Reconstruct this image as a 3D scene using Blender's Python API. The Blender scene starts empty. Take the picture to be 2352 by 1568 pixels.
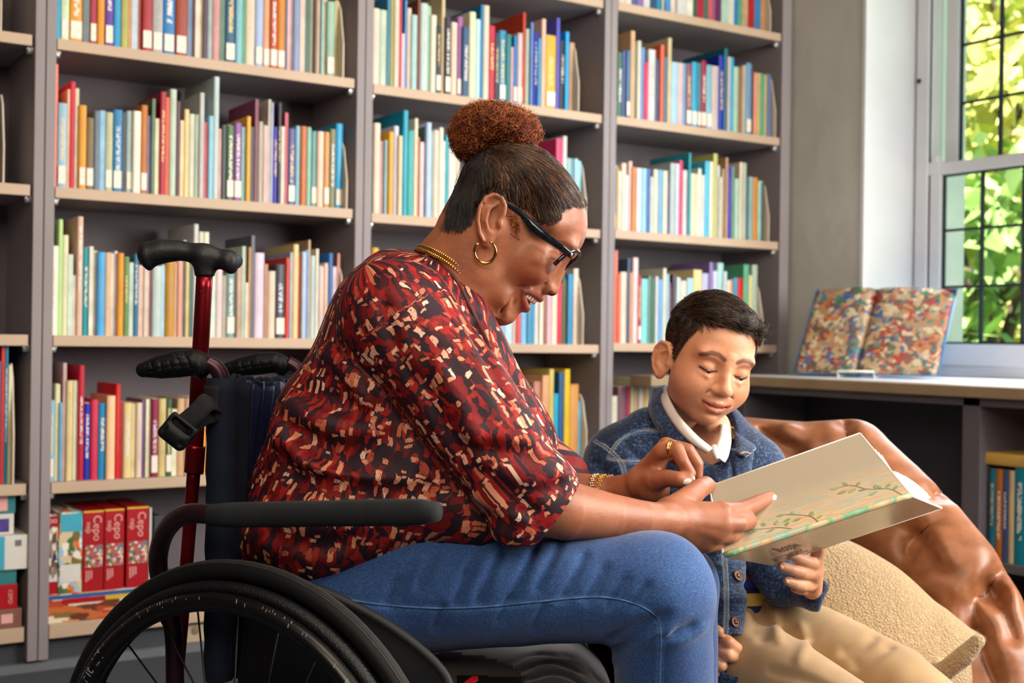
import bpy, bmesh, math, random
import numpy as np
from mathutils import Vector, Matrix, Quaternion, noise as mnoise

# ---------------------------------------------------------------- camera, world, lights, exposure
S = bpy.context.scene
COL = S.collection
W, HT, F = 2352.0, 1568.0, 2913.0
H = 0.86
AZ, ROLL = math.radians(32.8), math.radians(0.8)
FWD = np.array([math.sin(AZ), math.cos(AZ), 0.0])
R0 = np.array([math.cos(AZ), -math.sin(AZ), 0.0])
ZUP = np.array([0.0, 0.0, 1.0])
RGT = math.cos(ROLL) * R0 + math.sin(ROLL) * ZUP
UPV = math.cos(ROLL) * ZUP - math.sin(ROLL) * R0
CAM = np.array([0.0, 0.0, H])

cam_data = bpy.data.cameras.new('camera')
cam = bpy.data.objects.new('camera', cam_data)
COL.objects.link(cam)
M = Matrix.Identity(4)
for i in range(3):
    M[i][0], M[i][1], M[i][2], M[i][3] = RGT[i], UPV[i], -FWD[i], CAM[i]
cam.matrix_world = M
cam_data.sensor_width = 36.0
cam_data.lens = 36.0 * F / W
cam_data.clip_start = 0.05
cam_data.clip_end = 200
cam_data.dof.use_dof = True
cam_data.dof.focus_distance = 1.66
cam_data.dof.aperture_fstop = 6.3
S.camera = cam

S.view_settings.view_transform = 'Standard'
S.view_settings.look = 'None'
S.view_settings.gamma = 1.0
S.view_settings.use_curve_mapping = False
S.view_settings.exposure = 0.0
try:
    S.cycles.use_denoising = True
    S.cycles.max_bounces = 8
    S.cycles.transparent_max_bounces = 12
except Exception:
    pass

world = bpy.data.worlds.new('world')
S.world = world
world.use_nodes = True
nt = world.node_tree
bgn = nt.nodes['Background']
sky = nt.nodes.new('ShaderNodeTexSky')
sky.sky_type = 'HOSEK_WILKIE'
sky.turbidity = 4.0
sky.ground_albedo = 0.4
sky.sun_direction = Vector((-0.35, -0.45, 0.82)).normalized()
nt.links.new(sky.outputs[0], bgn.inputs[0])
bgn.inputs[1].default_value = 4.5


def lamp(name, kind, loc, energy, color, aim=None, size=None, size_y=None, angle=None):
    d = bpy.data.lights.new(name, kind)
    d.energy = energy
    d.color = color
    if kind == 'AREA':
        d.shape = 'RECTANGLE'
        d.size = size
        d.size_y = size_y or size
    if angle is not None:
        d.angle = angle
    o = bpy.data.objects.new(name, d)
    COL.objects.link(o)
    o.location = loc
    if aim is not None:
        o.rotation_euler = (Vector(aim) - Vector(loc)).to_track_quat('-Z', 'Y').to_euler()
    return o


SUN = lamp('sun', 'SUN', (0, 0, 8), 20.0, (1.0, 0.95, 0.86), aim=(3.5, 4.5, -0.2), angle=0.01)
# key lamp added for assumed daylight from an unseen window; hangs inside the room
lamp('assumed_window_key', 'AREA', (3.05, -0.05, 1.65), 195, (1.0, 0.94, 0.86), aim=(1.0, 2.0, 0.75), size=1.7, size_y=1.6)
# daylight of the window in view
lamp('daylight_window_far', 'AREA', (3.42, 2.35, 1.55), 26, (0.86, 0.93, 1.0), aim=(1.5, 1.8, 0.8), size=1.0, size_y=1.4)
# two warm fill lamps added to light the room; no fittings modelled
lamp('warm_fill', 'AREA', (0.9, 0.75, 2.80), 28, (1.0, 0.83, 0.64), aim=(1.0, 1.6, 0.3), size=1.2, size_y=1.2)
lamp('warm_fill_rear', 'AREA', (-0.6, -0.7, 2.3), 48, (1.0, 0.84, 0.68), aim=(1.4, 2.6, 0.85), size=1.5, size_y=1.2)

# ---------------------------------------------------------------- helpers: view rays -> world points
def P(px, py, d):
    return CAM + d * (FWD + RGT * ((px - W / 2) / F) + UPV * (-(py - HT / 2) / F))

def XatYZ(px, Y, Z):
    """X of the point with this Y and Z that is seen in column px."""
    k = (px - W / 2)
    a = RGT * F - FWD * k
    return -(a[1] * Y + a[2] * (Z - H)) / a[0]

def YatXZ(px, X, Z):
    k = (px - W / 2)
    a = RGT * F - FWD * k
    return -(a[0] * X + a[2] * (Z - H)) / a[1]

def ZatXY(py, X, Y):
    k = -(py - HT / 2)
    a = UPV * F - FWD * k
    return H - (a[0] * X + a[1] * Y) / a[2]

def s2l(c):
    return c / 12.92 if c <= 0.04045 else ((c + 0.055) / 1.055) ** 2.4

def hexc(h):
    if len(h) == 3:
        h = ''.join(c * 2 for c in h)
    return tuple(s2l(int(h[i:i + 2], 16) / 255.0) for i in (0, 2, 4)) + (1.0,)

# ---------------------------------------------------------------- helpers: materials
MATS = {}

class NT:
    """short hand for a material's node tree"""
    def __init__(self, name):
        self.m = bpy.data.materials.new(name)
        self.m.use_nodes = True
        self.t = self.m.node_tree
        self.b = self.t.nodes['Principled BSDF']
    def n(self, kind, **kw):
        x = self.t.nodes.new('ShaderNode' + kind)
        for k, v in kw.items():
            setattr(x, k, v)
        return x
    def l(self, a, b):
        self.t.links.new(a, b)
    def val(self, node, **kw):
        for k, v in kw.items():
            node.inputs[k].default_value = v
        return node
    def math(self, op, a, b=None, clamp=False):
        x = self.n('Math', operation=op)
        x.use_clamp = clamp
        for i, v in enumerate((a, b)):
            if v is None:
                continue
            if isinstance(v, (int, float)):
                x.inputs[i].default_value = v
            else:
                self.l(v, x.inputs[i])
        return x.outputs[0]
    def mix(self, fac, a, b, blend='MIX'):
        x = self.n('Mix', data_type='RGBA', blend_type=blend)
        for sock, v in ((x.inputs[0], fac), (x.inputs[6], a), (x.inputs[7], b)):
            if isinstance(v, (int, float)):
                sock.default_value = v
            elif isinstance(v, tuple):
                sock.default_value = v
            else:
                self.l(v, sock)
        return x.outputs[2]
    def noise(self, vec=None, scale=5.0, detail=2.0, rough=0.5, dist=0.0):
        x = self.n('TexNoise')
        self.val(x, Scale=scale, Detail=detail, Roughness=rough, Distortion=dist)
        if vec is not None:
            self.l(vec, x.inputs['Vector'])
        return x
    def ramp(self, fac, stops, interp='LINEAR'):
        x = self.n('ValToRGB')
        x.color_ramp.interpolation = interp
        el = x.color_ramp.elements
        while len(el) < len(stops):
            el.new(0.5)
        for e, (p, c) in zip(el, stops):
            e.position = p
            e.color = c
        self.l(fac, x.inputs[0])
        return x.outputs[0]
    def bump(self, height, strength=0.3, dist=0.002, normal=None):
        x = self.n('Bump')
        self.val(x, Strength=strength, Distance=dist)
        self.l(height, x.inputs['Height'])
        if normal is not None:
            self.l(normal, x.inputs['Normal'])
        self.l(x.outputs[0], self.b.inputs['Normal'])
        return x.outputs[0]
    def coord(self, which='Object'):
        return self.n('TexCoord').outputs[which]
    def mapping(self, vec, scale=(1, 1, 1), rot=(0, 0, 0), loc=(0, 0, 0)):
        x = self.n('Mapping')
        self.l(vec, x.inputs[0])
        self.val(x, Scale=scale, Rotation=rot, Location=loc)
        return x.outputs[0]
    def base(self, v):
        if isinstance(v, tuple):
            self.b.inputs['Base Color'].default_value = v
        else:
            self.l(v, self.b.inputs['Base Color'])

def mat(name, col, rough=0.5, metal=0.0, var=0.06, scale=8.0, bump=0.0, bscale=60.0, spec=0.5, coat=0.0, sheen=0.0, bdist=0.002, alpha=1.0):
    """plain procedural material: base colour with soft variation and optional fine relief"""
    if name in MATS:
        return MATS[name]
    t = NT(name)
    c = hexc(col) if isinstance(col, str) else col
    if var > 0:
        nz = t.noise(t.coord(), scale, 3.0)
        lo = tuple(x * (1 - var * 2) for x in c[:3]) + (1,)
        hi = tuple(min(1, x * (1 + var * 2)) for x in c[:3]) + (1,)
        t.base(t.ramp(nz.outputs[0], [(0.3, lo), (0.7, hi)]))
    else:
        t.base(c)
    t.val(t.b, Roughness=rough, Metallic=metal)
    t.b.inputs['Specular IOR Level'].default_value = spec
    if coat:
        t.b.inputs['Coat Weight'].default_value = coat
    if sheen:
        t.b.inputs['Sheen Weight'].default_value = sheen
        t.b.inputs['Sheen Roughness'].default_value = 0.5
    if bump > 0:
        nb = t.noise(t.coord(), bscale, 2.0)
        t.bump(nb.outputs[0], bump, bdist)
    MATS[name] = t.m
    return t.m

# ---------------------------------------------------------------- helpers: objects
def tag(o, label=None, cat=None, group=None, kind=None):
    if label: o['label'] = label
    if cat: o['category'] = cat
    if group: o['group'] = group
    if kind: o['kind'] = kind
    return o

def empty(name, loc=(0, 0, 0), **kw):
    o = bpy.data.objects.new(name, None)
    o.empty_display_size = 0.1
    COL.objects.link(o)
    o.location = [float(x) for x in loc]
    return tag(o, **kw)

def put(name, me, material=None, parent=None, **kw):
    o = bpy.data.objects.new(name, me)
    COL.objects.link(o)
    if material is not None:
        for m in (material if isinstance(material, (list, tuple)) else [material]):
            me.materials.append(m)
    if parent is not None:
        o.parent = parent
        o.matrix_parent_inverse = parent.matrix_basis.inverted()   # geometry is written in world space
    return tag(o, **kw)

def smooth(me, on=True):
    me.polygons.foreach_set('use_smooth', [on] * len(me.polygons))
    me.update()

class G:
    """collects geometry (world space) and makes one mesh of it"""
    def __init__(self):
        self.v, self.f, self.mi, self.sm = [], [], [], []
        self.cur = 0
    def add(self, vs, fs, sm=False):
        b = len(self.v)
        self.v += [tuple(float(c) for c in p) for p in vs]
        for q in fs:
            self.f.append(tuple(b + i for i in q))
            self.mi.append(self.cur)
            self.sm.append(sm)
        return self
    def box(self, lo, hi, bev=0.0):
        x0, y0, z0 = lo
        x1, y1, z1 = hi
        if bev <= 0:
            vs = [(x, y, z) for z in (z0, z1) for y in (y0, y1) for x in (x0, x1)]
            fs = [(0, 2, 3, 1), (4, 5, 7, 6), (0, 1, 5, 4), (2, 6, 7, 3), (0, 4, 6, 2), (1, 3, 7, 5)]
            return self.add(vs, fs)
        bm = bmesh.new()
        bmesh.ops.create_cube(bm, size=1.0)
        for v in bm.verts:
            v.co = Vector(((x0 + x1) / 2 + v.co.x * (x1 - x0), (y0 + y1) / 2 + v.co.y * (y1 - y0), (z0 + z1) / 2 + v.co.z * (z1 - z0)))
        bmesh.ops.bevel(bm, geom=bm.edges[:], offset=bev, segments=2, affect='EDGES', profile=0.6)
        return self.bm(bm)
    def bm(self, bm, mtx=None, sm=False):
        bm.verts.ensure_lookup_table()
        bm.verts.index_update()
        vs = [(mtx @ v.co) if mtx else v.co for v in bm.verts]
        self.add([tuple(v) for v in vs], [[v.index for v in f.verts] for f in bm.faces], sm)
        bm.free()
        return self
    def prism(self, poly, axis, a, b):
        """poly: list of 2D points extruded along axis ('x','y','z') from a to b"""
        n = len(poly)
        def mk(p, t):
            return {'x': (t, p[0], p[1]), 'y': (p[0], t, p[1]), 'z': (p[0], p[1], t)}[axis]
        vs = [mk(p, a) for p in poly] + [mk(p, b) for p in poly]
        fs = [tuple(range(n))[::-1], tuple(range(n, 2 * n))] + [(i, (i + 1) % n, n + (i + 1) % n, n + i) for i in range(n)]
        return self.add(vs, fs)
    def tube(self, pts, r, seg=10, cap=True, closed=False, flat=None, sm=True):
        """round tube through pts; r a number or one per point; flat=(axis vec, ratio) squashes it"""
        pts = [np.array(p, float) for p in pts]
        n = len(pts)
        rs = [r] * n if isinstance(r, (int, float)) else list(r)
        ups = None
        rings = []
        for i in range(n):
            a = pts[(i - 1) % n] if (closed or i > 0) else pts[i]
            b = pts[(i + 1) % n] if (closed or i < n - 1) else pts[i]
            t = b - a
            L = np.linalg.norm(t)
            t = t / L if L > 1e-9 else np.array([0, 0, 1.0])
            if ups is None:
                ref = np.array([0, 0, 1.0]) if abs(t[2]) < 0.9 else np.array([1.0, 0, 0])
                u = np.cross(ref, t)
            else:
                u = ups - t * np.dot(ups, t)
            u = u / np.linalg.norm(u)
            ups = u
            w = np.cross(t, u)
            ring = []
            for k in range(seg):
                an = 2 * math.pi * k / seg
                off = (u * math.cos(an) + w * math.sin(an)) * rs[i]
                if flat is not None:
                    ax = np.array(flat[0], float)
                    ax = ax / np.linalg.norm(ax)
                    off = off - ax * np.dot(off, ax) * (1 - flat[1])
                ring.append(pts[i] + off)
            rings.append(ring)
        vs = [p for ring in rings for p in ring]
        fs = []
        m = n if closed else n - 1
        for i in range(m):
            j = (i + 1) % n
            for k in range(seg):
                k2 = (k + 1) % seg
                fs.append((i * seg + k, i * seg + k2, j * seg + k2, j * seg + k))
        if cap and not closed:
            fs.append(tuple(range(seg))[::-1])
            fs.append(tuple((n - 1) * seg + k for k in range(seg)))
        return self.add(vs, fs, sm)
    def grid(self, pts, sm=True, closed_u=False):
        """pts[i][j] lattice"""
        n, m = len(pts), len(pts[0])
        fs = []
        for i in range(n if closed_u else n - 1):
            i2 = (i + 1) % n
            for j in range(m - 1):
                fs.append((i * m + j, i2 * m + j, i2 * m + j + 1, i * m + j + 1))
        return self.add([p for row in pts for p in row], fs, sm)
    def lathe(self, prof, centre, axis, seg=24, sm=True):
        """prof: (radius, height) pairs about axis through centre"""
        ax = np.array(axis, float); ax /= np.linalg.norm(ax)
        ref = np.array([0, 0, 1.0]) if abs(ax[2]) < 0.9 else np.array([1.0, 0, 0])
        u = np.cross(ref, ax); u /= np.linalg.norm(u)
        w = np.cross(ax, u)
        c = np.array(centre, float)
        vs, fs = [], []
        for (r, h) in prof:
            for k in range(seg):
                a = 2 * math.pi * k / seg
                vs.append(c + ax * h + (u * math.cos(a) + w * math.sin(a)) * r)
        for i in range(len(prof) - 1):
            for k in range(seg):
                k2 = (k + 1) % seg
                fs.append((i * seg + k, i * seg + k2, (i + 1) * seg + k2, (i + 1) * seg + k))
        fs.append(tuple(range(seg))[::-1])
        fs.append(tuple((len(prof) - 1) * seg + k for k in range(seg)))
        return self.add(vs, fs, sm)
    def mesh(self, name):
        me = bpy.data.meshes.new(name)
        me.from_pydata(self.v, [], self.f)
        me.polygons.foreach_set('use_smooth', self.sm)
        me.polygons.foreach_set('material_index', self.mi)
        me.update()
        return me
    def put(self, name, material=None, parent=None, **kw):
        return put(name, self.mesh(name), material, parent, **kw)

def box_obj(name, lo, hi, material, parent=None, bev=0.0, **kw):
    return G().box(lo, hi, bev).put(name, material, parent, **kw)

def bez(pts, n=8, closed=False):
    """Catmull-Rom through pts"""
    pts = [np.array(p, float) for p in pts]
    out = []
    N = len(pts)
    for i in range(N if closed else N - 1):
        p1, p2 = pts[i], pts[(i + 1) % N]
        p0 = pts[(i - 1) % N] if (closed or i > 0) else 2 * p1 - p2
        p3 = pts[(i + 2) % N] if (closed or i + 2 < N) else 2 * p2 - p1
        for k in range(n):
            t = k / n
            out.append(0.5 * ((2 * p1) + (-p0 + p2) * t + (2 * p0 - 5 * p1 + 4 * p2 - p3) * t * t + (-p0 + 3 * p1 - 3 * p2 + p3) * t ** 3))
    if not closed:
        out.append(pts[-1])
    return out
# ---------------------------------------------------------------- the room
YF = 3.365            # front plane of the bookcases
XW = 3.385            # face of the window wall
M_wall = mat('wall_paint', 'c0beb6', 0.85, var=0.05, scale=2.5, bump=0.25, bscale=14, bdist=0.01)
M_trim = mat('trim_paint', 'd9dade', 0.45, var=0.03, scale=3)
M_ceil = mat('ceiling_paint', '9a958c', 0.9, var=0.02)
M_room = mat('room_wall_paint', '6a645e', 0.9, var=0.03)

t = NT('carpet')
nz = t.noise(t.coord(), 220, 3)
st = t.n('TexWave', wave_type='BANDS', bands_direction='DIAGONAL')
t.val(st, Scale=60.0, Distortion=2.0)
t.l(t.coord(), st.inputs[0])
mx = t.math('ADD', t.math('MULTIPLY', nz.outputs[0], 0.6), t.math('MULTIPLY', st.outputs[1], 0.4))
t.base(t.ramp(mx, [(0.25, hexc('22262e')), (0.75, hexc('565a62'))]))
t.val(t.b, Roughness=0.95)
t.bump(mx, 0.5, 0.004)
M_carpet = t.m

box_obj('floor', (-4.2, -3.2, -0.1), (3.7, 3.75, 0.0), M_carpet, kind='structure')
box_obj('ceiling', (-4.2, -3.2, 2.9), (3.7, 3.75, 3.0), M_ceil, kind='structure')
box_obj('wall_back', (-4.2, 3.70, 0.0), (3.7, 3.80, 2.9), M_room, kind='structure')
box_obj('wall_left', (-4.3, -3.2, 0.0), (-4.2, 3.75, 2.9), M_room, kind='structure')
box_obj('wall_front', (-4.2, -3.3, 0.0), (3.7, -3.2, 2.9), M_room, kind='structure')
# window wall with the window opening
WY0, WY1 = 1.93, YatXZ(1974, XW, H)       # opening between these Y
WZ0, WZ1 = 0.76, 2.55
XO = XW + 0.36                             # outside face
g = G()
g.box((XW, -3.2, 0), (XO, WY0, 2.9))
g.box((XW, WY1, 0), (XO, 3.75, 2.9))
g.box((XW, WY0, 0), (XO, WY1, WZ0 - 0.04))
g.box((XW, WY0, WZ1), (XO, WY1, 2.9))
g.put('wall_right', M_wall, kind='structure')

# reveal lining, sash box and casing of the window
win = empty('window_1', (XO, (WY0 + WY1) / 2, WZ0), kind='structure')
XS = XO - 0.085                            # inner face of the sash box
g = G()
g.box((XW - 0.004, WY1 - 0.014, WZ0), (XS, WY1, WZ1))
g.box((XW - 0.004, WY0, WZ0), (XS, WY0 + 0.014, WZ1))
g.box((XW, WY0, WZ1 - 0.014), (XS, WY1, WZ1))
g.put('reveal_lining', M_trim, win)
Y1 = WY1 - 0.014
Y0 = WY0 + 0.014
def rect_frame(name, x0, x1, y0, y1, z0, z1, wl, wr, wb, wt, parent, m=M_trim, bev=0.004):
    g = G()
    g.box((x0, y1 - wl, z0), (x1, y1, z1), bev)
    g.box((x0, y0, z0), (x1, y0 + wr, z1), bev)
    g.box((x0, y0 + wr, z0), (x1, y1 - wl, z0 + wb), bev)
    g.box((x0, y0 + wr, z1 - wt), (x1, y1 - wl, z1), bev)
    return g.put(name, m, parent)
# stepped casing: a wide flat board, then two stops
g = G()
yA = YatXZ(2052, XS, H)
yB = YatXZ(2110, XS, H)
yC = YatXZ(2137, XS, H)
g.box((XS - 0.012, yB, WZ0), (XS + 0.06, Y1, WZ1), 0.004)
g.box((XS - 0.03, yC, WZ0), (XS + 0.05, yB, WZ1), 0.003)
g.box((XS - 0.022, yC - 0.0, WZ0), (XS - 0.012, yC + 0.016, WZ1))
g.box((XS - 0.012, Y0, WZ0), (XS + 0.06, Y0 + 0.11, WZ1), 0.004)
g.put('casing', M_trim, win)
ZM = ZatXY(378, XS, 2.75)                  # meeting rail
ZB = ZatXY(790, XS, 2.75)                  # bottom of the lower glass
M_lead = mat('lead_bar', '20262c', 0.6, var=0.05)
t = NT('window_glass')
t.b.inputs['Base Color'].default_value = (1, 1, 1, 1)
t.val(t.b, Roughness=0.0, IOR=1.0)
t.b.inputs['Transmission Weight'].default_value = 1.0
M_glass = t.m
yL = YatXZ(2163, XS, H)                    # left edge of the lower glass
yU = YatXZ(2199, XS + 0.045, H)            # left edge of the upper glass
def sash(name, x0, x1, ya, yb, z0, z1, wl, wb, wt, ym, zrows):
    s = empty(name, (x0, ya, z0))
    s.parent = win
    s.matrix_parent_inverse = win.matrix_basis.inverted()
    g = G()
    g.box((x0, ya - wl * 0 , z0), (x1, ya + wl, z1), 0.005)
    g.box((x0, yb - 0.05, z0), (x1, yb, z1), 0.005)
    g.box((x0, yb, z0), (x1, ya, z0 + wb), 0.005)
    g.box((x0, yb, z1 - wt), (x1, ya, z1), 0.005)
    g.put('sash_frame', M_trim, s)
    xm = (x0 + x1) / 2
    G().box((xm - 0.002, yb, z0 + wb), (xm + 0.002, ya, z1 - wt)).put('pane', M_glass, s)
    # dark putty line round the glass
    rect_frame('glazing_bead', xm - 0.006, xm + 0.006, yb, ya, z0 + wb, z1 - wt, 0.008, 0.008, 0.007, 0.007, s, M_lead, 0)
    for y in ym:
        G().box((xm - 0.006, y - 0.0055, z0 + wb), (xm + 0.006, y + 0.0055, z1 - wt)).put('muntin', M_lead, s)
    for z in zrows:
        G().box((xm - 0.005, yb, z - 0.0045), (xm + 0.005, ya, z + 0.0045)).put('glazing_bar', M_lead, s)
    return s
pw = yL - YatXZ(2253, XS, H)
ym = [yL - pw * k for k in range(1, 6)]
ym = [y for y in ym if y > Y0 + 0.2]
yEnd = Y0 + 0.12
zr = [ZatXY(p, XS, yL - 0.1) for p in (526, 658)]
sash('lower_sash', XS - 0.02, XS + 0.018, yL, yEnd, ZB - 0.075, ZM + 0.022, 0.045, 0.075, 0.042, ym, zr)
pu = yU - YatXZ(2292, XS + 0.045, H)
ym2 = [yU - pu * k for k in range(1, 7)]
ym2 = [y for y in ym2 if y > Y0 + 0.2]
zu = [ZatXY(p, XS + 0.04, yU - 0.1) for p in (228, 92)]
zu += [zu[1] + (zu[1] - zu[0]), zu[1] + 2 * (zu[1] - zu[0])]
sash('upper_sash', XS + 0.026, XS + 0.062, yU, yEnd, ZM - 0.015, WZ1 - 0.02, 0.05, 0.035, 0.05, ym2, zu)
# sash horn on the lower sash
g = G()
g.box((XS - 0.024, yL, ZM - 0.02), (XS + 0.02, yL + 0.05, ZM + 0.03), 0.008)
g.box((XS - 0.026, yL + 0.008, ZM + 0.02), (XS + 0.0, yL + 0.036, ZM + 0.048), 0.008)
g.put('sash_horn', M_trim, win)
G().tube([(XS - 0.02, yB - 0.012, 1.80), (XS - 0.036, yB - 0.012, 1.80)], 0.008).put('sash_catch', M_lead, win)
# inner sill board
G().box((XW - 0.002, WY0, WZ0 - 0.04), (XS + 0.03, WY1, WZ0), 0.004).put('window_sill', M_trim, win)
G().box((XS - 0.01, WY0 + 0.02, WZ0), (XS + 0.04, WY1 - 0.02, ZB - 0.07), 0.004).put('bottom_rail', M_trim, win)

# outside: pale rendered reveal post seen in the first panes, garden ground
M_render = mat('outside_render', 'e9ebee', 0.8, var=0.03)
yT = YatXZ(2211, XO + 0.16, H)
box_obj("trim_1", (XO, yT, 0.5), (XO + 0.16, WY1 + 0.4, 2.9), M_render, kind='structure')
M_grass = mat('garden_grass', '7fa34a', 0.9, var=0.3, scale=6)
box_obj('ground', (XO + 0.02, -16, -0.9), (34, 34, -0.6), M_grass, kind='structure')
# ---------------------------------------------------------------- garden trees beyond the window
def leaf_mat(name, c1, c2):
    t = NT(name)
    nz = t.noise(t.coord(), 3.0, 2)
    oi = t.n('TexCoord')
    t.base(t.ramp(nz.outputs[0], [(0.3, hexc(c1)), (0.7, hexc(c2))]))
    t.val(t.b, Roughness=0.6)
    t.b.inputs['Transmission Weight'].default_value = 0.0
    t.b.inputs['Subsurface Weight'].default_value = 0.0
    return t.m
M_leafA = leaf_mat('leaf_yellow_green', 'a6b64e', 'e6dc8c')
M_leafB = leaf_mat('leaf_green', '5e8a3e', 'a8c470')
M_bark = mat('bark', '5a4a3a', 0.9, var=0.2)
RNG = np.random.default_rng(7)

def tree(d, px, rad, zc, n, leaf, size, label, trunk=True):
    c = P(px, 784, d); c[2] = zc
    root = empty('garden_tree', (c[0], c[1], -0.6), label=label, cat='tree', group='trees in the garden outside')
    if trunk:
        g = G()
        g.tube([(c[0], c[1], -0.7), (c[0] + .05, c[1], zc * 0.4), (c[0], c[1] + .04, zc)], [0.16, 0.12, 0.05], 9)
        for k in range(7):
            a = k * 0.9
            e = c + np.array([math.cos(a), math.sin(a), 0.5 + 0.3 * math.sin(3 * a)]) * rad[0] * 0.6
            g.tube([(c[0], c[1], zc * 0.45 + 0.12 * k), tuple((c + e) / 2 + np.array([0, 0, -.1])), tuple(e)], [0.05, 0.035, 0.012], 6)
        g.put('trunk', M_bark, root)
    # leaf clumps: leaves gathered round random clump centres in the crown
    cl = RNG.normal(size=(max(8, n // 90), 3)); cl /= np.linalg.norm(cl, axis=1)[:, None]
    cl *= RNG.uniform(0.35, 1.0, (len(cl), 1))
    pc = cl[RNG.integers(0, len(cl), n)] + RNG.normal(size=(n, 3)) * 0.16
    pos = pc * np.array(rad) + c
    u = RNG.normal(size=(n, 3)); u /= np.linalg.norm(u, axis=1)[:, None]
    w = np.cross(u, RNG.normal(size=(n, 3))); w /= np.linalg.norm(w, axis=1)[:, None]
    s = RNG.uniform(0.6, 1.3, (n, 1)) * size
    vs = np.stack([pos - u * s, pos + w * s * 0.5, pos + u * s, pos - w * s * 0.5], 1).reshape(-1, 3)
    g = G()
    g.v = [tuple(x) for x in vs.tolist()]
    g.f = [(4 * i, 4 * i + 1, 4 * i + 2, 4 * i + 3) for i in range(n)]
    g.mi = [0] * n; g.sm = [False] * n
    g.put('crown', leaf, root, kind='stuff')
    return root
tree(9.0, 2330, (2.0, 2.0, 1.7), 2.9, 2300, M_leafA, 0.12, 'yellow-green leafy tree seen through the upper panes of the window')
tree(7.0, 2265, (0.9, 0.9, 1.0), 1.1, 1100, M_leafB, 0.09, 'small green bush-like tree seen low through the window left of the middle bar')
tree(12.0, 2480, (2.6, 2.6, 2.4), 2.4, 2300, M_leafB, 0.15, 'darker green tree farther off behind the window panes')
tree(8.0, 2400, (1.1, 1.1, 0.9), 0.5, 1500, M_leafA, 0.09, 'pale shrub seen through the lowest window panes')
tree(15.0, 2210, (2.5, 2.5, 2.6), 3.4, 1900, M_leafA, 0.17, 'tall pale tree far off at the left edge of the window glass')

# ---------------------------------------------------------------- the bookcases
M_case = mat('bookcase_paint', '8d8486', 0.55, var=0.03, scale=3, bump=0.05, bscale=90)
M_back = mat('bookcase_back', '645d63', 0.7, var=0.03, scale=3)
M_edge = mat('shelf_edge', 'c0a68d', 0.5, var=0.03, scale=4)
M_clip = mat('shelf_clip', 'd8d8d6', 0.3, metal=0.6, var=0.02)
M_bookend = mat('bookend_metal', 'd8c8b2', 0.45, var=0.03)
BACK = 3.68
SZ = [H + 1.14, H + 0.76, H + 0.38, H + 0.0, H - 0.378, H - 0.742]
def shelf_z(bay, row):
    return SZ[row] - (0.007 if bay == 2 and row < 4 else 0.0) - (0.004 if bay == 3 and row < 3 else 0)
XU = [-0.13, 0.77, 1.67, 2.57, 3.32]         # clear left edges of the bays; bay 0..3
UP = 0.052
CASE_LABEL = ['grey bookcase bay cut off by the left edge, with boxes on its lower shelves',
              'grey bookcase bay with five full shelves behind the wheelchair',
              'grey bookcase bay behind the seated woman\'s head',
              'narrow grey bookcase bay in the corner behind the boy']
def xright(b):
    return XU[b + 1] - UP if b < 3 else 3.326
for b in range(4):
    x0, x1 = XU[b], xright(b)
    root = empty('bookcase', ((x0 + x1) / 2, YF, 0), label=CASE_LABEL[b], cat='bookcase', group='grey bookcases along the back wall')
    hw = UP / 2 - 0.0012
    for (xa, xb) in ((x0 - hw, x0), (x1, x1 + (hw if b < 3 else 0.045))):
        g = G().box((xa, YF, 0.03), (xb, 3.695, 2.6), 0.002)
        g.put('side_panel', M_case, root)
    box_obj('back_panel', (x0, BACK, 0.05), (x1, 3.695, 2.6), M_back, root)
    for r, z in enumerate(SZ):
        z = shelf_z(b, r)
        th = 0.028 if r < 5 else 0.036
        o = G().box((x0 + 0.002, YF + 0.012, z - th), (x1 - 0.004, BACK, z), 0.0015).put('shelf', M_case, root)
        e = G().box((x0 + 0.002, YF + 0.001, z - th), (x1 - 0.008, YF + 0.012, z), 0.0015).put('shelf_edge', M_edge, o)
        if r < 5:
            for xc, sg in ((x0, 1), (x1, -1)):
                g = G()
                g.tube([(xc, YF + 0.03, z - th - 0.008), (xc + sg * 0.014, YF + 0.03, z - th - 0.008)], 0.008, 10)
                g.box((min(xc, xc + sg * 0.016), YF + 0.02, z - th - 0.006), (max(xc, xc + sg * 0.016), YF + 0.04, z - th), 0.001)
                g.put('shelf_clip', M_clip, root)
    box_obj('plinth', (x0 - hw, YF + 0.035, 0.0), (x1 + hw, YF + 0.06, SZ[5] - 0.036), mat('plinth_paint', '3a3e46', 0.6), root)
box_obj('baseboard_back', (-4.2, YF + 0.012, 0.0), (3.3, YF + 0.034, 0.022), mat('vinyl_strip', '6a6e74', 0.6), kind='structure')

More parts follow.
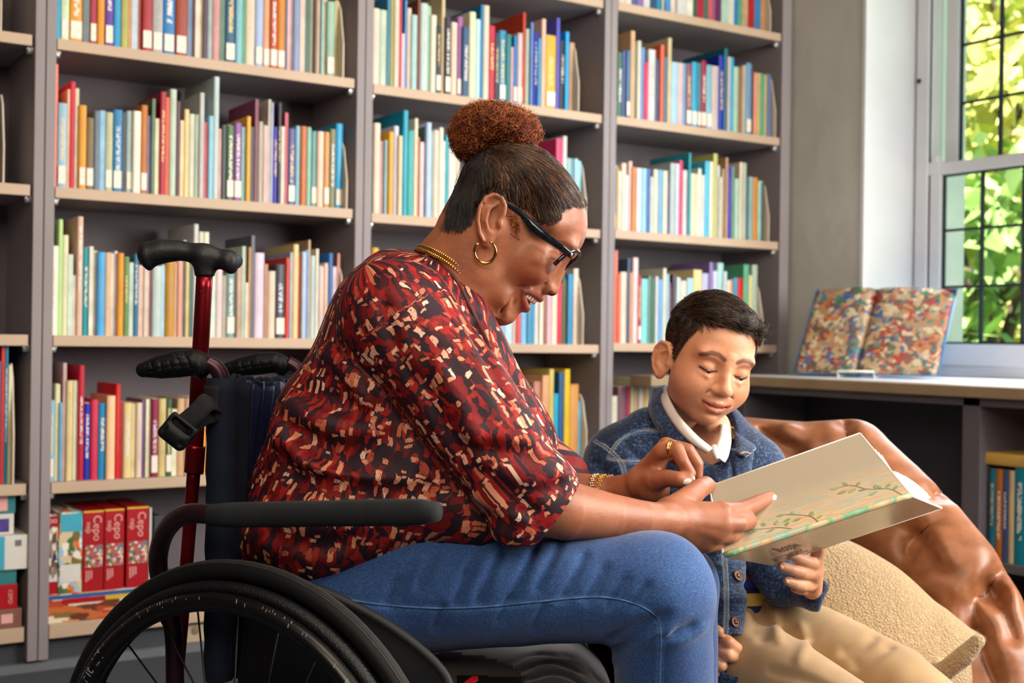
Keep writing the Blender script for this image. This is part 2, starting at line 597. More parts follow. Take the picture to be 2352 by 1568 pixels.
# ---------------------------------------------------------------- books
def book_materials():
    t = NT('book_cover')
    oi = t.n('ObjectInfo')
    gen = t.coord('Generated')
    sep = t.n('SeparateXYZ'); t.l(gen, sep.inputs[0])
    gx, gy, gz = sep.outputs
    ob = t.coord('Object')
    rnd = oi.outputs['Random']
    # soft wear and printed tone changes along the spine
    w4 = t.n('TexNoise', noise_dimensions='4D'); t.val(w4, Scale=14.0, Detail=3.0)
    t.l(ob, w4.inputs['Vector']); t.l(t.math('MULTIPLY', rnd, 90.0), w4.inputs['W'])
    hs = t.n('HueSaturation'); t.val(hs, Saturation=1.14, Value=1.0); t.l(oi.outputs['Color'], hs.inputs['Color'])
    base = t.mix(0.13, hs.outputs[0], t.ramp(w4.outputs[0], [(0.35, (0.12, 0.12, 0.13, 1)), (0.65, (0.8, 0.78, 0.72, 1))]), 'OVERLAY')
    # spine lettering: broken marks in a vertical band, on the front only
    mp = t.n('CombineXYZ')
    t.l(t.math('MULTIPLY', gx, 2.2), mp.inputs[0])
    t.l(t.math('MULTIPLY', gz, 26.0), mp.inputs[1])
    t.l(t.math('MULTIPLY', rnd, 50.0), mp.inputs[2])
    nz = t.noise(mp.outputs[0], 1.6, 1.0)
    m1 = t.math('GREATER_THAN', nz.outputs[0], 0.46)
    bx = t.math('MULTIPLY', t.math('GREATER_THAN', gx, 0.3), t.math('LESS_THAN', gx, 0.72))
    zlo = t.math('ADD', t.math('MULTIPLY', rnd, 0.18), 0.24)
    zhi = t.math('ADD', t.math('MULTIPLY', t.math('FRACT', t.math('MULTIPLY', rnd, 7.3)), 0.2), 0.72)
    bz = t.math('MULTIPLY', t.math('GREATER_THAN', gz, zlo), t.math('LESS_THAN', gz, zhi))
    fr = t.math('LESS_THAN', gy, 0.05)
    mask = t.math('MULTIPLY', t.math('MULTIPLY', m1, bx), t.math('MULTIPLY', bz, fr))
    on = t.math('GREATER_THAN', oi.outputs['Alpha'], 0.5)
    faint = t.math('ADD', t.math('MULTIPLY', on, 0.62), 0.18)
    ink = t.ramp(t.math('FRACT', t.math('MULTIPLY', rnd, 13.7)), [(0.0, hexc('efe8da')), (0.45, hexc('e8c98a')), (0.7, hexc('d9dde6'))], 'CONSTANT')
    ink2 = t.ramp(t.math('FRACT', t.math('MULTIPLY', rnd, 5.1)), [(0.0, hexc('5a5a60')), (0.5, hexc('a08a70')), (0.8, hexc('7a8aa0'))], 'CONSTANT')
    t.base(t.mix(t.math('MULTIPLY', mask, faint), base, t.mix(on, ink2, ink)))
    t.val(t.b, Roughness=0.42)
    pages = NT('book_pages')
    wv = pages.n('TexWave', wave_type='BANDS', bands_direction='X')
    pages.val(wv, Scale=160.0, Distortion=1.0)
    pages.l(pages.coord(), wv.inputs[0])
    pages.base(pages.ramp(wv.outputs[1], [(0.2, hexc('c9b794')), (0.8, hexc('e6dac0'))]))
    pages.val(pages.b, Roughness=0.9)
    return t.m, pages.m
M_book, M_pages = book_materials()
t = NT('spine_label')
mpn = t.mapping(t.coord('Generated'), (3, 1, 7))
nz = t.noise(mpn, 2.0, 2)
t.base(t.ramp(nz.outputs[0], [(0.36, hexc('b8ab9c')), (0.42, hexc('efe6d8'))]))
t.val(t.b, Roughness=0.5)
M_label = t.m

MESHLIB = {}
def cover_mesh(w, d, h):
    key = ('c', round(w, 3), round(d, 3), round(h, 2))
    if key in MESHLIB:
        return MESHLIB[key]
    w, d, h = key[1:]
    n = 5
    bt = min(0.0026, w * 0.2)
    bulge = min(0.004, w * 0.22)
    outer = [(w / 2, d), ] + [(w / 2 * math.cos(math.pi * k / n) , -bulge * math.sin(math.pi * k / n)) for k in range(n + 1)] + [(-w / 2, d)]
    inner = [(-w / 2 + bt, d)] + [(-w / 2 + bt, bt), (w / 2 - bt, bt)] + [(w / 2 - bt, d)]
    vs, fs = [], []
    no, ni = len(outer), len(inner)
    for z in (0, h):
        vs += [(x, y, z) for x, y in outer] + [(x, y, z) for x, y in inner]
    T = no + ni
    for i in range(T):
        j = (i + 1) % T
        fs.append((i, j, T + j, T + i))
    # caps: left board, spine, right board
    def cap(o, flip):
        q1 = [o + 0, o + 1, o + no + 2, o + no + 3]
        q2 = [o + no - 2, o + no - 1, o + no + 0, o + no + 1]
        q3 = [o + k for k in range(1, no - 1)] + [o + no + 1, o + no + 2]
        for q in (q1, q2, q3):
            fs.append(tuple(q if flip else q[::-1]))
    cap(0, False); cap(T, True)
    me = bpy.data.meshes.new('book_cover')
    me.from_pydata(vs, [], fs)
    me.materials.append(M_book)
    me.update()
    MESHLIB[key] = me
    return me
def block_mesh(kind, lo, hi, m):
    key = (kind,) + tuple(round(c, 3) for c in lo + hi)
    if key not in MESHLIB:
        me = G().box(key[1:4], key[4:7]).mesh(kind)
        me.materials.append(m)
        MESHLIB[key] = me
    return MESHLIB[key]

def cname(h):
    r, g, b = (int(c, 16) * 17 for c in h)
    mx, mn = max(r, g, b), min(r, g, b)
    v = mx / 255
    s = 0 if mx == 0 else (mx - mn) / mx
    if v < 0.3: return 'black'
    if mx == r: hue = 60 * (((g - b) / (mx - mn)) % 6) if mx != mn else 0
    elif mx == g: hue = 60 * ((b - r) / (mx - mn) + 2)
    else: hue = 60 * ((r - g) / (mx - mn) + 4)
    if s < 0.14: return 'white' if v > 0.86 else 'pale grey' if v > 0.7 else 'grey' if v > 0.45 else 'dark grey'
    if s < 0.26 and v > 0.7: return ('cream' if 20 < hue < 70 else 'pale green' if hue < 170 and hue > 69 else 'pale blue' if hue < 260 and hue > 100 else 'pale pink')
    pre = 'dark ' if v < 0.45 else 'pale ' if (s < 0.4 and v > 0.75) else ''
    if hue < 14 or hue > 340: c = 'red' if v > 0.66 or s > 0.75 else 'maroon'
    elif hue < 32: c = 'orange' if s > 0.7 and v > 0.75 else 'brown' if v < 0.78 else 'peach'
    elif hue < 52: c = 'yellow' if s > 0.55 and v > 0.8 else 'tan'
    elif hue < 75: c = 'olive'
    elif hue < 165: c = 'green'
    elif hue < 200: c = 'teal'
    elif hue < 238: c = 'blue'
    elif hue < 262: c = 'indigo'
    else: c = 'purple' if hue < 310 else 'pink'
    if c == 'maroon': pre = ''
    return pre + c

ROWS = [
 # bay, shelf index, shelf name, zoom (x0, y0, scale), first left x, books "xright,top,colour[flags]"
 (1, 1, 'top visible shelf', 100, 0, 6.189, 112,
  '240 -700 49b,360 -690 cdbL,555 -720 d93LT,650 -640 677,755 -690 a45L,865 -730 d94,990 -680 649LT,1095 -640 29c,1195 -600 aa6,1250 -610 b85,1335 -560 bcd,1395 -600 a54,1540 -520 a23L,1690 -500 aaaL,1865 -540 17bLT,2040 -480 943L,2110 -440 68a,2150 -460 867,2220 -430 dcb,2280 -430 dca'),
 (1, 1, 'top visible shelf', 460, 0, 6.189, 45,
  '105 -300 434T,165 -270 9aa,265 -330 c99,345 -250 576LT,495 -280 157LT,590 -240 8bc,635 -230 496,770 -260 dcb,885 -200 abdL,985 -190 da8L,1090 -170 b53LT,1195 -20 c84L,1230 -100 356,1270 -90 dab,1310 -80 a87,1410 -60 89b,1480 -90 dba,1555 -60 365T,1625 -50 998L,1655 -60 753,1715 -40 cba,1750 -60 8bb,1790 -50 db8,1900 10 9baL,1960 5 ba7'),
 (1, 2, 'second shelf down', 100, 140, 4.611, 85,
  '140 45 f98,240 440 9bcLT,270 300 da8,325 235 c45,365 290 dca,445 470 d92L,525 590 764L,590 525 678,645 525 8bd,725 535 bb9L,830 535 07aLT,865 545 345,940 525 abbL,1020 540 eed,1095 470 b74L,1140 580 88b,1175 400 575,1225 610 edbT,1285 345 a34T,1325 385 d52,1395 300 bcb,1440 420 534,1480 630 ec9T,1530 500 dc9,1590 550 ccb,1640 575 aba,1690 330 bbb,1735 650 b45'),
 (1, 2, 'second shelf down', 460, 170, 4.611, 78,
  '128 430 9cd,185 35 bcc,215 580 c99,270 540 233,350 530 464LT,430 510 859LT,480 560 7aaL,525 455 da4,570 560 334LT,605 265 724T,655 515 aa9,710 530 dbb,735 270 ccb,765 300 99b,812 570 33aT,850 300 112T,885 555 ccb,920 410 b45,1000 590 558LT,1050 560 8bc,1120 570 b63,1165 570 8ba,1230 605 699L,1300 600 ecb,1360 625 c96L,1425 595 775T,1500 525 4adL'),
 (1, 3, 'middle shelf', 100, 480, 4.611, 68,
  '145 380 eed,190 120 bd9,250 270 ddb,305 480 cdc,345 700 dcb,405 75 dbaT,475 400 19aT,520 395 ddc,560 440 cba,645 460 6ad,700 465 db9,740 470 dcb,775 445 ccd,840 485 d94,900 495 685T,945 565 bcb,1000 495 168T,1060 595 dba,1110 600 dcb,1145 590 d9a,1240 600 bcc,1285 590 acd,1385 540 b83,1410 560 dba,1465 550 da9,1500 330 abc,1535 400 cb7,1575 420 354,1625 165 ccc,1680 235 ccb,1740 250 ddc'),
 (1, 3, 'middle shelf', 460, 500, 4.9, 108,
  '165 560 cdc,240 585 dcc,285 650 a98,385 610 799LT,410 600 433,460 455 b97,500 320 aba,535 730 dcb,562 330 b84,600 200 556,710 385 dcd,752 520 a75,835 610 dcb,950 525 334LT,1000 445 c43,1030 390 aab,1095 300 dc9,1135 405 c32,1180 400 bcd,1205 360 48c,1228 250 b97,1290 415 bcc,1322 350 ccb,1380 530 cbbT,1430 495 dba,1482 400 26a,1530 550 cbc,1562 400 b76'),
 (1, 4, 'fourth shelf down', 90, 820, 4.6125, 85,
  '155 450 9bcLT,212 270 ddb,238 480 6ac,278 60 b99,345 240 dc9,405 265 ddc,465 100 b13T,535 470 23aT,617 455 c56,705 480 28bT,795 400 ecaT,850 285 c22,885 480 912T,970 470 dc9T,1020 490 dc9,1080 500 dcb,1122 450 647T,1175 445 ddb,1255 425 824LT,1335 440 cb8,1400 430 354LT,1452 550 ddb,1530 430 ca8,1600 430 b98,1760 420 e93'),
 (2, 1, 'top visible shelf', 780, 0, 3.5636, 262,
  '320 75 dcb,385 90 bcb,410 -40 279,440 -40 aa6,480 -30 dcb,505 -30 a24,527 275 dbb,545 0 38c,580 75 dcb,630 130 acc,655 -20 743,715 30 bcc,740 50 9b9,785 120 ddc,825 200 223LT,855 -40 cb9,905 150 223LT,955 195 dcb,1000 140 969L,1055 225 357T,1105 90 ddb,1145 165 bdd,1170 40 17a,1215 40 dcb,1265 205 b34T,1300 270 334T,1355 265 38aLT,1400 275 277,1418 385 d9a,1450 300 17bL,1490 285 cbbL,1515 115 b54,1555 250 bcb,1580 190 68b,1620 265 33aT,1645 315 28b,1680 155 dba,1765 280 da4LT,1795 155 66b,1840 345 223T,1872 265 5ad,1915 350 b97'),
 (2, 2, 'second shelf down', 840, 240, 5.6, 58,
  '90 480 8a8,175 230 dcb,215 470 b87,240 460 146,285 460 9bb,345 370 da5,410 285 ccd,462 400 dca,530 95 09b,580 330 3a9,612 330 59a,657 170 edb,682 420 d54,742 480 dcc,765 285 366,830 230 bce,857 345 8aa,930 345 dcb,985 285 ddc,1012 470 ddc,1055 390 3ab,1105 560 ddd,1150 570 ddb,1200 560 dcb'),
 (2, 2, 'second shelf down', 780, 0, 3.5636, 1760,
  '1815 1125 c57,1852 1125 ccc,1885 1300 9bb,1912 1310 8bc,1945 1300 acd,1970 1320 8cd'),
 (2, 3, 'middle shelf', 840, 480, 4.0, 45, '110 360 c93,170 380 dcb,230 420 a86'),
 (2, 3, 'middle shelf', 980, 220, 2.8, 440,
  '470 1180 ccd,500 1170 9bd,545 1160 bdd,580 1190 cbb,602 1150 d44,642 1180 8bd,690 1140 48a,720 1160 ddd,748 1180 ddc,770 1150 965,800 1190 dbc,835 1160 edc,865 1200 d56,885 1150 453,902 1180 c94,937 1150 18b,970 1120 dcb'),
 (2, 4, 'fourth shelf down', 560, 560, 2.119, 1330,
  '1362 670 ccc,1405 730 bcb,1447 665 b87,1480 640 da8,1504 615 cb7,1527 725 4ac,1555 620 158,1582 615 db3,1625 690 c96,1642 765 6ac'),
 (3, 0, 'top visible shelf', 1340, 0, 4.52, 335,
  '365 -560 aba,440 -540 ccb,500 -560 dcb,565 -500 458,625 -520 86a,700 -540 ccc,760 -500 146,815 -480 28a,850 -470 ccb,905 -500 48b,970 -440 dcb,1070 -430 ccc,1135 -420 ddc,1180 -440 354L,1245 -380 a13LT,1295 -400 465L,1340 -360 c56,1385 -350 857,1430 -380 625,1500 -340 acb,1560 -300 ccb,1600 -320 27b,1645 -300 597L,1715 -280 b97L,1770 -290 a11,1840 -280 37aL,1890 -240 b84'),
 (3, 1, 'second shelf down', 1340, 0, 4.52, 303,
  '345 590 c46L,400 530 365T,440 540 66a,478 520 479L,525 330 ca8,550 440 bcc,590 420 ccb,627 510 79c,665 640 e57,740 520 ccc,790 620 346,830 465 d76,865 600 478,905 400 cb9,975 635 acd,1027 670 dbb,1060 660 7ac,1117 655 856LT,1175 650 5acL,1217 660 478L,1267 620 934LT,1325 685 8bcL,1395 700 cbb,1450 570 34aT,1490 500 167,1517 590 cbb,1550 600 5ac,1605 690 acb,1640 690 964,1680 680 aa9,1735 670 79bL,1760 690 433,1797 760 d98,1830 765 ba7,1870 765 597,1905 770 ba7,1935 765 67a'),
 (3, 2, 'middle shelf', 1340, 320, 4.52, 300,
  '342 260 acdL,362 290 c94,387 330 bcc,437 240 dcb,460 370 bcd,497 225 dbb,540 285 c84,600 285 ccd,650 290 9cd,690 310 56a,717 390 bcb,770 310 ccb,815 320 7ac,868 320 ccb,892 430 536,950 260 abb,987 240 ccd,1022 210 c57,1085 335 ccc,1107 140 29a,1145 360 ddb,1180 360 ccb,1215 305 ddc,1252 370 ccc,1300 240 6bd,1337 225 ddc,1382 160 bb7,1407 270 ccd,1432 390 ccb,1467 320 cb9,1492 190 b97,1527 270 43a,1562 280 687,1610 405 acb,1642 250 dcb,1682 255 aba,1710 400 456,1755 380 8aa,1800 390 c84,1842 430 9ba,1868 450 456'),
 (3, 3, 'fourth shelf down', 1340, 560, 3.5636, 217,
  '246 70 d65,272 50 d87,297 240 d76,355 230 dcb,372 120 357,397 240 c97,440 115 dcc,467 250 a23LT,522 290 8cc,547 270 687,582 280 365,607 270 ccc,642 300 7ad,672 195 ccb,697 255 9bc,722 310 857T,752 260 434,788 265 bcc,840 310 dcb,892 275 acd,962 205 dc9,1022 245 bbd,1052 160 87a,1087 230 ccd,1137 150 acc,1167 230 bcc,1202 290 dcb,1222 290 c86,1252 285 39b,1302 280 b44,1347 165 6a8,1372 250 dc9,1417 170 aba'),
 (3, 4, 'lowest visible shelf', 1340, 560, 3.5636, 212,
  '275 1245 ddc,345 1160 756,377 1170 a35,412 1100 bb9,447 1110 ca8,482 1100 ccc,505 1095 da3,533 1095 ccb'),
 (0, 4, 'fourth shelf down', 0, 780, 4.0, -120, '-60 160 dcb,0 200 579,30 60 c22,62 40 379T,100 230 ddb'),
 (0, 2, 'second shelf down', 0, 140, 4.0, -200, '-100 240 c96,-50 200 68a'),
]
BAYNAME = ['far left bookcase', 'left bookcase', 'middle bookcase', 'corner bookcase']
recs = []
shelf_of = {}
for (b, r, rname, zx, zy, sc, x0, txt) in ROWS:
    z = shelf_z(b, r)
    xl = x0
    for item in txt.split(','):
        xr, top, cf = item.split()
        xr, top = float(xr), float(top)
        c, fl = cf[:3], cf[3:]
        pxl, pxr, pyt = zx + xl / sc, zx + xr / sc, zy + top / sc
        ys = YF + 0.030 + random.Random(hash((round(pxl, 2), b, r))).uniform(-0.004, 0.008)
        Xl, Xr = XatYZ(pxl, ys, z), XatYZ(pxr, ys, z)
        h = ZatXY(pyt, (Xl + Xr) / 2, ys) - z
        if (r == 1 and b < 3 or r == 0) and h < 0.17: h = 0.2
        recs.append(dict(b=b, r=r, rn=rname, X=(Xl + Xr) / 2, w=Xr - Xl, Y=ys, z=z, h=max(0.1, h), c=c, fl=fl, area=(pxr - pxl) * max(1, min(HT, 2000) - max(pyt, 0)) if pyt > -999 else 0, pxl=pxl))
        xl = xr
recs.sort(key=lambda q: (q['b'], q['r'], q['X']))
MAXB = 300
order = sorted(range(len(recs)), key=lambda i: -recs[i]['w'] * recs[i]['h'] * (0.35 if recs[i]['r'] == 0 else 0.7 if recs[i]['r'] == 1 and recs[i]['b'] == 1 else 1))
single = set(order[:MAXB])
rest = G()
rest_cols = {}
used = {}
def book_label(i):
    q = recs[i]
    nb = lambda j: cname(recs[j]['c']) if 0 <= j < len(recs) and (recs[j]['b'], recs[j]['r']) == (q['b'], q['r']) else None
    th = 'thick ' if q['w'] > 0.026 else 'thin ' if q['w'] < 0.011 else ''
    tall = 'tall ' if q['h'] > 0.27 else 'short ' if q['h'] < 0.185 else ''
    col = cname(q['c'])
    lab = ' with white spine sticker' if 'L' in q['fl'] else ''
    l, rr = nb(i - 1), nb(i + 1)
    if l and rr: pos = ('between two %s books' % l) if l == rr else 'between %s and %s books' % (l, rr)
    elif rr: pos = 'first in its row, beside %s book' % rr
    else: pos = 'last in its row, after %s book' % l
    return th, tall, col, lab, pos
def finish_label(i):
    q = recs[i]
    th, tall, col, lab, pos = book_label(i)
    place = '%s of %s' % (q['rn'], BAYNAME[q['b']])
    for cand in ('%s%s book %s, %s' % (tall, col, pos, place), '%s%s%s book %s, %s' % (th, tall, col, pos, place)):
        cand = ' '.join(cand.split())
        if cand not in used and len(cand.split()) <= 16:
            return cand
    row = [j for j in range(len(recs)) if (recs[j]['b'], recs[j]['r']) == (q['b'], q['r'])]
    k = row.index(i)
    n = len(row)
    words = ['first', 'second', 'third', 'fourth', 'fifth', 'sixth', 'seventh', 'eighth', 'ninth', 'tenth', 'eleventh', 'twelfth', 'thirteenth', 'fourteenth', 'fifteenth', 'sixteenth', 'seventeenth', 'eighteenth', 'nineteenth', 'twentieth']
    if k < 20: o = '%s from left end' % words[k]
    elif n - 1 - k < 20: o = '%s from right end' % words[n - 1 - k]
    else: o = 'near mid row'
    cand = ' '.join(('%s%s%s book, %s, %s' % (th, tall, col, o, place)).split())
    return cand
for i, q in enumerate(recs):
    w, h = max(0.004, q['w'] - 0.0006), q['h']
    d = min(0.27, max(0.14, h * 0.74))
    d = min(d, BACK - q['Y'] - 0.004)
    if i in single:
        o = bpy.data.objects.new('book', cover_mesh(w, d, h))
        COL.objects.link(o)
        o.location = (q['X'], q['Y'], q['z'])
        c = hexc(q['c'])
        o.color = (c[0], c[1], c[2], 1.0 if 'T' in q['fl'] else 0.0)
        lb = finish_label(i)
        used[lb] = 1
        tag(o, lb, 'book', 'books on the bookcase shelves')
        bt = min(0.0026, w * 0.2)
        pg = bpy.data.objects.new('pages', block_mesh('pages', (-w / 2 + bt, bt, 0.003), (w / 2 - bt, d - 0.003, h - 0.003), M_pages))
        COL.objects.link(pg); pg.parent = o
        if 'L' in q['fl']:
            bl = min(0.004, w * 0.22)
            lw = w * 0.40
            me = block_mesh('spine_label', (-lw, -bl - 0.0008, 0.012), (lw, -bl * 0.3, 0.058), M_label)
            sl = bpy.data.objects.new('spine_label', me)
            COL.objects.link(sl); sl.parent = o
    else:
        cc = q['c']
        if cc not in rest_cols:
            rest_cols[cc] = len(rest_cols)
        rest.cur = rest_cols[cc]
        rest.box((q['X'] - w / 2, q['Y'], q['z']), (q['X'] + w / 2, q['Y'] + d, q['z'] + h))
if rest.v:
    ms = [mat('cover_' + c, c, 0.45, var=0.08, scale=20) for c in rest_cols]
    rest.put('thin_books', ms, label='thin picture books squeezed between the larger books on all shelves', cat='books', kind='stuff')

# bookends at the right end of each row
def bookend(px, py_top, b, r, label, wide=0.0):
    z = shelf_z(b, r)
    X = XatYZ(px, YF + 0.03, z)
    h = ZatXY(py_top, X, YF + 0.03) - z if py_top is not None else 0.21
    y0 = YF + 0.006
    poly = [(y0, z), (y0, z + h * 0.42), (y0 + 0.010, z + h * 0.62), (y0 + 0.022, z + h * 0.88), (y0 + 0.04, z + h), (y0 + 0.17, z + h), (y0 + 0.17, z)]
    g = G()
    g.prism(poly, 'x', X, X + 0.0035)
    g.box((X - 0.10, y0 + 0.03, z + 0.0002), (X, y0 + 0.14, z + 0.0012))
    g.put('bookend', M_bookend, label=label, cat='bookend', group='cream metal bookends at row ends')
for (px, py, b, r, w) in ((779, 0, 1, 1, 'top visible shelf'), (787, 322, 1, 2, 'second shelf down'), (780, 608, 1, 3, 'middle shelf'),
                       (1318, 97, 2, 1, 'top visible shelf'), (1335, 368, 2, 2, 'second shelf down'), (1328, 627, 2, 3, 'middle shelf'), (1336, 905, 2, 4, 'fourth shelf down'),
                       (1758, -40, 3, 0, 'top visible shelf'), (1769, 168, 3, 1, 'second shelf down'), (1754, 414, 3, 2, 'middle shelf'), (1740, 650, 3, 3, 'fourth shelf down'),
                       (-4, -80, 0, 1, 'top visible shelf'), (2, 215, 0, 2, 'second shelf down'), (24, 835, 0, 4, 'fourth shelf down')):
    bookend(px, py, b, r, 'cream metal bookend ending the %s of the %s' % (w, BAYNAME[b]))
# ---------------------------------------------------------------- sculpting: smooth signed-distance fields on a grid -> one mesh
# coordinates here are camera axes (right, up, depth) in metres; to_world() puts the result into the room
CB = np.stack([RGT, UPV, FWD])
def to_world(v):
    return CAM + np.asarray(v) @ CB
def C(px, py, d):
    return np.array([(px - W / 2) * d / F, -(py - HT / 2) * d / F, d])
def rp(r, d):
    return r * d / F
def cworld(px, py, d):
    return to_world(C(px, py, d))

class Sculpt:
    def __init__(self, lo, hi, h):
        self.lo = np.array(lo, float); self.h = h
        n = np.ceil((np.array(hi, float) - self.lo) / h).astype(int) + 1
        self.n = n
        self.ax = [(self.lo[i] + h * np.arange(n[i])).astype(np.float32) for i in range(3)]
        self.D = np.full(n, 0.5, np.float32)
    def region(self, lo, hi):
        sl = []
        for i in range(3):
            a = int(np.floor((lo[i] - self.lo[i]) / self.h)); b = int(np.ceil((hi[i] - self.lo[i]) / self.h)) + 1
            a, b = max(0, a), min(self.n[i], b)
            if b <= a: return None
            sl.append(slice(a, b))
        return tuple(sl)
    def pts(self, sl):
        return (self.ax[0][sl[0]][:, None, None], self.ax[1][sl[1]][None, :, None], self.ax[2][sl[2]][None, None, :])
    def blend(self, sl, d, k, op):
        A = self.D[sl]
        if op == 'u':
            if k <= 0: self.D[sl] = np.minimum(A, d)
            else:
                hh = np.maximum(k - np.abs(A - d), 0) / k
                self.D[sl] = np.minimum(A, d) - hh * hh * k * 0.25
        elif op == 's':
            d = -d
            if k <= 0: self.D[sl] = np.maximum(A, d)
            else:
                hh = np.maximum(k - np.abs(A - d), 0) / k
                self.D[sl] = np.maximum(A, d) + hh * hh * k * 0.25
        elif op == 'i':
            hh = np.maximum(k - np.abs(A - d), 0) / max(k, 1e-6)
            self.D[sl] = np.maximum(A, d) + hh * hh * k * 0.25
    def cap(self, a, b, ra, rb, k=0.01, op='u', flat=None):
        return self.chain([a, b], [ra, rb], k, op, flat)
    def chain(self, pts, rs, k=0.01, op='u', flat=None):
        """round tapering limb through pts; joined first, then blended into the body once"""
        pts = [np.array(p, float) for p in pts]
        if len(pts) < 2: return self
        if isinstance(rs, (int, float)): rs = [rs] * len(pts)
        m = max(rs) * max(1.0, flat[1] if flat is not None else 1.0) + k + 3 * self.h
        sl = self.region(np.min(pts, axis=0) - m, np.max(pts, axis=0) + m)
        if sl is None: return self
        best = None
        fx = None
        if flat is not None:
            fx = np.array(flat[0], float); fx /= np.linalg.norm(fx)
            fs = 1.0 / flat[1] - 1.0
        X, Y, Z = self.pts(sl)
        for a, b, ra, rb in zip(pts[:-1], pts[1:], rs[:-1], rs[1:]):
            px, py, pz = X - np.float32(a[0]), Y - np.float32(a[1]), Z - np.float32(a[2])
            ba = (b - a).astype(np.float32)
            L = max(float(ba @ ba), 1e-12)
            t = np.clip((px * ba[0] + py * ba[1] + pz * ba[2]) / L, 0, 1)
            qx, qy, qz = px - t * ba[0], py - t * ba[1], pz - t * ba[2]
            if fx is not None:
                q = qx * fx[0] + qy * fx[1] + qz * fx[2]
                qx, qy, qz = qx + q * fs * fx[0], qy + q * fs * fx[1], qz + q * fs * fx[2]
            d = np.sqrt(qx * qx + qy * qy + qz * qz) - (ra + (rb - ra) * t)
            best = d if best is None else np.minimum(best, d)
        self.blend(sl, best.astype(np.float32), k, op)
        return self
    def ell(self, c, r, R=None, k=0.01, op='u'):
        """ellipsoid: centre c, radii r along the rows of R"""
        c = np.array(c, float); r = np.array(r, float)
        R = np.eye(3) if R is None else np.array(R, float)
        ext = np.sqrt(((R * r[:, None]) ** 2).sum(0)) + k + 3 * self.h
        sl = self.region(c - ext, c + ext)
        if sl is None: return self
        X, Y, Z = self.pts(sl)
        x, y, z = X - c[0], Y - c[1], Z - c[2]
        q = [x * R[i, 0] + y * R[i, 1] + z * R[i, 2] for i in range(3)]
        k0 = np.sqrt(sum((q[i] / r[i]) ** 2 for i in range(3)))
        k1 = np.sqrt(sum((q[i] / r[i] ** 2) ** 2 for i in range(3))) + 1e-9
        d = k0 * (k0 - 1.0) / k1
        self.blend(sl, d.astype(np.float32), k, op)
        return self
    def iell(self, px, py, d, rx, ry, rd, ang=0.0, k=0.01, op='u'):
        """ellipsoid given in image terms: radii rx, ry in px (first axis turned ang degrees clockwise from right), rd metres in depth"""
        a = math.radians(ang)
        R = np.array([[math.cos(a), -math.sin(a), 0], [math.sin(a), math.cos(a), 0], [0, 0, 1]])
        return self.ell(C(px, py, d), (rp(rx, d), rp(ry, d), rd), R, k, op)
    def plane(self, p, nrm, k=0.004):
        """keep the side away from nrm"""
        nrm = np.array(nrm, float); nrm /= np.linalg.norm(nrm); p = np.array(p, float)
        X, Y, Z = self.ax[0][:, None, None], self.ax[1][None, :, None], self.ax[2][None, None, :]
        d = (X - p[0]) * nrm[0] + (Y - p[1]) * nrm[1] + (Z - p[2]) * nrm[2]
        self.blend((slice(None),) * 3, d.astype(np.float32), k, 'i')
        return self
    def displace(self, fn, band=0.03):
        """D += fn(x, y, z) near the surface"""
        idx = np.nonzero(np.abs(self.D) < band)
        x, y, z = self.ax[0][idx[0]], self.ax[1][idx[1]], self.ax[2][idx[2]]
        self.D[idx] += fn(x, y, z).astype(np.float32)
        return self
    def hit(self, px, py, d0=None, d1=None, push=0.0):
        """first surface point along the view ray through px, py (plus push metres towards the camera)"""
        d0 = self.ax[2][0] if d0 is None else d0
        d1 = self.ax[2][-1] if d1 is None else d1
        ds = np.arange(d0, d1, self.h * 0.25)
        r = np.stack([(px - W / 2) * ds / F, -(py - HT / 2) * ds / F, ds], 1)
        ix = (r - self.lo) / self.h
        ok = ((ix >= 0) & (ix < self.n - 1)).all(1)
        i0 = np.clip(np.floor(ix).astype(int), 0, self.n - 2); fr = ix - i0
        v = 0
        for a in (0, 1):
            for b in (0, 1):
                for c in (0, 1):
                    v = v + self.D[i0[:, 0] + a, i0[:, 1] + b, i0[:, 2] + c] * np.where(a, fr[:, 0], 1 - fr[:, 0]) * np.where(b, fr[:, 1], 1 - fr[:, 1]) * np.where(c, fr[:, 2], 1 - fr[:, 2])
        w = np.nonzero((v < 0) & ok)[0]
        if len(w) == 0: return None
        return r[w[0]] * (1 - push / ds[w[0]])
    def hits(self, pts, push=0.0, n=6):
        """smooth path through image points laid on the surface"""
        out = [self.hit(p[0], p[1], push=push) for p in bez([(a, b, 0) for a, b in pts], n)]
        return [p for p in out if p is not None]
    def mesh(self, relax=1):
        D, n, h = self.D, self.n, self.h
        s = D < 0
        cnt = sum(s[i:n[0] - 1 + i, j:n[1] - 1 + j, k:n[2] - 1 + k].astype(np.int8) for i in (0, 1) for j in (0, 1) for k in (0, 1))
        act = (cnt > 0) & (cnt < 8)
        ci, cj, ck = np.nonzero(act)
        idm = np.full(act.shape, -1, np.int32)
        idm[ci, cj, ck] = np.arange(len(ci))
        acc = np.zeros((len(ci), 3)); num = np.zeros(len(ci))
        for axis in range(3):
            o1, o2 = [a for a in range(3) if a != axis]
            for u in (0, 1):
                for v in (0, 1):
                    off = [0, 0, 0]; off[o1] = u; off[o2] = v
                    a = D[ci + off[0], cj + off[1], ck + off[2]]
                    off2 = list(off); off2[axis] = 1
                    b = D[ci + off2[0], cj + off2[1], ck + off2[2]]
                    cr = (a < 0) != (b < 0)
                    t = np.where(cr, a / np.where(cr, a - b, 1), 0)
                    p = np.zeros((len(ci), 3)); p[:, o1] = u; p[:, o2] = v; p[:, axis] = t
                    acc += p * cr[:, None]; num += cr
        vs = (np.stack([ci, cj, ck], 1) + acc / num[:, None]) * h + self.lo
        quads = []
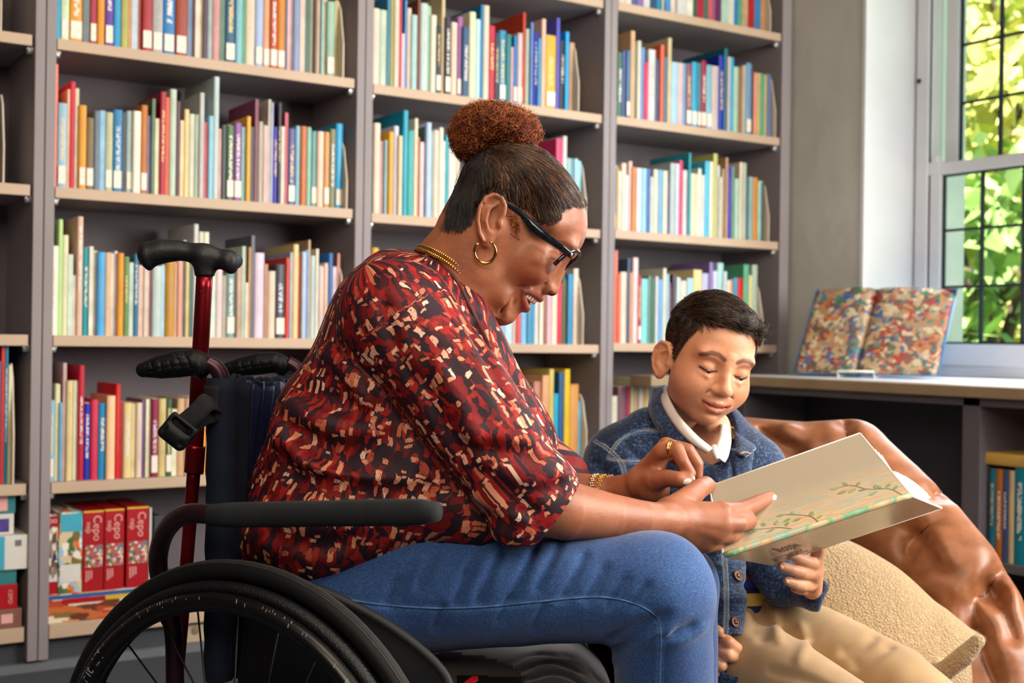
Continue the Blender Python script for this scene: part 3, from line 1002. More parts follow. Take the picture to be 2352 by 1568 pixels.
        for axis in range(3):
            o1, o2 = [(1, 2), (2, 0), (0, 1)][axis]
            sa = [slice(None)] * 3; sb = [slice(None)] * 3
            sa[axis] = slice(0, -1); sb[axis] = slice(1, None)
            A, B = s[tuple(sa)], s[tuple(sb)]
            e = np.nonzero(A != B)
            e = np.stack(e, 1)
            ok = (e[:, o1] > 0) & (e[:, o2] > 0) & (e[:, o1] < n[o1] - 1) & (e[:, o2] < n[o2] - 1)
            e = e[ok]
            inside_first = A[e[:, 0], e[:, 1], e[:, 2]]
            def g(du, dv):
                q = e.copy(); q[:, o1] -= du; q[:, o2] -= dv
                return idm[q[:, 0], q[:, 1], q[:, 2]]
            q = np.stack([g(1, 1), g(0, 1), g(0, 0), g(1, 0)], 1)
            q[~inside_first] = q[~inside_first][:, ::-1]
            quads.append(q)
        q = np.concatenate(quads)
        q = q[(q >= 0).all(1)]
        for _ in range(relax):
            sm = np.zeros_like(vs); c = np.zeros(len(vs))
            for a, b in ((0, 1), (1, 2), (2, 3), (3, 0)):
                np.add.at(sm, q[:, a], vs[q[:, b]]); np.add.at(c, q[:, a], 1)
                np.add.at(sm, q[:, b], vs[q[:, a]]); np.add.at(c, q[:, b], 1)
            ok = c > 0
            vs[ok] = vs[ok] * 0.5 + 0.5 * sm[ok] / c[ok][:, None]
        return vs, q

def SV(xa, ya, da, xb, yb, db, h):
    """sculpting grid that holds the part of the view between two corners and two depths"""
    cs = np.array([C(x, y, d) for x in (xa, xb) for y in (ya, yb) for d in (da, db)])
    return Sculpt(cs.min(0), cs.max(0), h)
def np_mesh(name, vs, q, sm=True, attrs=None, world=True):
    """mesh from numpy arrays (camera axes); attrs: name -> (n,3) colours or vectors, or (n,) floats"""
    v = to_world(vs) if world else vs
    me = bpy.data.meshes.new(name)
    me.vertices.add(len(v)); me.vertices.foreach_set('co', np.ascontiguousarray(v, np.float32).ravel())
    m = q.shape[1]
    me.loops.add(q.size); me.loops.foreach_set('vertex_index', np.ascontiguousarray(q[:, ::-1] if FLIP else q, np.int32).ravel())
    me.polygons.add(len(q)); me.polygons.foreach_set('loop_start', np.arange(0, q.size, m, dtype=np.int32))
    me.update(calc_edges=True)
    me.polygons.foreach_set('use_smooth', [sm] * len(q))
    for k, a in (attrs or {}).items():
        a = np.asarray(a, np.float32)
        if a.ndim == 1:
            t = me.attributes.new(k, 'FLOAT', 'POINT'); t.data.foreach_set('value', a)
        else:
            t = me.attributes.new(k, 'FLOAT_VECTOR', 'POINT'); t.data.foreach_set('vector', np.ascontiguousarray(a).ravel())
    me.update()
    return me
FLIP = True    # camera axes (right, up, depth) are left-handed, so faces turn round
def merge(*parts):
    vs, qs, o = [], [], 0
    for v, q in parts:
        vs.append(v); qs.append(q + o); o += len(v)
    return np.concatenate(vs), np.concatenate(qs)
def seg_dist(v, a, b):
    a = np.asarray(a, float); b = np.asarray(b, float); ba = b - a
    t = np.clip(((v - a) @ ba) / max(ba @ ba, 1e-12), 0, 1)
    return np.linalg.norm(v - a - t[:, None] * ba, axis=1), t
def path_dist(v, pts):
    d = np.full(len(v), 1e9); s = np.zeros(len(v)); acc = 0.0
    for a, b in zip(pts[:-1], pts[1:]):
        dd, t = seg_dist(v, a, b)
        L = np.linalg.norm(np.asarray(b) - np.asarray(a))
        m = dd < d
        d[m] = dd[m]; s[m] = acc + t[m] * L
        acc += L
    return d, s
def sstep(a, b, x):
    t = np.clip((x - a) / (b - a), 0, 1)
    return t * t * (3 - 2 * t)
def poly_sd(poly, X, Y):
    """signed distance to a 2D polygon, positive inside"""
    poly = np.array(poly, float); n = len(poly)
    d = np.full(X.shape, 1e9); ins = np.zeros(X.shape, bool)
    for i in range(n):
        ax, ay = poly[i]; bx, by = poly[(i + 1) % n]
        ex, ey = bx - ax, by - ay
        t = np.clip(((X - ax) * ex + (Y - ay) * ey) / (ex * ex + ey * ey + 1e-12), 0, 1)
        d = np.minimum(d, (X - ax - t * ex) ** 2 + (Y - ay - t * ey) ** 2)
        c = ((ay > Y) != (by > Y)) & (X < (bx - ax) * (Y - ay) / (by - ay + 1e-12) + ax)
        ins ^= c
    d = np.sqrt(d)
    return np.where(ins, d, -d)
def sinenoise(seed, n, fmin, fmax):
    r = np.random.default_rng(seed)
    k = r.normal(size=(n, 3)); k /= np.linalg.norm(k, axis=1)[:, None]
    k *= r.uniform(fmin, fmax, (n, 1)); ph = r.uniform(0, 6.28, n)
    def f(x, y, z):
        s = 0
        for i in range(n):
            s = s + np.sin(k[i, 0] * x + k[i, 1] * y + k[i, 2] * z + ph[i])
        return s / n
    return f

def hair_obj(name, strands, radius, material, parent, tip=0.3, **kw):
    """strands: list of (n,3) world arrays -> one hair-curves object"""
    cu = bpy.data.hair_curves.new(name)
    cu.add_curves([len(s) for s in strands])
    allp = np.concatenate(strands).astype(np.float32)
    cu.position_data.foreach_set('vector', allp.ravel())
    rad = np.concatenate([np.linspace(1, tip, len(s)) * radius for s in strands]).astype(np.float32)
    ra = cu.attributes.get('radius') or cu.attributes.new('radius', 'FLOAT', 'POINT')
    ra.data.foreach_set('value', rad)
    cu.materials.append(material)
    o = bpy.data.objects.new(name, cu)
    COL.objects.link(o)
    if parent is not None:
        o.parent = parent
        o.matrix_parent_inverse = parent.matrix_basis.inverted()
    return tag(o, **kw)

# ---------------------------------------------------------------- skin and cloth materials
def skin_mat(name, base, deep, light, rough=0.50, sss=0.10):
    t = NT(name)
    at = t.n('Attribute', attribute_name='tint')        # rgb multiplier: lips, brows, scalp, and darkened nostrils and mouth gap
    nz = t.noise(t.coord(), 22.0, 4)
    n2 = t.noise(t.coord(), 170.0, 2)
    c = t.ramp(nz.outputs[0], [(0.25, hexc(deep)), (0.5, hexc(base)), (0.78, hexc(light))])
    c = t.mix(0.10, c, t.ramp(n2.outputs[0], [(0.3, hexc(deep)), (0.7, hexc(light))]))
    t.base(t.mix(1.0, c, at.outputs['Vector'], 'MULTIPLY'))
    t.val(t.b, Roughness=rough)
    t.b.inputs['Subsurface Weight'].default_value = sss
    t.b.inputs['Subsurface Radius'].default_value = (0.006, 0.0025, 0.0012)
    t.b.inputs['Subsurface Scale'].default_value = 1.0
    n3 = t.noise(t.coord(), 420.0, 2)
    n4 = t.noise(t.mapping(t.coord(), (1, 1, 2.2)), 95.0, 3)
    t.bump(t.math('ADD', t.math('MULTIPLY', n3.outputs[0], .35), n4.outputs[0]), 0.22, 0.0012)
    return t.m
M_skinW = skin_mat('skin_woman', '9f6041', '874c30', 'b27553')
M_skinB = skin_mat('skin_boy', 'd69873', 'c6835f', 'e0ab88', 0.5, 0.12)
# ================================================================= the woman
DH = 1.70                       # depth of her head's mid plane
U = DH / F / 2.8                # one reading unit of the profile drawing, in metres
def hz(zx, zy, w=0.0):
    p = C(980 + zx / 2.8, 220 + zy / 2.8, DH)
    return np.array([p[0], p[1], DH + w])
PROFILE = [(1018, 700), (1030, 770), (1033, 830), (1025, 890), (1007, 945), (980, 992), (952, 1028), (926, 1062), (906, 1098), (888, 1140),
           (868, 1186), (855, 1225), (850, 1252), (838, 1275), (815, 1287), (790, 1284), (770, 1272), (752, 1278), (742, 1290), (733, 1305), (712, 1311),
           (690, 1306), (668, 1322), (654, 1340), (650, 1360), (634, 1382), (606, 1388), (592, 1398), (580, 1416), (567, 1440), (545, 1458), (510, 1466), (478, 1458), (455, 1442),
           (425, 1432), (380, 1440), (300, 1500), (60, 1400), (-40, 1150), (20, 985), (112, 885), (128, 790), (152, 700), (178, 610), (208, 520), (248, 440), (312, 372), (400, 325),
           (500, 295), (600, 292), (700, 318), (780, 362), (860, 437), (930, 520), (980, 602), (1008, 664)]
CTRL = np.array([  # x, y, half width A, rounding R
    (450, 600, 350, 300), (650, 480, 345, 280), (300, 650, 330, 280), (850, 620, 330, 260), (960, 800, 285, 210), (940, 960, 260, 170), (800, 850, 335, 230),
    (870, 1050, 215, 120), (800, 1060, 285, 160), (720, 1060, 330, 200), (690, 1160, 300, 200), (820, 1250, 92, 62), (850, 1225, 80, 60), (890, 1115, 118, 80), (868, 1170, 95, 66), (770, 1235, 150, 90),
    (700, 1285, 160, 95), (620, 1290, 210, 120), (635, 1365, 135, 80), (560, 1440, 130, 95), (490, 1420, 190, 120), (480, 1300, 265, 180), (380, 1150, 300, 230), (420, 850, 345, 280), (200, 850, 270, 230), (300, 1300, 255, 220), (60, 1150, 250, 200)], float)
def head_field(zx, zy):
    s = poly_sd(PROFILE, zx, zy)
    wsum = np.zeros(zx.shape); A = np.zeros(zx.shape); R = np.zeros(zx.shape)
    for (x, y, a, r) in CTRL:
        w = 1.0 / (((zx - x) ** 2 + (zy - y) ** 2 + 900.0) ** 1.5)
        wsum += w; A += w * a; R += w * r
    A /= wsum; R /= wsum
    q = np.clip(s / R, 0, 1)
    return s, A * np.sqrt(np.maximum(1 - (1 - q) ** 2, 0))
def near(zx, zy, out=0.0):
    """point on the camera-side surface of her head at this place of the profile, 'out' metres proud of it"""
    _, wv = head_field(np.array([float(zx)]), np.array([float(zy)]))
    return hz(zx, zy, -wv[0] * U - out)

HS = 0.0016
lo = hz(-60, 1560, -0.105); hi = hz(1110, 210, 0.085)
sk = Sculpt(lo, hi, HS)
gx = (sk.ax[0] - hz(0, 0)[0]) / U
gy = (hz(0, 0)[1] - sk.ax[1]) / U
XX, YY = np.meshgrid(gx, gy, indexing='ij')
s2, W2 = head_field(XX, YY)
Q = np.abs(sk.ax[2][None, None, :] - DH) - (W2 * U)[:, :, None]
gxx, gyy = np.gradient(W2 * U, HS)
slope = np.sqrt(1 + np.minimum(gxx ** 2 + gyy ** 2, 16.0))
Q = Q / slope[:, :, None]
out2 = (np.maximum(-s2, 0) * U)[:, :, None]
sk.D = np.where(out2 > 0, np.sqrt(out2 ** 2 + np.maximum(Q, 0) ** 2), Q).astype(np.float32)
# soften the extruded field a little
for axn in range(3):
    D = sk.D
    sk.D = (np.roll(D, 1, axn) + 2 * D + np.roll(D, -1, axn)) / 4
# neck, as far as the blouse hides it
NECK = [C(1100, 575, DH), C(1052, 640, DH), C(985, 720, DH)]
sk.chain(NECK, [0.055, 0.057, 0.075], 0.05)
sk.cap(hz(330, 980, -0.045), hz(200, 1330, -0.035), 0.012, 0.016, 0.03)        # neck muscle below the ear
for sg in (-1, 1):
    f = lambda x, y, o=0.0: (lambda p: np.array([p[0], p[1], DH + (p[2] - DH) * -sg]))(near(x, y, o))
    sk.ell(f(812, 1062, 0.001), (0.012, 0.010, 0.006), k=0.012, op='s')         # eye socket
    sk.ell(f(805, 1064, -0.003), (0.0105, 0.0085, 0.006), k=0.004)              # closed lid over the eye
    sk.ell(f(700, 1120, -0.0105), (0.021, 0.017, 0.014), k=0.022)                # cheek lifted by the smile
    sk.ell(f(885, 980, -0.0065), (0.014, 0.007, 0.008), k=0.014)                 # brow ridge
    sk.chain([f(752, 1215, 0.002), f(700, 1232, 0.002), f(640, 1228, 0.002), f(600, 1245, 0.002), f(572, 1290, 0.002), f(556, 1345, 0.003)], [0.001, 0.002, 0.0026, 0.0026, 0.0024, 0.001], 0.006, 's')   # smile fold
    sk.chain([f(640, 1250, 0.002), f(545, 1310, 0.002), f(490, 1370, 0.002), f(462, 1428, 0.002)], [0.0006, 0.0011, 0.0012, 0.0004], 0.006, 's')    # fold beside the chin
    sk.ell(f(778, 1246, -0.0035), (0.0078, 0.0068, 0.0055), k=0.006)              # nostril wing
    sk.ell(hz(800, 1272, sg * 30 * U), (0.0045, 0.003, 0.004), k=0.002, op='s')
    # mouth: a gap between the lips, then the lips themselves
    sk.chain([f(622, 1270, 0.001), f(665, 1300, 0.0), hz(690, 1318, sg * 60 * U)], [0.002, 0.0065, 0.0075], 0.003, 's')
    sk.chain([f(620, 1256, 0.0), f(655, 1262, 0.0), f(695, 1280, -0.0005), hz(725, 1300, sg * 50 * U), hz(728, 1301, 0)], [0.002, 0.0042, 0.0050, 0.0050, 0.0048], 0.004)
    sk.chain([f(618, 1276, 0.0), f(618, 1312, 0.0), hz(630, 1352, sg * 90 * U), hz(638, 1362, 0)], [0.002, 0.0042, 0.0052, 0.0056], 0.004)
# ear on the camera side (and its twin)
for sg in (-1, 1):
    ew = lambda x, y, o: hz(x, y, sg * (338 * U + 0.006 + o + max(0, (430 - x)) * U * 0.25))
    sk.ell(ew(420, 815, 0.0), (0.0175, 0.0295, 0.0062), k=0.006)
    sk.ell(ew(392, 945, -0.001), (0.0085, 0.0125, 0.0055), k=0.006)
    sk.ell(ew(438, 815, 0.006), (0.0098, 0.0195, 0.0062), k=0.004, op='s')
    hx = [(470, 845), (500, 800), (508, 748), (486, 700), (438, 678), (388, 700), (352, 762), (340, 840), (352, 920), (372, 962)]
    sk.chain([ew(x, y, 0.0045) for x, y in hx], [0.002] + [0.0029] * 8 + [0.002], 0.003)
    sk.chain([ew(462, 735, 0.003), ew(410, 765, 0.0035), ew(386, 840, 0.0035), ew(402, 900, 0.003), ew(432, 916, 0.002)], [0.0018, 0.0026, 0.0027, 0.0026, 0.002], 0.003)
    sk.ell(ew(474, 858, 0.0035), (0.0042, 0.0055, 0.004), k=0.003)
    sk.chain([ew(372, 730, 0.005), ew(362, 800, 0.005), ew(364, 860, 0.005)], 0.0012, 0.002, 's')
headV, headQ = sk.mesh(1)
inside = sk.D < 0
fk = inside.argmax(axis=2)
colhas = inside.any(axis=2)
HD = np.where(colhas, sk.ax[2][fk], DH)          # depth of the camera-side surface over the profile plane
def near_v(x, y, out=0.0):
    x = np.asarray(x, float); y = np.asarray(y, float)
    X = hz(0, 0)[0] + x * U; Y = hz(0, 0)[1] - y * U
    fi = np.clip((X - sk.lo[0]) / HS, 0, sk.n[0] - 1.001); fj = np.clip((Y - sk.lo[1]) / HS, 0, sk.n[1] - 1.001)
    i, j = fi.astype(int), fj.astype(int); u, v = fi - i, fj - j
    d = HD[i, j] * (1 - u) * (1 - v) + HD[i + 1, j] * u * (1 - v) + HD[i, j + 1] * (1 - u) * v + HD[i + 1, j + 1] * u * v
    return np.stack([X, Y, d - out], 1)


# near (right) arm and hand
def z3(zx, zy, d):
    return C(1300 + zx / 3.733, 980 + zy / 3.733, d)
def hand_chain(s, pts, rs, k=0.004):
    s.chain(pts, rs, k)
a = SV(1180, 1300, 1.40, 1800, 1040, 1.95, 0.0019)
a.chain([C(1190, 1140, 1.53), C(1300, 1172, 1.555), C(1400, 1186, 1.58), C(1470, 1191, 1.60), C(1525, 1193, 1.63)], [0.041, 0.0365, 0.029, 0.0235, 0.0205], 0.012)
a.cap(C(1525, 1193, 1.63), C(1560, 1196, 1.645), 0.0205, 0.021, 0.01)
# palm: metacarpals from the wrist to each knuckle
wr = z3(880, 790, 1.645)
K = {'i': z3(1340, 735, 1.672), 'm': z3(1345, 830, 1.66), 'r': z3(1290, 915, 1.66), 'p': z3(1205, 985, 1.665)}
for kk, r0, r1 in (('i', .0175, .0140), ('m', .0185, .0142), ('r', .0175, .0132), ('p', .0165, .0118)):
    st = wr + np.array([0, {'i': .007, 'm': .002, 'r': -.006, 'p': -.014}[kk], 0.004])
    a.cap(st, K[kk], r0, r1, 0.012)
a.cap(z3(930, 960, 1.66), z3(1190, 1010, 1.672), 0.013, 0.010, 0.012)
# fingers: index lies straight along the cover, the others curl under it
a.chain([K['i'], z3(1480, 722, 1.700), z3(1570, 690, 1.72), z3(1672, 640, 1.745), z3(1752, 605, 1.765)], [.0138, .0122, .0118, .0104, .0086], 0.004)
a.chain([K['m'], z3(1480, 825, 1.675), z3(1560, 805, 1.700), z3(1530, 825, 1.735), z3(1450, 850, 1.745)], [.0138, .0124, .0122, .0104, .009], 0.003)
a.chain([K['r'], z3(1400, 925, 1.675), z3(1458, 908, 1.70), z3(1420, 915, 1.73), z3(1350, 925, 1.735)], [.0130, .0116, .0114, .010, .0084], 0.003)
a.chain([K['p'], z3(1280, 1003, 1.677), z3(1322, 1000, 1.695), z3(1280, 1002, 1.715), z3(1235, 995, 1.72)], [.0118, .0106, .0104, .009, .0075], 0.003)
# thumb rises on the inside of the cover
a.chain([z3(900, 725, 1.655), z3(1030, 630, 1.69), z3(1130, 542, 1.73), z3(1195, 500, 1.775), z3(1245, 520, 1.83)], [.019, .0168, .0138, .0130, .0098], 0.008)
# tendons and knuckle dimples
for kk in 'imr':
    a.cap(wr + (K[kk] - wr) * 0.35 + np.array([0, 0, -0.014]), K[kk] + np.array([-0.004, 0, -0.010]), 0.0016, 0.003, 0.008)
armV, armQ = a.mesh(1)

# far (left) forearm and hand, pinching the page
b = SV(1230, 1210, 1.62, 1660, 985, 2.02, 0.0019)
b.chain([C(1180, 1140, 1.90), C(1320, 1128, 1.88), C(1400, 1128, 1.865), C(1445, 1124, 1.85)], [0.034, 0.028, 0.0225, 0.0205], 0.012)
b.chain([C(1445, 1124, 1.85), z3(640, 490, 1.835)], [0.0205, 0.022], 0.012)
wl = z3(640, 490, 1.835)
KL = {'i': z3(820, 215, 1.79), 'm': z3(860, 165, 1.81), 'r': z3(870, 170, 1.835), 'p': z3(850, 220, 1.855)}
for kk, r0, r1 in (('i', .018, .0128), ('m', .018, .0125), ('r', .017, .0115), ('p', .015, .0105)):
    b.cap(wl + (KL[kk] - wl) * 0.12, KL[kk], r0, r1, 0.012)
b.chain([KL['i'], z3(950, 195, 1.775), z3(1000, 300, 1.765), z3(1068, 400, 1.765)], [.0122, .0108, .0095, .0078], 0.003)
b.chain([KL['m'], z3(1040, 205, 1.80), z3(1120, 320, 1.80), z3(1125, 430, 1.80)], [.012, .0110, .0098, .008], 0.003)
b.chain([KL['r'], z3(1050, 235, 1.83), z3(1110, 340, 1.835), z3(1110, 440, 1.83)], [.0112, .0102, .0092, .0076], 0.003)
b.chain([KL['p'], z3(980, 290, 1.86), z3(1040, 370, 1.86), z3(1060, 440, 1.855)], [.010, .0092, .0082, .0068], 0.003)
b.chain([z3(660, 500, 1.82), z3(760, 455, 1.785), z3(880, 438, 1.765), z3(970, 455, 1.755), z3(1040, 470, 1.755)], [.020, .0165, .0120, .0112, .0088], 0.008)
b.ell(z3(760, 545, 1.80), (0.022, 0.017, 0.016), k=0.012)
b.cap(z3(740, 330, 1.78), z3(890, 330, 1.785), 0.006, 0.008, 0.008, 's')       # hollow of the palm
for q in ((760, 300, 820, 170), (700, 400, 790, 330)):
    b.cap(z3(q[0], q[1], 1.772), z3(q[2], q[3], 1.772), 0.0012, 0.0012, 0.004, 's')
farV, farQ = b.mesh(1)

# body core inside the clothes (coarse), so that it is one whole figure
c = SV(500, 1900, 1.40, 1750, 600, 2.05, 0.009)
c.chain([C(985, 720, DH), C(930, 800, DH)], [0.07, 0.08], 0.04)
c.chain([C(900, 850, DH), C(840, 1050, DH), C(800, 1200, DH)], [0.085, 0.085, 0.085], 0.04, flat=((0, 0, 1), 1.35))
c.chain([C(930, 760, 1.575), C(1190, 1130, 1.53)], [0.042, 0.034], 0.03)
c.chain([C(960, 760, 1.84), C(1200, 1130, 1.89)], [0.045, 0.034], 0.03)
for dd in (1.61, 1.80):
    c.chain([C(820, 1330, dd), C(1500, 1330, dd - 0.02), C(1560, 1800, dd)], [0.066, 0.05, 0.035], 0.03)
coreV, coreQ = c.mesh(0)
V, Qd = merge((headV, headQ), (armV, armQ), (farV, farQ), (coreV, coreQ))
# paint: lips, brow, scalp under the hair, darkened nostrils and mouth gap
tint = np.ones((len(V), 3))
zx = (V[:, 0] - hz(0, 0)[0]) / U; zy = (hz(0, 0)[1] - V[:, 1]) / U
isH = np.arange(len(V)) < len(headV)
def paint(d, r0, r1, col, amt=1.0):
    m = (1 - sstep(r0, r1, d)) * amt
    tint[:] = tint * (1 - m[:, None]) + m[:, None] * np.array(col)
V2 = np.stack([zx, zy], 1)
def pd2(pts):
    d, _ = path_dist(np.c_[V2, np.zeros(len(V2))], [np.array([x, y, 0.0]) for x, y in pts])
    return np.where(isH, d, 1e6)
paint(pd2([(622, 1257), (660, 1262), (700, 1284), (730, 1304)]), 15, 24, (0.62, 0.40, 0.46))
paint(pd2([(616, 1285), (617, 1315), (632, 1355), (645, 1365)]), 16, 26, (0.66, 0.38, 0.44))
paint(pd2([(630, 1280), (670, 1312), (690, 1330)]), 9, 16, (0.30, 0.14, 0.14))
paint(pd2([(835, 962), (880, 968), (915, 988), (936, 1012)]), 9, 20, (0.34, 0.27, 0.26), 0.85)
paint(pd2([(792, 1060), (830, 1078)]), 4, 9, (0.25, 0.18, 0.17), 0.9)
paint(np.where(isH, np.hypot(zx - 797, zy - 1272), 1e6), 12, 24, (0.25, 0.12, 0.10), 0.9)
HAIRLINE = [(1030, 690), (1000, 720), (950, 712), (900, 735), (850, 760), (848, 820), (800, 850), (740, 838), (660, 790), (590, 745), (530, 715), (490, 690), (430, 668), (350, 715), (318, 790), (300, 850), (235, 905), (90, 900), (60, 500), (300, 200), (800, 200), (1060, 500)]
sdh = poly_sd(HAIRLINE, zx, zy)
m = sstep(-6, 60, sdh + 26 * np.sin(zx * 0.05) * np.cos(zy * 0.04)) * isH
earzone = np.hypot((zx - 420) / 92, (zy - 830) / 160) < 1.05
m = np.where(earzone & (np.abs(V[:, 2] - DH) > 338 * U + 0.001), 0, m)
tint = tint * (1 - m[:, None]) + m[:, None] * np.array((0.30, 0.27, 0.27))
paint(np.where(isH, np.hypot(zx - 700, zy - 1120), 1e6), 30, 160, (1.04, 0.94, 0.90), 0.6)
me = np_mesh('person', V, Qd, attrs={'tint': tint})
woman = put('person', me, M_skinW, label='woman in a wheelchair, leaning forward laughing, wearing a rust and maroon blouse and jeans', cat='person')
# ---------------------------------------------------------------- her hair: sleek strands swept up into a curly bun
def hair_mat(name, stops, rough=0.45):
    t = NT(name)
    hi = t.n('HairInfo')
    t.base(t.ramp(hi.outputs['Random'], [(p, hexc(c)) for p, c in stops]))
    t.val(t.b, Roughness=rough)
    t.b.inputs['Specular IOR Level'].default_value = 0.35
    return t.m
M_sleek = hair_mat('sleek_hair', [(0.0, '0d0b0c'), (0.5, '1f1613'), (0.75, '472a1b'), (0.92, '764a2d'), (1.0, 'a67c58')], 0.38)
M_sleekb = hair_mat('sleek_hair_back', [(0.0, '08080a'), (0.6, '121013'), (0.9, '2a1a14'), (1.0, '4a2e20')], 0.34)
M_curl = hair_mat('curly_hair', [(0.0, '3a140a'), (0.35, '74300f'), (0.7, '9c4c1e'), (1.0, 'cd8448')], 0.5)
rg = np.random.default_rng(3)
HP = [(1024, 705), (1000, 722), (950, 715), (900, 738), (852, 760), (846, 815), (800, 842), (740, 830), (660, 782), (590, 738), (530, 708), (490, 684), (430, 655), (350, 700), (310, 790), (292, 850), (235, 900), (112, 890), (126, 790), (152, 700), (178, 610), (208, 520), (248, 440), (312, 372), (400, 322), (500, 292), (600, 290), (700, 316), (780, 360), (860, 435), (930, 518), (980, 600), (1010, 664)]
strands, dark = [], []
BUN = np.array([395.0, 372.0])
pts = rg.uniform((100, 280), (1040, 910), (9000, 2))
ins = poly_sd(HP, pts[:, 0], pts[:, 1])
pts = pts[ins > 2]
edge = []
for a_, b_ in zip(HP, HP[1:18]):
    for t_ in np.linspace(0, 1, 14, endpoint=False):
        edge.append((a_[0] + (b_[0] - a_[0]) * t_, a_[1] + (b_[1] - a_[1]) * t_))
edge = np.array(edge)
for rep in range(7):
    pts = np.concatenate([pts, edge + rg.normal(size=edge.shape) * 10])
rg.shuffle(pts)
for p in pts[:7500]:
    goal = BUN + rg.normal(size=2) * (46, 26)
    L = np.linalg.norm(goal - p)
    if L < 50: continue
    n = 9
    tt = np.linspace(0, min(1, rg.uniform(0.55, 1.0)), n)[:, None]
    perp = np.array([-(goal - p)[1], (goal - p)[0]]) / L
    bow = 0.13 * L * (1 if p[0] > 420 else -0.5)
    q = p + (goal - p) * tt + perp * (np.sin(tt * math.pi) * bow) + np.cumsum(rg.normal(size=(n, 2)) * 1.6, 0)
    w3 = near_v(q[:, 0], q[:, 1], 0.0012 + 0.0022 * np.minimum(1, tt[:, 0] * 6) + rg.uniform(0, 0.0014))
    if rg.random() < 0.15:
        w3[:, 2] = 2 * DH - w3[:, 2]
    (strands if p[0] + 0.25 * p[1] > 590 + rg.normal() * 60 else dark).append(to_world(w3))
# baby hairs along the forehead edge
for (x, y) in edge[:100]:
    for k in range(5):
        q0 = np.array([x, y]) + rg.normal(size=2) * 9
        d0 = np.array([-0.55, 0.35]) + rg.normal(size=2) * 0.2
        tt = np.linspace(0, 1, 6)[:, None]
        q = q0 + d0 * tt * 90 + np.array([-0.4, -0.8]) * (tt ** 2) * 70
        strands.append(to_world(near_v(q[:, 0], q[:, 1], 0.0012)))
hair_obj('sleek_hair_back', dark, 0.00024, M_sleekb, woman, 0.5)
hair_obj('sleek_hair', strands, 0.00024, M_sleek, woman, 0.5)

# bun: dark core with coiled curls
bc = SV(1000, 420, 1.60, 1270, 200, 1.80, 0.0028)
for (x, y, d, rx, ry, rd, an) in ((1138, 294, DH, 88, 42, 0.046, 4), (1083, 320, DH, 42, 46, 0.042, 0), (1192, 304, DH - 0.01, 40, 34, 0.035, 20), (1125, 278, DH - 0.015, 52, 30, 0.036, 0)):
    bc.iell(x, y, d, rx, ry, rd, an, 0.02)
bc.displace(lambda x, y, z: 0.003 * sinenoise(5, 8, 200, 420)(x, y, z))
bv, bq = bc.mesh(1)
put('bun_core', np_mesh('bun_core', bv, bq), mat('bun_core', '3a150a', 0.8, var=0.2, scale=60), woman)
nrm = bv - np.array(C(1130, 290, DH)); nrm /= np.linalg.norm(nrm, axis=1)[:, None]
curls = []
pick = rg.integers(0, len(bv), 7000)
for i in pick:
    p0 = bv[i] - nrm[i] * 0.004
    if p0[2] > DH + 0.03 and rg.random() < 0.7: continue
    ax = nrm[i] + rg.normal(size=3) * 0.75; ax /= np.linalg.norm(ax)
    u = np.cross(ax, rg.normal(size=3)); u /= np.linalg.norm(u); w = np.cross(ax, u)
    n = 20
    tt = np.linspace(0, 1, n)
    turns = rg.uniform(1.4, 3.2); r = rg.uniform(0.0016, 0.0034); Ln = rg.uniform(0.006, 0.013)
    an = tt * turns * 2 * math.pi + rg.uniform(0, 6)
    q = p0 + np.outer(tt * Ln, ax) + r * (np.outer(np.cos(an), u) + np.outer(np.sin(an), w))
    curls.append(to_world(q))
hair_obj('curly_bun', curls, 0.00026, M_curl, woman, 0.8)
# little curls in front of the ear and fly-away curls
fl = []
for k in range(46):
    x, y = rg.uniform(525, 590), rg.uniform(790, 940)
    p0 = near(x, y, 0.001)
    n = 16; tt = np.linspace(0, 1, n); an = tt * rg.uniform(1.5, 3.5) * 6.28 + rg.uniform(0, 6); r = rg.uniform(0.0012, 0.0024)
    fl.append(to_world(p0 + np.stack([r * np.cos(an), -tt * 0.010 + r * np.sin(an), -0.001 - 0.001 * np.sin(an)], 1)))
hair_obj('sideburn_curls', fl, 0.00035, M_curl, woman, 0.8)

# teeth
g = G()
for sg in (-1, 1):
    for (x, y, wv, r) in ((703, 1312, 0.0042, .0046), (694, 1306, 0.0118, .0042), (680, 1297, 0.0185, .0042), (664, 1287, 0.0245, .0040), (648, 1278, 0.029, .0038)):
        bm = bmesh.new(); bmesh.ops.create_uvsphere(bm, u_segments=12, v_segments=8, radius=1.0)
        c0 = hz(x, y, sg * wv)
        for v in bm.verts:
            q = np.array(v.co[:])
            q = np.sign(q) * np.abs(q) ** 0.75
            dirs = np.array([[0.788, -0.616, 0], [-0.616, -0.788, 0], [0, 0, 1.0]])
            v.co = Vector(to_world(c0 + dirs[0] * q[0] * 0.003 + dirs[1] * q[1] * 0.0068 + dirs[2] * q[2] * r))
        g.bm(bm, sm=True)
g.put('teeth', mat('tooth_enamel', 'f0e6d8', 0.2, var=0.02), woman)
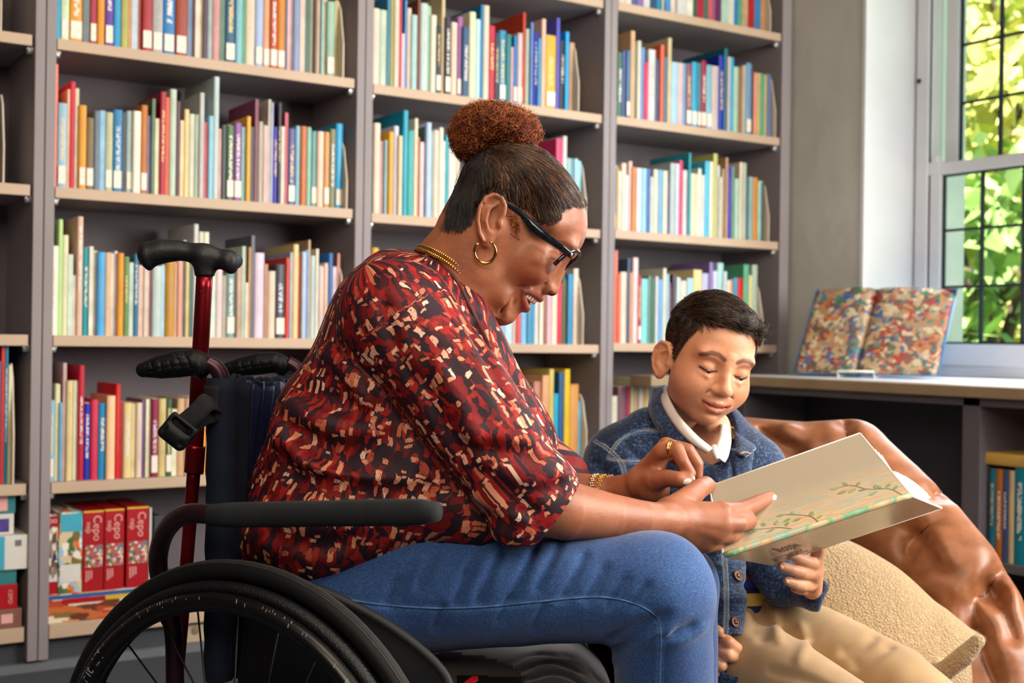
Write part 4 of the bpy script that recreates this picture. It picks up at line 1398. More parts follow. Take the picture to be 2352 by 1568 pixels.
# painted nails
def nail(parent, c, along, normal, L, Wd, m):
    al = np.array(along, float); al /= np.linalg.norm(al)
    no = np.array(normal, float); no -= al * (no @ al); no /= np.linalg.norm(no)
    si = np.cross(al, no)
    rows = []
    for i in range(7):
        s = -1 + 2 * i / 6
        row = []
        for j in range(7):
            t_ = -1 + 2 * j / 6
            wd = Wd * math.sqrt(max(0.0, 1 - max(0, abs(s) - 0.35) ** 2 / 0.62))
            row.append(to_world(np.array(c) + al * s * L + si * t_ * wd + no * (0.0014 - 0.0026 * t_ * t_ - 0.0008 * s * s)))
        rows.append(row)
    o = G().grid(rows).put('fingernail', m, parent)
    md = o.modifiers.new('thick', 'SOLIDIFY'); md.thickness = 0.0007
    return o
M_nail = mat('nail_polish', 'ecdcd6', 0.15, var=0.02, coat=0.5)
nail(woman, z3(1776, 600, 1.7555), z3(1790, 594, 1.77) - z3(1730, 622, 1.76), (0.25, 0.55, -0.8), 0.0068, 0.0050, M_nail)
nail(woman, z3(1030, 464, 1.7462), z3(1060, 468, 1.75) - z3(990, 462, 1.75), (0.1, 0.35, -1), 0.0072, 0.0056, M_nail)
nail(woman, z3(1082, 428, 1.7572), z3(1090, 440, 1.76) - z3(1050, 385, 1.76), (0.4, 0.3, -0.9), 0.006, 0.0045, M_nail)

# ---------------------------------------------------------------- what she wears on head, neck and wrist
M_gold = mat('gold', 'd9a860', 0.18, metal=1.0, var=0.03)
g = G()
cx, cy, R_ = 383, 1032, 65
pp, rr = [], []
for k in range(30):
    an = math.radians(-62 + (k / 29) * 292)
    pp.append(to_world(hz(cx + R_ * math.cos(an), cy + R_ * 1.06 * math.sin(an), -(338 * U + 0.0125) + 0.003 * math.sin(an))))
    rr.append(0.0017 + 0.0011 * math.sin(math.pi * k / 29))
g.tube(pp, rr, 12).put('hoop_earring', M_gold, label='polished gold open hoop earring in the woman\'s ear', cat='earring')
nk = empty('bead_necklace', to_world(C(962, 566, DH)), label='gold bead necklace at the back of the woman\'s neck above her collar', cat='necklace')
bead = bmesh.new(); bmesh.ops.create_icosphere(bead, subdivisions=2, radius=1.0)
bme = bpy.data.meshes.new('bead'); bead.to_mesh(bme); bead.free(); smooth(bme); bme.materials.append(M_gold)
for row in range(2):
    loop = [(955, 573, DH), (984, 580, DH - 0.055), (1030, 606, DH - 0.066), (1085, 660, DH - 0.06), (1100, 720, DH), (1085, 660, DH + 0.06), (1030, 606, DH + 0.066), (984, 580, DH + 0.055)]
    path = bez([C(x + row * 7, y - row * 8, d) for x, y, d in loop], 11, closed=True)
    for q in path:
        o = bpy.data.objects.new('bead', bme); COL.objects.link(o)
        o.location = Vector(to_world(q)); o.scale = (0.0031,) * 3
        o.parent = nk; o.matrix_parent_inverse = nk.matrix_basis.inverted()

# glasses
gl = empty('eyeglasses', to_world(hz(930, 1050, -0.066)), label='black-armed eyeglasses with smoky clear front on the woman\'s face', cat='glasses')
t = NT('smoky_acetate')
nz = t.noise(t.mapping(t.coord('Generated'), (3, 3, 6)), 3.0, 3, dist=1.0)
t.base(t.ramp(nz.outputs[0], [(0.3, hexc('0d0f14')), (0.62, hexc('1a1d26')), (0.8, hexc('5a6070'))]))
t.val(t.b, Roughness=0.12); t.b.inputs['Coat Weight'].default_value = 0.6
M_acet = t.m
t = NT('clear_acetate')
t.base(hexc('cfd3da')); t.val(t.b, Roughness=0.08, IOR=1.45); t.b.inputs['Transmission Weight'].default_value = 0.75
M_clear = t.m
t = NT('lens')
t.base((0.97, 0.97, 0.98, 1)); t.val(t.b, Roughness=0.0, IOR=1.02); t.b.inputs['Transmission Weight'].default_value = 1.0
M_lens = t.m
for sg in (-1, 1):
    up = [(318, 718), (400, 692), (500, 706), (590, 756), (680, 830), (760, 898), (850, 974), (938, 1046)]
    dn = [(322, 742), (402, 722), (505, 745), (600, 812), (655, 905), (745, 958), (830, 1010), (908, 1068)]
    rows = []
    for (u1, d1) in zip(up, dn):
        wv = 0.0715 if u1[0] > 560 else 0.0745
        wv -= max(0, u1[0] - 800) / 138 * 0.003
        ring = []
        for (fx, fo) in ((0, -1), (0.15, -1), (0.85, -1), (1, -1), (1, 1), (0.85, 1), (0.15, 1), (0, 1)):
            f2 = 0.5 + (fx - 0.5) * (1.0 if 0 < fx < 1 else 1.0)
            o_ = 0.0022 * fo * (0.55 if fx in (0, 1) else 1)
            ring.append(to_world(hz(u1[0] + (d1[0] - u1[0]) * f2, u1[1] + (d1[1] - u1[1]) * f2, sg * (wv + o_))))
        rows.append(ring + [ring[0]])
    g = G().grid(rows)
    n0 = len(rows[0])
    g.f.append(tuple(range(n0 - 1))); g.mi.append(0); g.sm.append(False)
    g.f.append(tuple(len(g.v) - n0 + i for i in range(n0 - 1))[::-1]); g.mi.append(0); g.sm.append(False)
    g.put('temple_arm', M_acet, gl)
    hb = hz(915, 1048, sg * 0.0715)
    G().tube([to_world(hb + np.array([0, 0.003, 0])), to_world(hb - np.array([0, 0.003, 0]))], 0.0016, 8).put('hinge', mat('steel', 'b8bcc4', 0.2, metal=1.0), gl)
def front(wl, hgt):
    """point of the front: wl lateral metres, hgt 0 top .. 1 bottom; wraps backwards at the sides"""
    back = (abs(wl) / 0.068) ** 2 * 62
    x = 990 - 205 * hgt - back * 0.788
    y = 1022 + 178 * hgt - back * 0.616
    return hz(x, y, wl)
for sg in (-1, 1):
    ring = []
    for k in range(28):
        an = 2 * math.pi * k / 28
        cx_, cy_ = math.cos(an), math.sin(an)
        e = 0.72
        lw = 0.0375 + 0.0285 * math.copysign(abs(cx_) ** e, cx_)
        hh = 0.5 + 0.46 * math.copysign(abs(cy_) ** e, cy_)
        ring.append(front(sg * lw, hh))
    top = [to_world(p) for p in ring[13:28] + ring[:2]]
    bot = [to_world(p) for p in ring[1:14]]
    G().tube(top, 0.0030, 10).put('upper_rim', M_acet, gl)
    G().tube(bot, 0.0024, 10).put('lower_rim', M_clear, gl)
    cen = to_world(sum(ring) / len(ring))
    rw = [to_world(p) for p in ring]
    g = G().add(rw + [cen], [(i, (i + 1) % 28, 28) for i in range(28)], True)
    g.put('lens', M_lens, gl)
G().tube([to_world(front(-0.011, 0.22)), to_world(front(0, 0.16)), to_world(front(0.011, 0.22))], 0.0028, 10).put('bridge', M_acet, gl)

# ring on the far hand, bracelets on that wrist
def torus_pts(c, ax, r, n=28, sq=1.0):
    ax = np.array(ax, float); ax /= np.linalg.norm(ax)
    u = np.cross(ax, [0, 1, 0]); u /= np.linalg.norm(u); w = np.cross(ax, u)
    return [np.array(c) + (u * math.cos(2 * math.pi * k / n) + w * math.sin(2 * math.pi * k / n) * sq) * r for k in range(n)]
rc = z3(905, 195, 1.781)
g = G()
g.tube([to_world(p) for p in torus_pts(rc, z3(950, 195, 1.775) - z3(850, 205, 1.785), 0.0124)], 0.0017, 10, closed=True)
g.tube([to_world(p) for p in torus_pts(rc + np.array([0.003, 0, 0]), z3(950, 195, 1.775) - z3(850, 205, 1.785), 0.0124)], 0.0013, 10, closed=True)
g.put('finger_ring', M_gold, label='wide gold ring on the woman\'s far hand', cat='ring')
for k, (x, col, nm) in enumerate(((1368, 'e0c49a', 'pale gold'), (1385, 'd9a94a', 'yellow gold'), (1401, 'c98f74', 'rose gold'))):
    br = empty('bead_bracelet', to_world(C(x, 1128, 1.87)), label='%s beaded bracelet, %s of three on the woman\'s far wrist' % (nm, ('farthest from hand', 'in the middle', 'nearest the hand')[k]), cat='bracelet', group='beaded bracelets')
    m = mat('bracelet_' + nm.replace(' ', '_'), col, 0.2, metal=1.0, var=0.03)
    bmb = bme.copy(); bmb.materials.clear(); bmb.materials.append(m)
    path = torus_pts(C(x, 1130, 1.87), (1.0, 0.02, -0.35), 0.0262 - 0.0008 * k, 40)
    for i, q in enumerate(path):
        for off in (-0.0016, 0.0016):
            o = bpy.data.objects.new('bead', bmb); COL.objects.link(o)
            o.location = Vector(to_world(q + np.array([off + (0.0008 if i % 2 else -0.0008), 0, 0]))); o.scale = (0.0021,) * 3
            o.parent = br; o.matrix_parent_inverse = br.matrix_basis.inverted()
# ---------------------------------------------------------------- her blouse
t = NT('blouse_print')
at = t.n('Attribute', attribute_name='print')
v0 = at.outputs['Vector']
nz = t.noise(v0, 55.0, 4)
off = t.n('VectorMath', operation='MULTIPLY_ADD')
t.l(nz.outputs['Color'], off.inputs[0]); off.inputs[1].default_value = (0.016, 0.012, 0.0); t.l(v0, off.inputs[2])
vv = off.outputs[0]
def vor(scale, sx, sy, rnd=1.0):
    mp = t.mapping(vv, (sx, sy, 1))
    x = t.n('TexVoronoi', voronoi_dimensions='2D', feature='F1', distance='CHEBYCHEV')
    t.val(x, Scale=scale, Randomness=rnd)
    t.l(mp, x.inputs['Vector'])
    sp = t.n('SeparateColor'); t.l(x.outputs['Color'], sp.inputs[0])
    return x, sp
x1, s1 = vor(78, 1.0, 1.5)
base = t.ramp(s1.outputs[0], [(0.0, hexc('2a1622')), (0.40, hexc('47141a')), (0.54, hexc('7c1417')), (0.78, hexc('33141d')), (0.90, hexc('961a1a'))], 'CONSTANT')
x1b, s1b = vor(115, 0.8, 1.6)
base = t.mix(t.math('GREATER_THAN', s1b.outputs[1], 0.66), base, t.ramp(s1b.outputs[0], [(0.0, hexc('661214')), (0.45, hexc('2c1421')), (0.75, hexc('9a231c'))], 'CONSTANT'))
# salmon brush strokes: short strokes of several lengths in some of the cells, denser in drifts
dry = t.noise(t.mapping(v0, (60, 260, 1)), 3.0, 2)
drift = t.noise(v0, 16.0, 1)
def strokes(scale, sx, sy, thr, lim):
    x2, s2_ = vor(scale, sx, sy)
    th = t.math('SUBTRACT', thr + 0.22, t.math('MULTIPLY', drift.outputs[0], 0.44))
    m = t.math('MULTIPLY', t.math('GREATER_THAN', s2_.outputs[0], th), t.math('LESS_THAN', x2.outputs['Distance'], t.math('ADD', lim, t.math('MULTIPLY', s2_.outputs[2], 0.14))))
    m = t.math('MULTIPLY', m, t.math('GREATER_THAN', dry.outputs[0], 0.37))
    c = t.ramp(s2_.outputs[1], [(0.0, hexc('dc9270')), (0.4, hexc('c46a4c')), (0.6, hexc('e8b096')), (0.78, hexc('b04a38')), (0.9, hexc('eec4b0'))], 'CONSTANT')
    return m, c
m1, c1 = strokes(80, 0.6, 1.5, 0.71, 0.25)
m2, c2 = strokes(112, 1.2, 0.8, 0.79, 0.23)
t.base(t.mix(m2, t.mix(m1, base, c1), c2))
t.val(t.b, Roughness=0.62)
t.b.inputs['Specular IOR Level'].default_value = 0.25
w1 = t.noise(v0, 900.0, 1)
t.bump(w1.outputs[0], 0.15, 0.0006)
M_blouse = t.m

HB = 0.0034
sb = SV(545, 1420, 1.34, 1360, 560, 2.02, HB)
SH = C(925, 745, 1.575); E1 = C(1065, 925, 1.535); E2 = C(1175, 1085, 1.515); CU = C(1300, 1200, 1.54)
sb.iell(925, 745, 1.70, 165, 170, .165, 0, 0.05)
sb.iell(925, 890, 1.70, 215, 205, .165, -15, 0.05)
sb.iell(880, 1075, 1.70, 288, 178, .175, -8, 0.05)
sb.iell(760, 965, 1.70, 118, 120, .15, -20, 0.05)
sb.iell(1020, 1120, 1.69, 150, 120, .165, 0, 0.05)
sb.iell(1115, 1165, 1.68, 120, 85, .15, 0, 0.05)
sb.iell(775, 1205, 1.70, 232, 160, .185, -8, 0.05)
sb.iell(1080, 900, 1.70, 120, 210, .13, -32, 0.05)
sb.iell(1150, 1040, 1.72, 130, 130, .13, 0, 0.05)
sb.chain([C(1010, 690, 1.66), C(1060, 740, 1.645), C(1120, 860, 1.64)], [0.03, 0.035, 0.03], 0.04)       # shoulder seam to chest
sb.chain([C(900, 655, 1.79), C(960, 760, 1.86)], [0.05, 0.06], 0.04)
# waist: the deep roll at her back and the folds running from it
def sfold(pts, d, r, k, op):
    sb.chain([C(x, y, d_) for (x, y), d_ in zip(bezl(pts), np.linspace(d[0], d[1], len(bezl(pts))))], r, k, op)
def bezl(pts):
    return [(p[0], p[1]) for p in bez([(a, b, 0) for a, b in pts], 5)]
# collar opening: remove what lies on the neck side of the neckline
CN = [C(x, y, d) for x, y, d in ((955, 575, DH), (1005, 590, 1.64), (1052, 645, 1.628), (1092, 720, 1.625), (1128, 800, 1.64), (1150, 870, 1.68))]
sb.chain([C(1120, 548, DH), C(1062, 622, DH)], [0.054, 0.058], 0.006, 's')
sb.chain([C(1185, 640, DH), C(1158, 735, DH), C(1175, 800, DH)], [0.062, 0.042, 0.012], 0.008, 's')
# far sleeve
sb.chain([C(975, 760, 1.86), C(1120, 940, 1.90), C(1225, 1060, 1.915), C(1285, 1095, 1.91)], [0.068, 0.06, 0.052, 0.044], 0.03)
tor = sb.D.copy()
# near sleeve
sb.chain([C(650, 980, 1.70), C(685, 1022, 1.615), C(750, 1062, 1.555), C(850, 1086, 1.538), C(960, 1092, 1.54)], [.018, .019, .017, .013, .006], .010)
arm = SV(545, 1420, 1.34, 1360, 560, 2.02, HB)
arm.chain([SH, E1, E2, CU], [0.068, 0.0655, 0.0575, 0.0500], 0.0)
arm.ell(C(900, 730, 1.585), (0.062, 0.072, 0.065), k=0.04)
arm.ell(C(1245, 1090, 1.50), (0.028, 0.020, 0.026), k=0.02)             # puff over the elbow
arm.ell(C(1185, 1215, 1.50), (0.030, 0.022, 0.028), k=0.02)
for pts, r, op in (([(1060, 985), (1150, 1000), (1235, 1010)], .006, 'u'), ([(1075, 1030), (1160, 1040), (1225, 1050)], .004, 's'), ([(1160, 1120), (1240, 1130), (1300, 1110)], .004, 's'),
                   ([(960, 860), (1010, 960), (1075, 1060)], .006, 's'), ([(1000, 830), (1060, 930), (1100, 1010)], .005, 'u'), ([(1060, 720), (1120, 820), (1170, 930)], .005, 's'),
                   ([(1090, 1130), (1150, 1170), (1210, 1200)], .005, 'u'), ([(1100, 1080), (1160, 1130), (1230, 1170)], .004, 's'), ([(880, 690), (900, 780), (950, 880)], .004, 's')):
    ps = arm.hits(pts, push=-0.001 if op == 'u' else 0.001)
    if len(ps) > 1: arm.chain(ps, [0.001] + [r] * (len(ps) - 2) + [0.001], 0.014, op)
arm.displace(lambda x, y, z: 0.0022 * sinenoise(11, 9, 40, 120)(x * 1.4 + y, y * 0.7 - x * 0.5, z))
arm.plane(C(1268, 1187, 1.53), (0.80, -0.60, 0.05), 0.003)
arm.chain([C(1235, 1160, 1.535), C(1300, 1182, 1.55), C(1420, 1200, 1.59)], [0.034, 0.0435, 0.046], 0.003, 's')
# torso folds, laid on its surface
for pts, r, op in (([(645, 975), (668, 1030), (730, 1072), (810, 1092), (900, 1100), (985, 1100)], .017, 'u'), ([(690, 985), (730, 1025), (790, 1055), (860, 1070), (960, 1076)], .012, 's'),
                   ([(640, 1050), (690, 1105), (790, 1128), (900, 1134), (985, 1128)], .012, 's'), ([(660, 930), (720, 960), (800, 985), (870, 990)], .009, 'u'), ([(690, 890), (760, 920), (840, 940)], .006, 's'),
                   ([(800, 700), (850, 850), (930, 990)], .006, 's'), ([(640, 1180), (740, 1200), (860, 1200)], .006, 'u'), ([(620, 1230), (720, 1255), (800, 1250)], .006, 's'),
                   ([(740, 800), (800, 860), (850, 930)], .006, 'u'), ([(1100, 740), (1150, 850), (1190, 950)], .006, 'u'), ([(1130, 740), (1180, 860), (1225, 960)], .006, 's'),
                   ([(1180, 900), (1230, 990), (1270, 1060)], .005, 'u'), ([(850, 640), (930, 625), (1000, 640)], .004, 's')):
    ps = sb.hits(pts, push=0.0)
    if len(ps) > 1: sb.chain(ps, [0.002] + [r] * (len(ps) - 2) + [0.002], 0.018, op)
sb.displace(lambda x, y, z: 0.0026 * sinenoise(4, 10, 30, 90)(x, y * 1.6, z))
# hem: cut along the lap, hollow underneath so that the jeans come out of it
sb.plane(C(700, 1345, 1.6), (0.10, -1, 0), 0.004)
torD = sb.D.copy()
sb.D = np.minimum(torD, arm.D)
hh = np.maximum(0.010 - np.abs(torD - arm.D), 0) / 0.010
sb.D -= (hh * hh * 0.0025).astype(np.float32)
blV, blQ = sb.mesh(1)
# which part of the cloth is sleeve, and printed-cloth coordinates along / round each part
def samp(Dg, v):
    i = np.clip(np.round((v - sb.lo) / HB).astype(int), 0, sb.n - 1)
    return Dg[i[:, 0], i[:, 1], i[:, 2]]
isArm = samp(arm.D, blV) < samp(torD, blV)
def around(v, path, ref):
    d, s = path_dist(v, path)
    out = np.zeros((len(v), 3)); out[:, 0] = s
    # nearest axis point and its tangent
    cum = 0.0; best = np.full(len(v), 1e9); ang = np.zeros(len(v)); rad = np.zeros(len(v))
    for a_, b_ in zip(path[:-1], path[1:]):
        dd, tt = seg_dist(v, a_, b_)
        ax_ = (b_ - a_) / np.linalg.norm(b_ - a_)
        u_ = np.cross(ax_, ref); u_ /= np.linalg.norm(u_); w_ = np.cross(ax_, u_)
        q = v - a_
        m_ = dd < best
        best[m_] = dd[m_]
        ang[m_] = np.arctan2(q[m_] @ w_, q[m_] @ u_)
        rad[m_] = dd[m_]
    out[:, 1] = ang * np.clip(rad, 0.03, 0.2) * 0.0 + ang * 0.11
    return out
def around_arm(v):
    o = around(v, [C(860, 640, 1.575), SH, E1, E2, CU, CU + (CU - E2)], np.array([0, 0, 1.0]))
    o[:, 1] *= 0.062 / 0.11
    return o
pc = around(blV, [C(1010, 560, DH), C(920, 800, DH), C(860, 1050, DH), C(790, 1400, DH)], np.array([0, 0, 1.0]))
pc[:, 1] *= 0.165 / 0.11
pa = around_arm(blV) + np.array([3.0, 1.7, 0])
pc[isArm] = pa[isArm]
pc += 5.0
put('blouse', np_mesh('blouse', blV, blQ, attrs={'print': pc}), M_blouse, woman, label='rust and maroon blouse printed with salmon brush strokes')
# collar band along the neckline
ps = [sb.hit(p_[0], p_[1], push=0.001) for p_ in ((968, 588), (1000, 600), (1030, 622), (1055, 655), (1078, 700), (1100, 745), (1126, 800))]
ps = [p for p in ps if p is not None]
if len(ps) > 3:
    G().tube([to_world(p) for p in bez(ps, 6)], 0.0028, 8).put('neckline_binding', mat('neckline', '4a1a1c', 0.6), woman)

# ---------------------------------------------------------------- her jeans
def denim(name, dark, mid, light, scale=1.0, bump=0.35, lo=.36, hi=.72):
    t = NT(name)
    tc = t.coord()
    a1 = t.noise(t.mapping(tc, (1, 1, 0.22)), 620 * scale, 2)
    a2 = t.noise(t.mapping(tc, (0.25, 0.25, 1)), 620 * scale, 2)
    a3 = t.noise(tc, 9.0, 3)
    a4 = t.noise(tc, 260 * scale, 3)
    f = t.math('ADD', t.math('MULTIPLY', a1.outputs[0], 0.32), t.math('MULTIPLY', a2.outputs[0], 0.26))
    f = t.math('ADD', f, t.math('MULTIPLY', a4.outputs[0], 0.25))
    f = t.math('ADD', f, t.math('MULTIPLY', a3.outputs[0], 0.20))
    at = t.n('Attribute', attribute_name='fade_light')      # paler along worn seams and, part wear part painted light, at the knee
    f = t.math('ADD', f, t.math('MULTIPLY', at.outputs['Fac'], 0.22))
    t.base(t.ramp(f, [(lo, hexc(dark)), (0.52, hexc(mid)), (hi, hexc(light))]))
    t.val(t.b, Roughness=0.85)
    t.b.inputs['Sheen Weight'].default_value = 0.25
    t.bump(f, bump, 0.0012)
    return t.m
M_jeans = denim('jeans_denim', '0f2850', '1f4680', '4474ae', 1.8)
sj = SV(640, 1760, 1.40, 1690, 1130, 2.02, 0.0036)
TH = [(700, 1390, 1.62), (860, 1368, 1.60), (1050, 1352, 1.59), (1280, 1352, 1.575), (1440, 1352, 1.57), (1505, 1358, 1.57)]
TH[0] = (770, 1392, 1.62)
sj.chain([C(*p) for p in TH], [0.086, 0.080, 0.0745, 0.0665, 0.0655, 0.0640], 0.0)
sj.ell(C(1512, 1352, 1.568), (0.064, 0.066, 0.062), k=0.03)
sj.chain([C(1515, 1385, 1.57), C(1524, 1500, 1.58), C(1530, 1760, 1.60)], [0.062, 0.0625, 0.060], 0.02)
sj.chain([C(820, 1390, 1.80), C(1200, 1370, 1.80), C(1540, 1345, 1.77)], [0.085, 0.07, 0.062], 0.02)
sj.chain([C(1548, 1350, 1.77), C(1556, 1500, 1.78), C(1560, 1760, 1.80)], [0.06, 0.056, 0.054], 0.02)
sj.iell(800, 1330, 1.70, 130, 110, .17, 0, 0.05)
jf = sj.hits
for pts, r, op in (([(1385, 1545), (1440, 1500), (1520, 1470), (1600, 1440)], .006, 's'), ([(1400, 1525), (1470, 1478), (1540, 1440)], .005, 'u'), ([(1400, 1470), (1460, 1440), (1510, 1425)], .004, 's'),
                   ([(1500, 1480), (1560, 1470), (1620, 1440)], .003, 'u'), ([(1420, 1500), (1480, 1450), (1530, 1410)], .003, 's')):
    ps = sj.hits(pts)
    if len(ps) > 1: sj.chain(ps, [0.001] + [r] * (len(ps) - 2) + [0.001], 0.012, op)
rj = random.Random(5)
for (x, y, L, sl) in ((930, 1330, 90, .42), (985, 1300, 110, .45), (1060, 1350, 80, .4), (1120, 1330, 120, .42), (1200, 1320, 140, .46), (1260, 1300, 120, .48), (1320, 1320, 110, .5), (1370, 1340, 90, .52), (1420, 1360, 70, .6), (1090, 1280, 80, .45), (1470, 1370, 60, .7), (900, 1360, 60, .4), (1160, 1400, 60, .4), (1240, 1420, 60, .4), (1010, 1420, 50, .3)):
    p_ = [(x - L * sl * .5, y + L * .5), (x, y), (x + L * sl * .5, y - L * .5)]
    ps = sj.hits(p_, push=-0.0008)
    if len(ps) > 1: sj.chain(ps, [0.0004] + [0.0038] * (len(ps) - 2) + [0.0004], 0.007, 's')
sj.displace(lambda x, y, z: 0.0012 * sinenoise(8, 9, 40, 130)(x * 1.5, y, z))
SEAM = [(735, 1362), (850, 1385), (980, 1396), (1100, 1394), (1230, 1382), (1350, 1371), (1420, 1376), (1480, 1396), (1512, 1424), (1518, 1470), (1515, 1568), (1514, 1640)]
seam = sj.hits(SEAM, push=0.0)
sj.chain(seam, 0.0016, 0.004, 's')
jV, jQ = sj.mesh(1)
dS, _ = path_dist(jV, seam)
fade_light = 0.55 * (1 - sstep(0.002, 0.007, dS)) * (jV[:, 1] > -9)
kn = C(1590, 1300, 1.53)
fade_light += 0.35 * (1 - sstep(0.02, 0.11, np.linalg.norm(jV - kn, axis=1)))  # knee paler: some wear, some light painted into the denim
put('jeans', np_mesh('jeans', jV, jQ, attrs={'fade_light': fade_light}), M_jeans, woman, label='blue denim jeans with a pale outer seam')
G().tube([to_world(p * (1 - 0.0006 / p[2])) for p in seam], 0.0011, 6).put('jeans_seam', mat('jeans_thread', '4a6c9c', 0.8, var=0.15, scale=200), woman)
# ================================================================= the wheelchair
M_rubber = mat('tyre_rubber', '0c0e12', 0.62, spec=0.3, var=0.12, scale=40, bump=0.2, bscale=300, bdist=0.0008)
M_tread = mat('tyre_tread', '2c2a27', 0.8, var=0.15, scale=60)
M_hand = mat('handrim_coating', '07080b', 0.3, var=0.05, scale=40)
M_grain = mat('handrim_grip', '0b0c10', 0.4, var=0.1, scale=60, bump=0.9, bscale=520, bdist=0.0012)
M_black = mat('black_plastic', '0a0b0f', 0.5, var=0.08, scale=30, bump=0.15, bscale=160, spec=0.28)
M_guard = mat('guard_cloth', '06070a', 0.85, var=0.08, spec=0.15)
M_frame = mat('maroon_frame', '3a1f29', 0.32, metal=0.55, var=0.1, scale=30)
M_foam = mat('foam_pad', '191d22', 0.95, var=0.10, scale=40, bump=0.5, bscale=700, bdist=0.0008)
M_canvas = mat('navy_canvas', '0c1526', 0.8, var=0.1, scale=30, bump=0.5, bscale=480, bdist=0.0008, spec=0.25)
M_satin = mat('navy_lining', '16244a', 0.45, var=0.08, scale=20)
M_web = mat('webbing', '0b0c10', 0.85, var=0.12, scale=90, bump=0.6, bscale=400, bdist=0.001)
M_grey = mat('cushion_grey', '2f2b29', 0.85, var=0.06, scale=40, bump=0.3, bscale=500, bdist=0.0006)
wc = empty('wheelchair', to_world(np.array([C(700, 1500, 1.65)[0], -H, 1.65])), label='black wheelchair with navy back sling and maroon frame, carrying the woman', cat='wheelchair')
YAW = math.radians(27)
WR = 0.29
hdir = np.array([math.cos(YAW), 0, -math.sin(YAW)])      # forwards, in the wheel's plane (camera axes)
ndir = np.array([-math.sin(YAW), 0, -math.cos(YAW)])     # out of the wheel, to the camera side
udir = np.array([0, 1.0, 0])
def ring(c, R, r, seg=96, n2=12, squash=1.0, rev=False):
    pts = [to_world(c + hdir * math.cos(2 * math.pi * k / seg) * R + udir * math.sin(2 * math.pi * k / seg) * R) for k in range(seg)]
    return pts
def make_wheel(c, side):
    wroot = empty('wheel', to_world(c))
    wroot.parent = wc; wroot.matrix_parent_inverse = wc.matrix_basis.inverted()
    g = G(); g.tube(ring(c, WR - 0.0125, 0), 0.0125, 14, closed=True); ty = g.put('tyre', M_rubber, wroot)
    # tread: fine ribs round the outside of the tyre
    g = G()
    for off in (-0.0062, -0.0031, 0, 0.0031, 0.0062):
        g.tube(ring(c + ndir * off, WR - 0.0008 - abs(off) ** 2 * 45, 0), 0.0012, 6, closed=True)
    g.put('tyre_tread', M_tread, wroot)
    # deep rim
    prof = [(WR - 0.024, 0.008), (WR - 0.030, 0.0095), (WR - 0.044, 0.006), (WR - 0.048, 0.0), (WR - 0.044, -0.006), (WR - 0.030, -0.0095), (WR - 0.024, -0.008)]
    rows = []
    for (r_, o_) in prof:
        rows.append([np.array(p) for p in ring(c + ndir * o_, r_, 0)])
    g = G()
    rows2 = [[rows[j][k] for j in range(len(prof))] for k in range(96)]
    g.grid(rows2, closed_u=True); g.put('rim', M_hand, wroot)
    # handrim: grained thumb strip and oval tube in front of the rim
    g = G(); g.tube(ring(c + ndir * side * 0.017, WR - 0.030, 0), 0.0085, 12, closed=True); g.put('handrim_grip', M_grain, wroot)
    g = G(); g.tube(ring(c + ndir * side * 0.028, WR - 0.0445, 0), 0.0115, 14, closed=True); g.put('handrim', M_hand, wroot)
    for k in range(24):
        a = 2 * math.pi * k / 24
        b = a + (0.35 if k % 2 else -0.35)
        p0 = c + (hdir * math.cos(b) + udir * math.sin(b)) * 0.02 + ndir * (0.025 if (k // 2) % 2 else -0.02)
        p1 = c + (hdir * math.cos(a) + udir * math.sin(a)) * (WR - 0.046)
        G().tube([to_world(p0), to_world(p1 * 0.12 + p0 * 0.0 + p1 * 0.88)], 0.0012, 6).put('spoke', M_black, wroot)
    G().lathe([(0.004, -0.035), (0.022, -0.03), (0.022, -0.02), (0.012, -0.012), (0.012, 0.012), (0.022, 0.02), (0.022, 0.03), (0.004, 0.035)], to_world(c), to_world(c + ndir) - to_world(c), 20).put('hub', M_black, wroot)
    return wroot
WC_ = C(548, 1290, 1.49) - np.array([0, WR, 0]) + np.array([0, 0.002, 0])
w1 = make_wheel(WC_, 1)
make_wheel(WC_ - ndir * 0.52, -1)

# lettering on the handrim
def text_mesh(s, size, shear=0.0, align='CENTER'):
    cu = bpy.data.curves.new('t', 'FONT')
    cu.body = s; cu.size = size; cu.shear = shear
    cu.align_x = align; cu.align_y = 'CENTER'
    cu.extrude = 0.0
    o = bpy.data.objects.new('t', cu); COL.objects.link(o)
    dg = bpy.context.evaluated_depsgraph_get()
    me = bpy.data.meshes.new_from_object(o.evaluated_get(dg))
    v = np.array([v.co[:] for v in me.vertices]); f = [tuple(p.vertices) for p in me.polygons]
    bpy.data.objects.remove(o); bpy.data.curves.remove(cu); bpy.data.meshes.remove(me)
    return v, f
M_print = mat('silver_print', '8d8f94', 0.5, var=0.2, scale=90)
tv, tf = text_mesh('Line Natural-Fit LT', 0.0215, 0.0, 'RIGHT')
RT = WR - 0.0445
a_end = math.radians(180 - 44.5)
out = []
for x, y, z in tv:
    a = a_end - x / RT
    rr_ = RT + y * 0.9
    tube_a = (y * 0.9) / 0.0118
    p = WC_ + (hdir * math.cos(a) + udir * math.sin(a)) * (RT + 0.0118 * math.sin(tube_a)) + ndir * (0.028 + 0.0122 * math.cos(tube_a))
    out.append(to_world(p))
G().add(out, tf).put('handrim_lettering', M_print, w1)
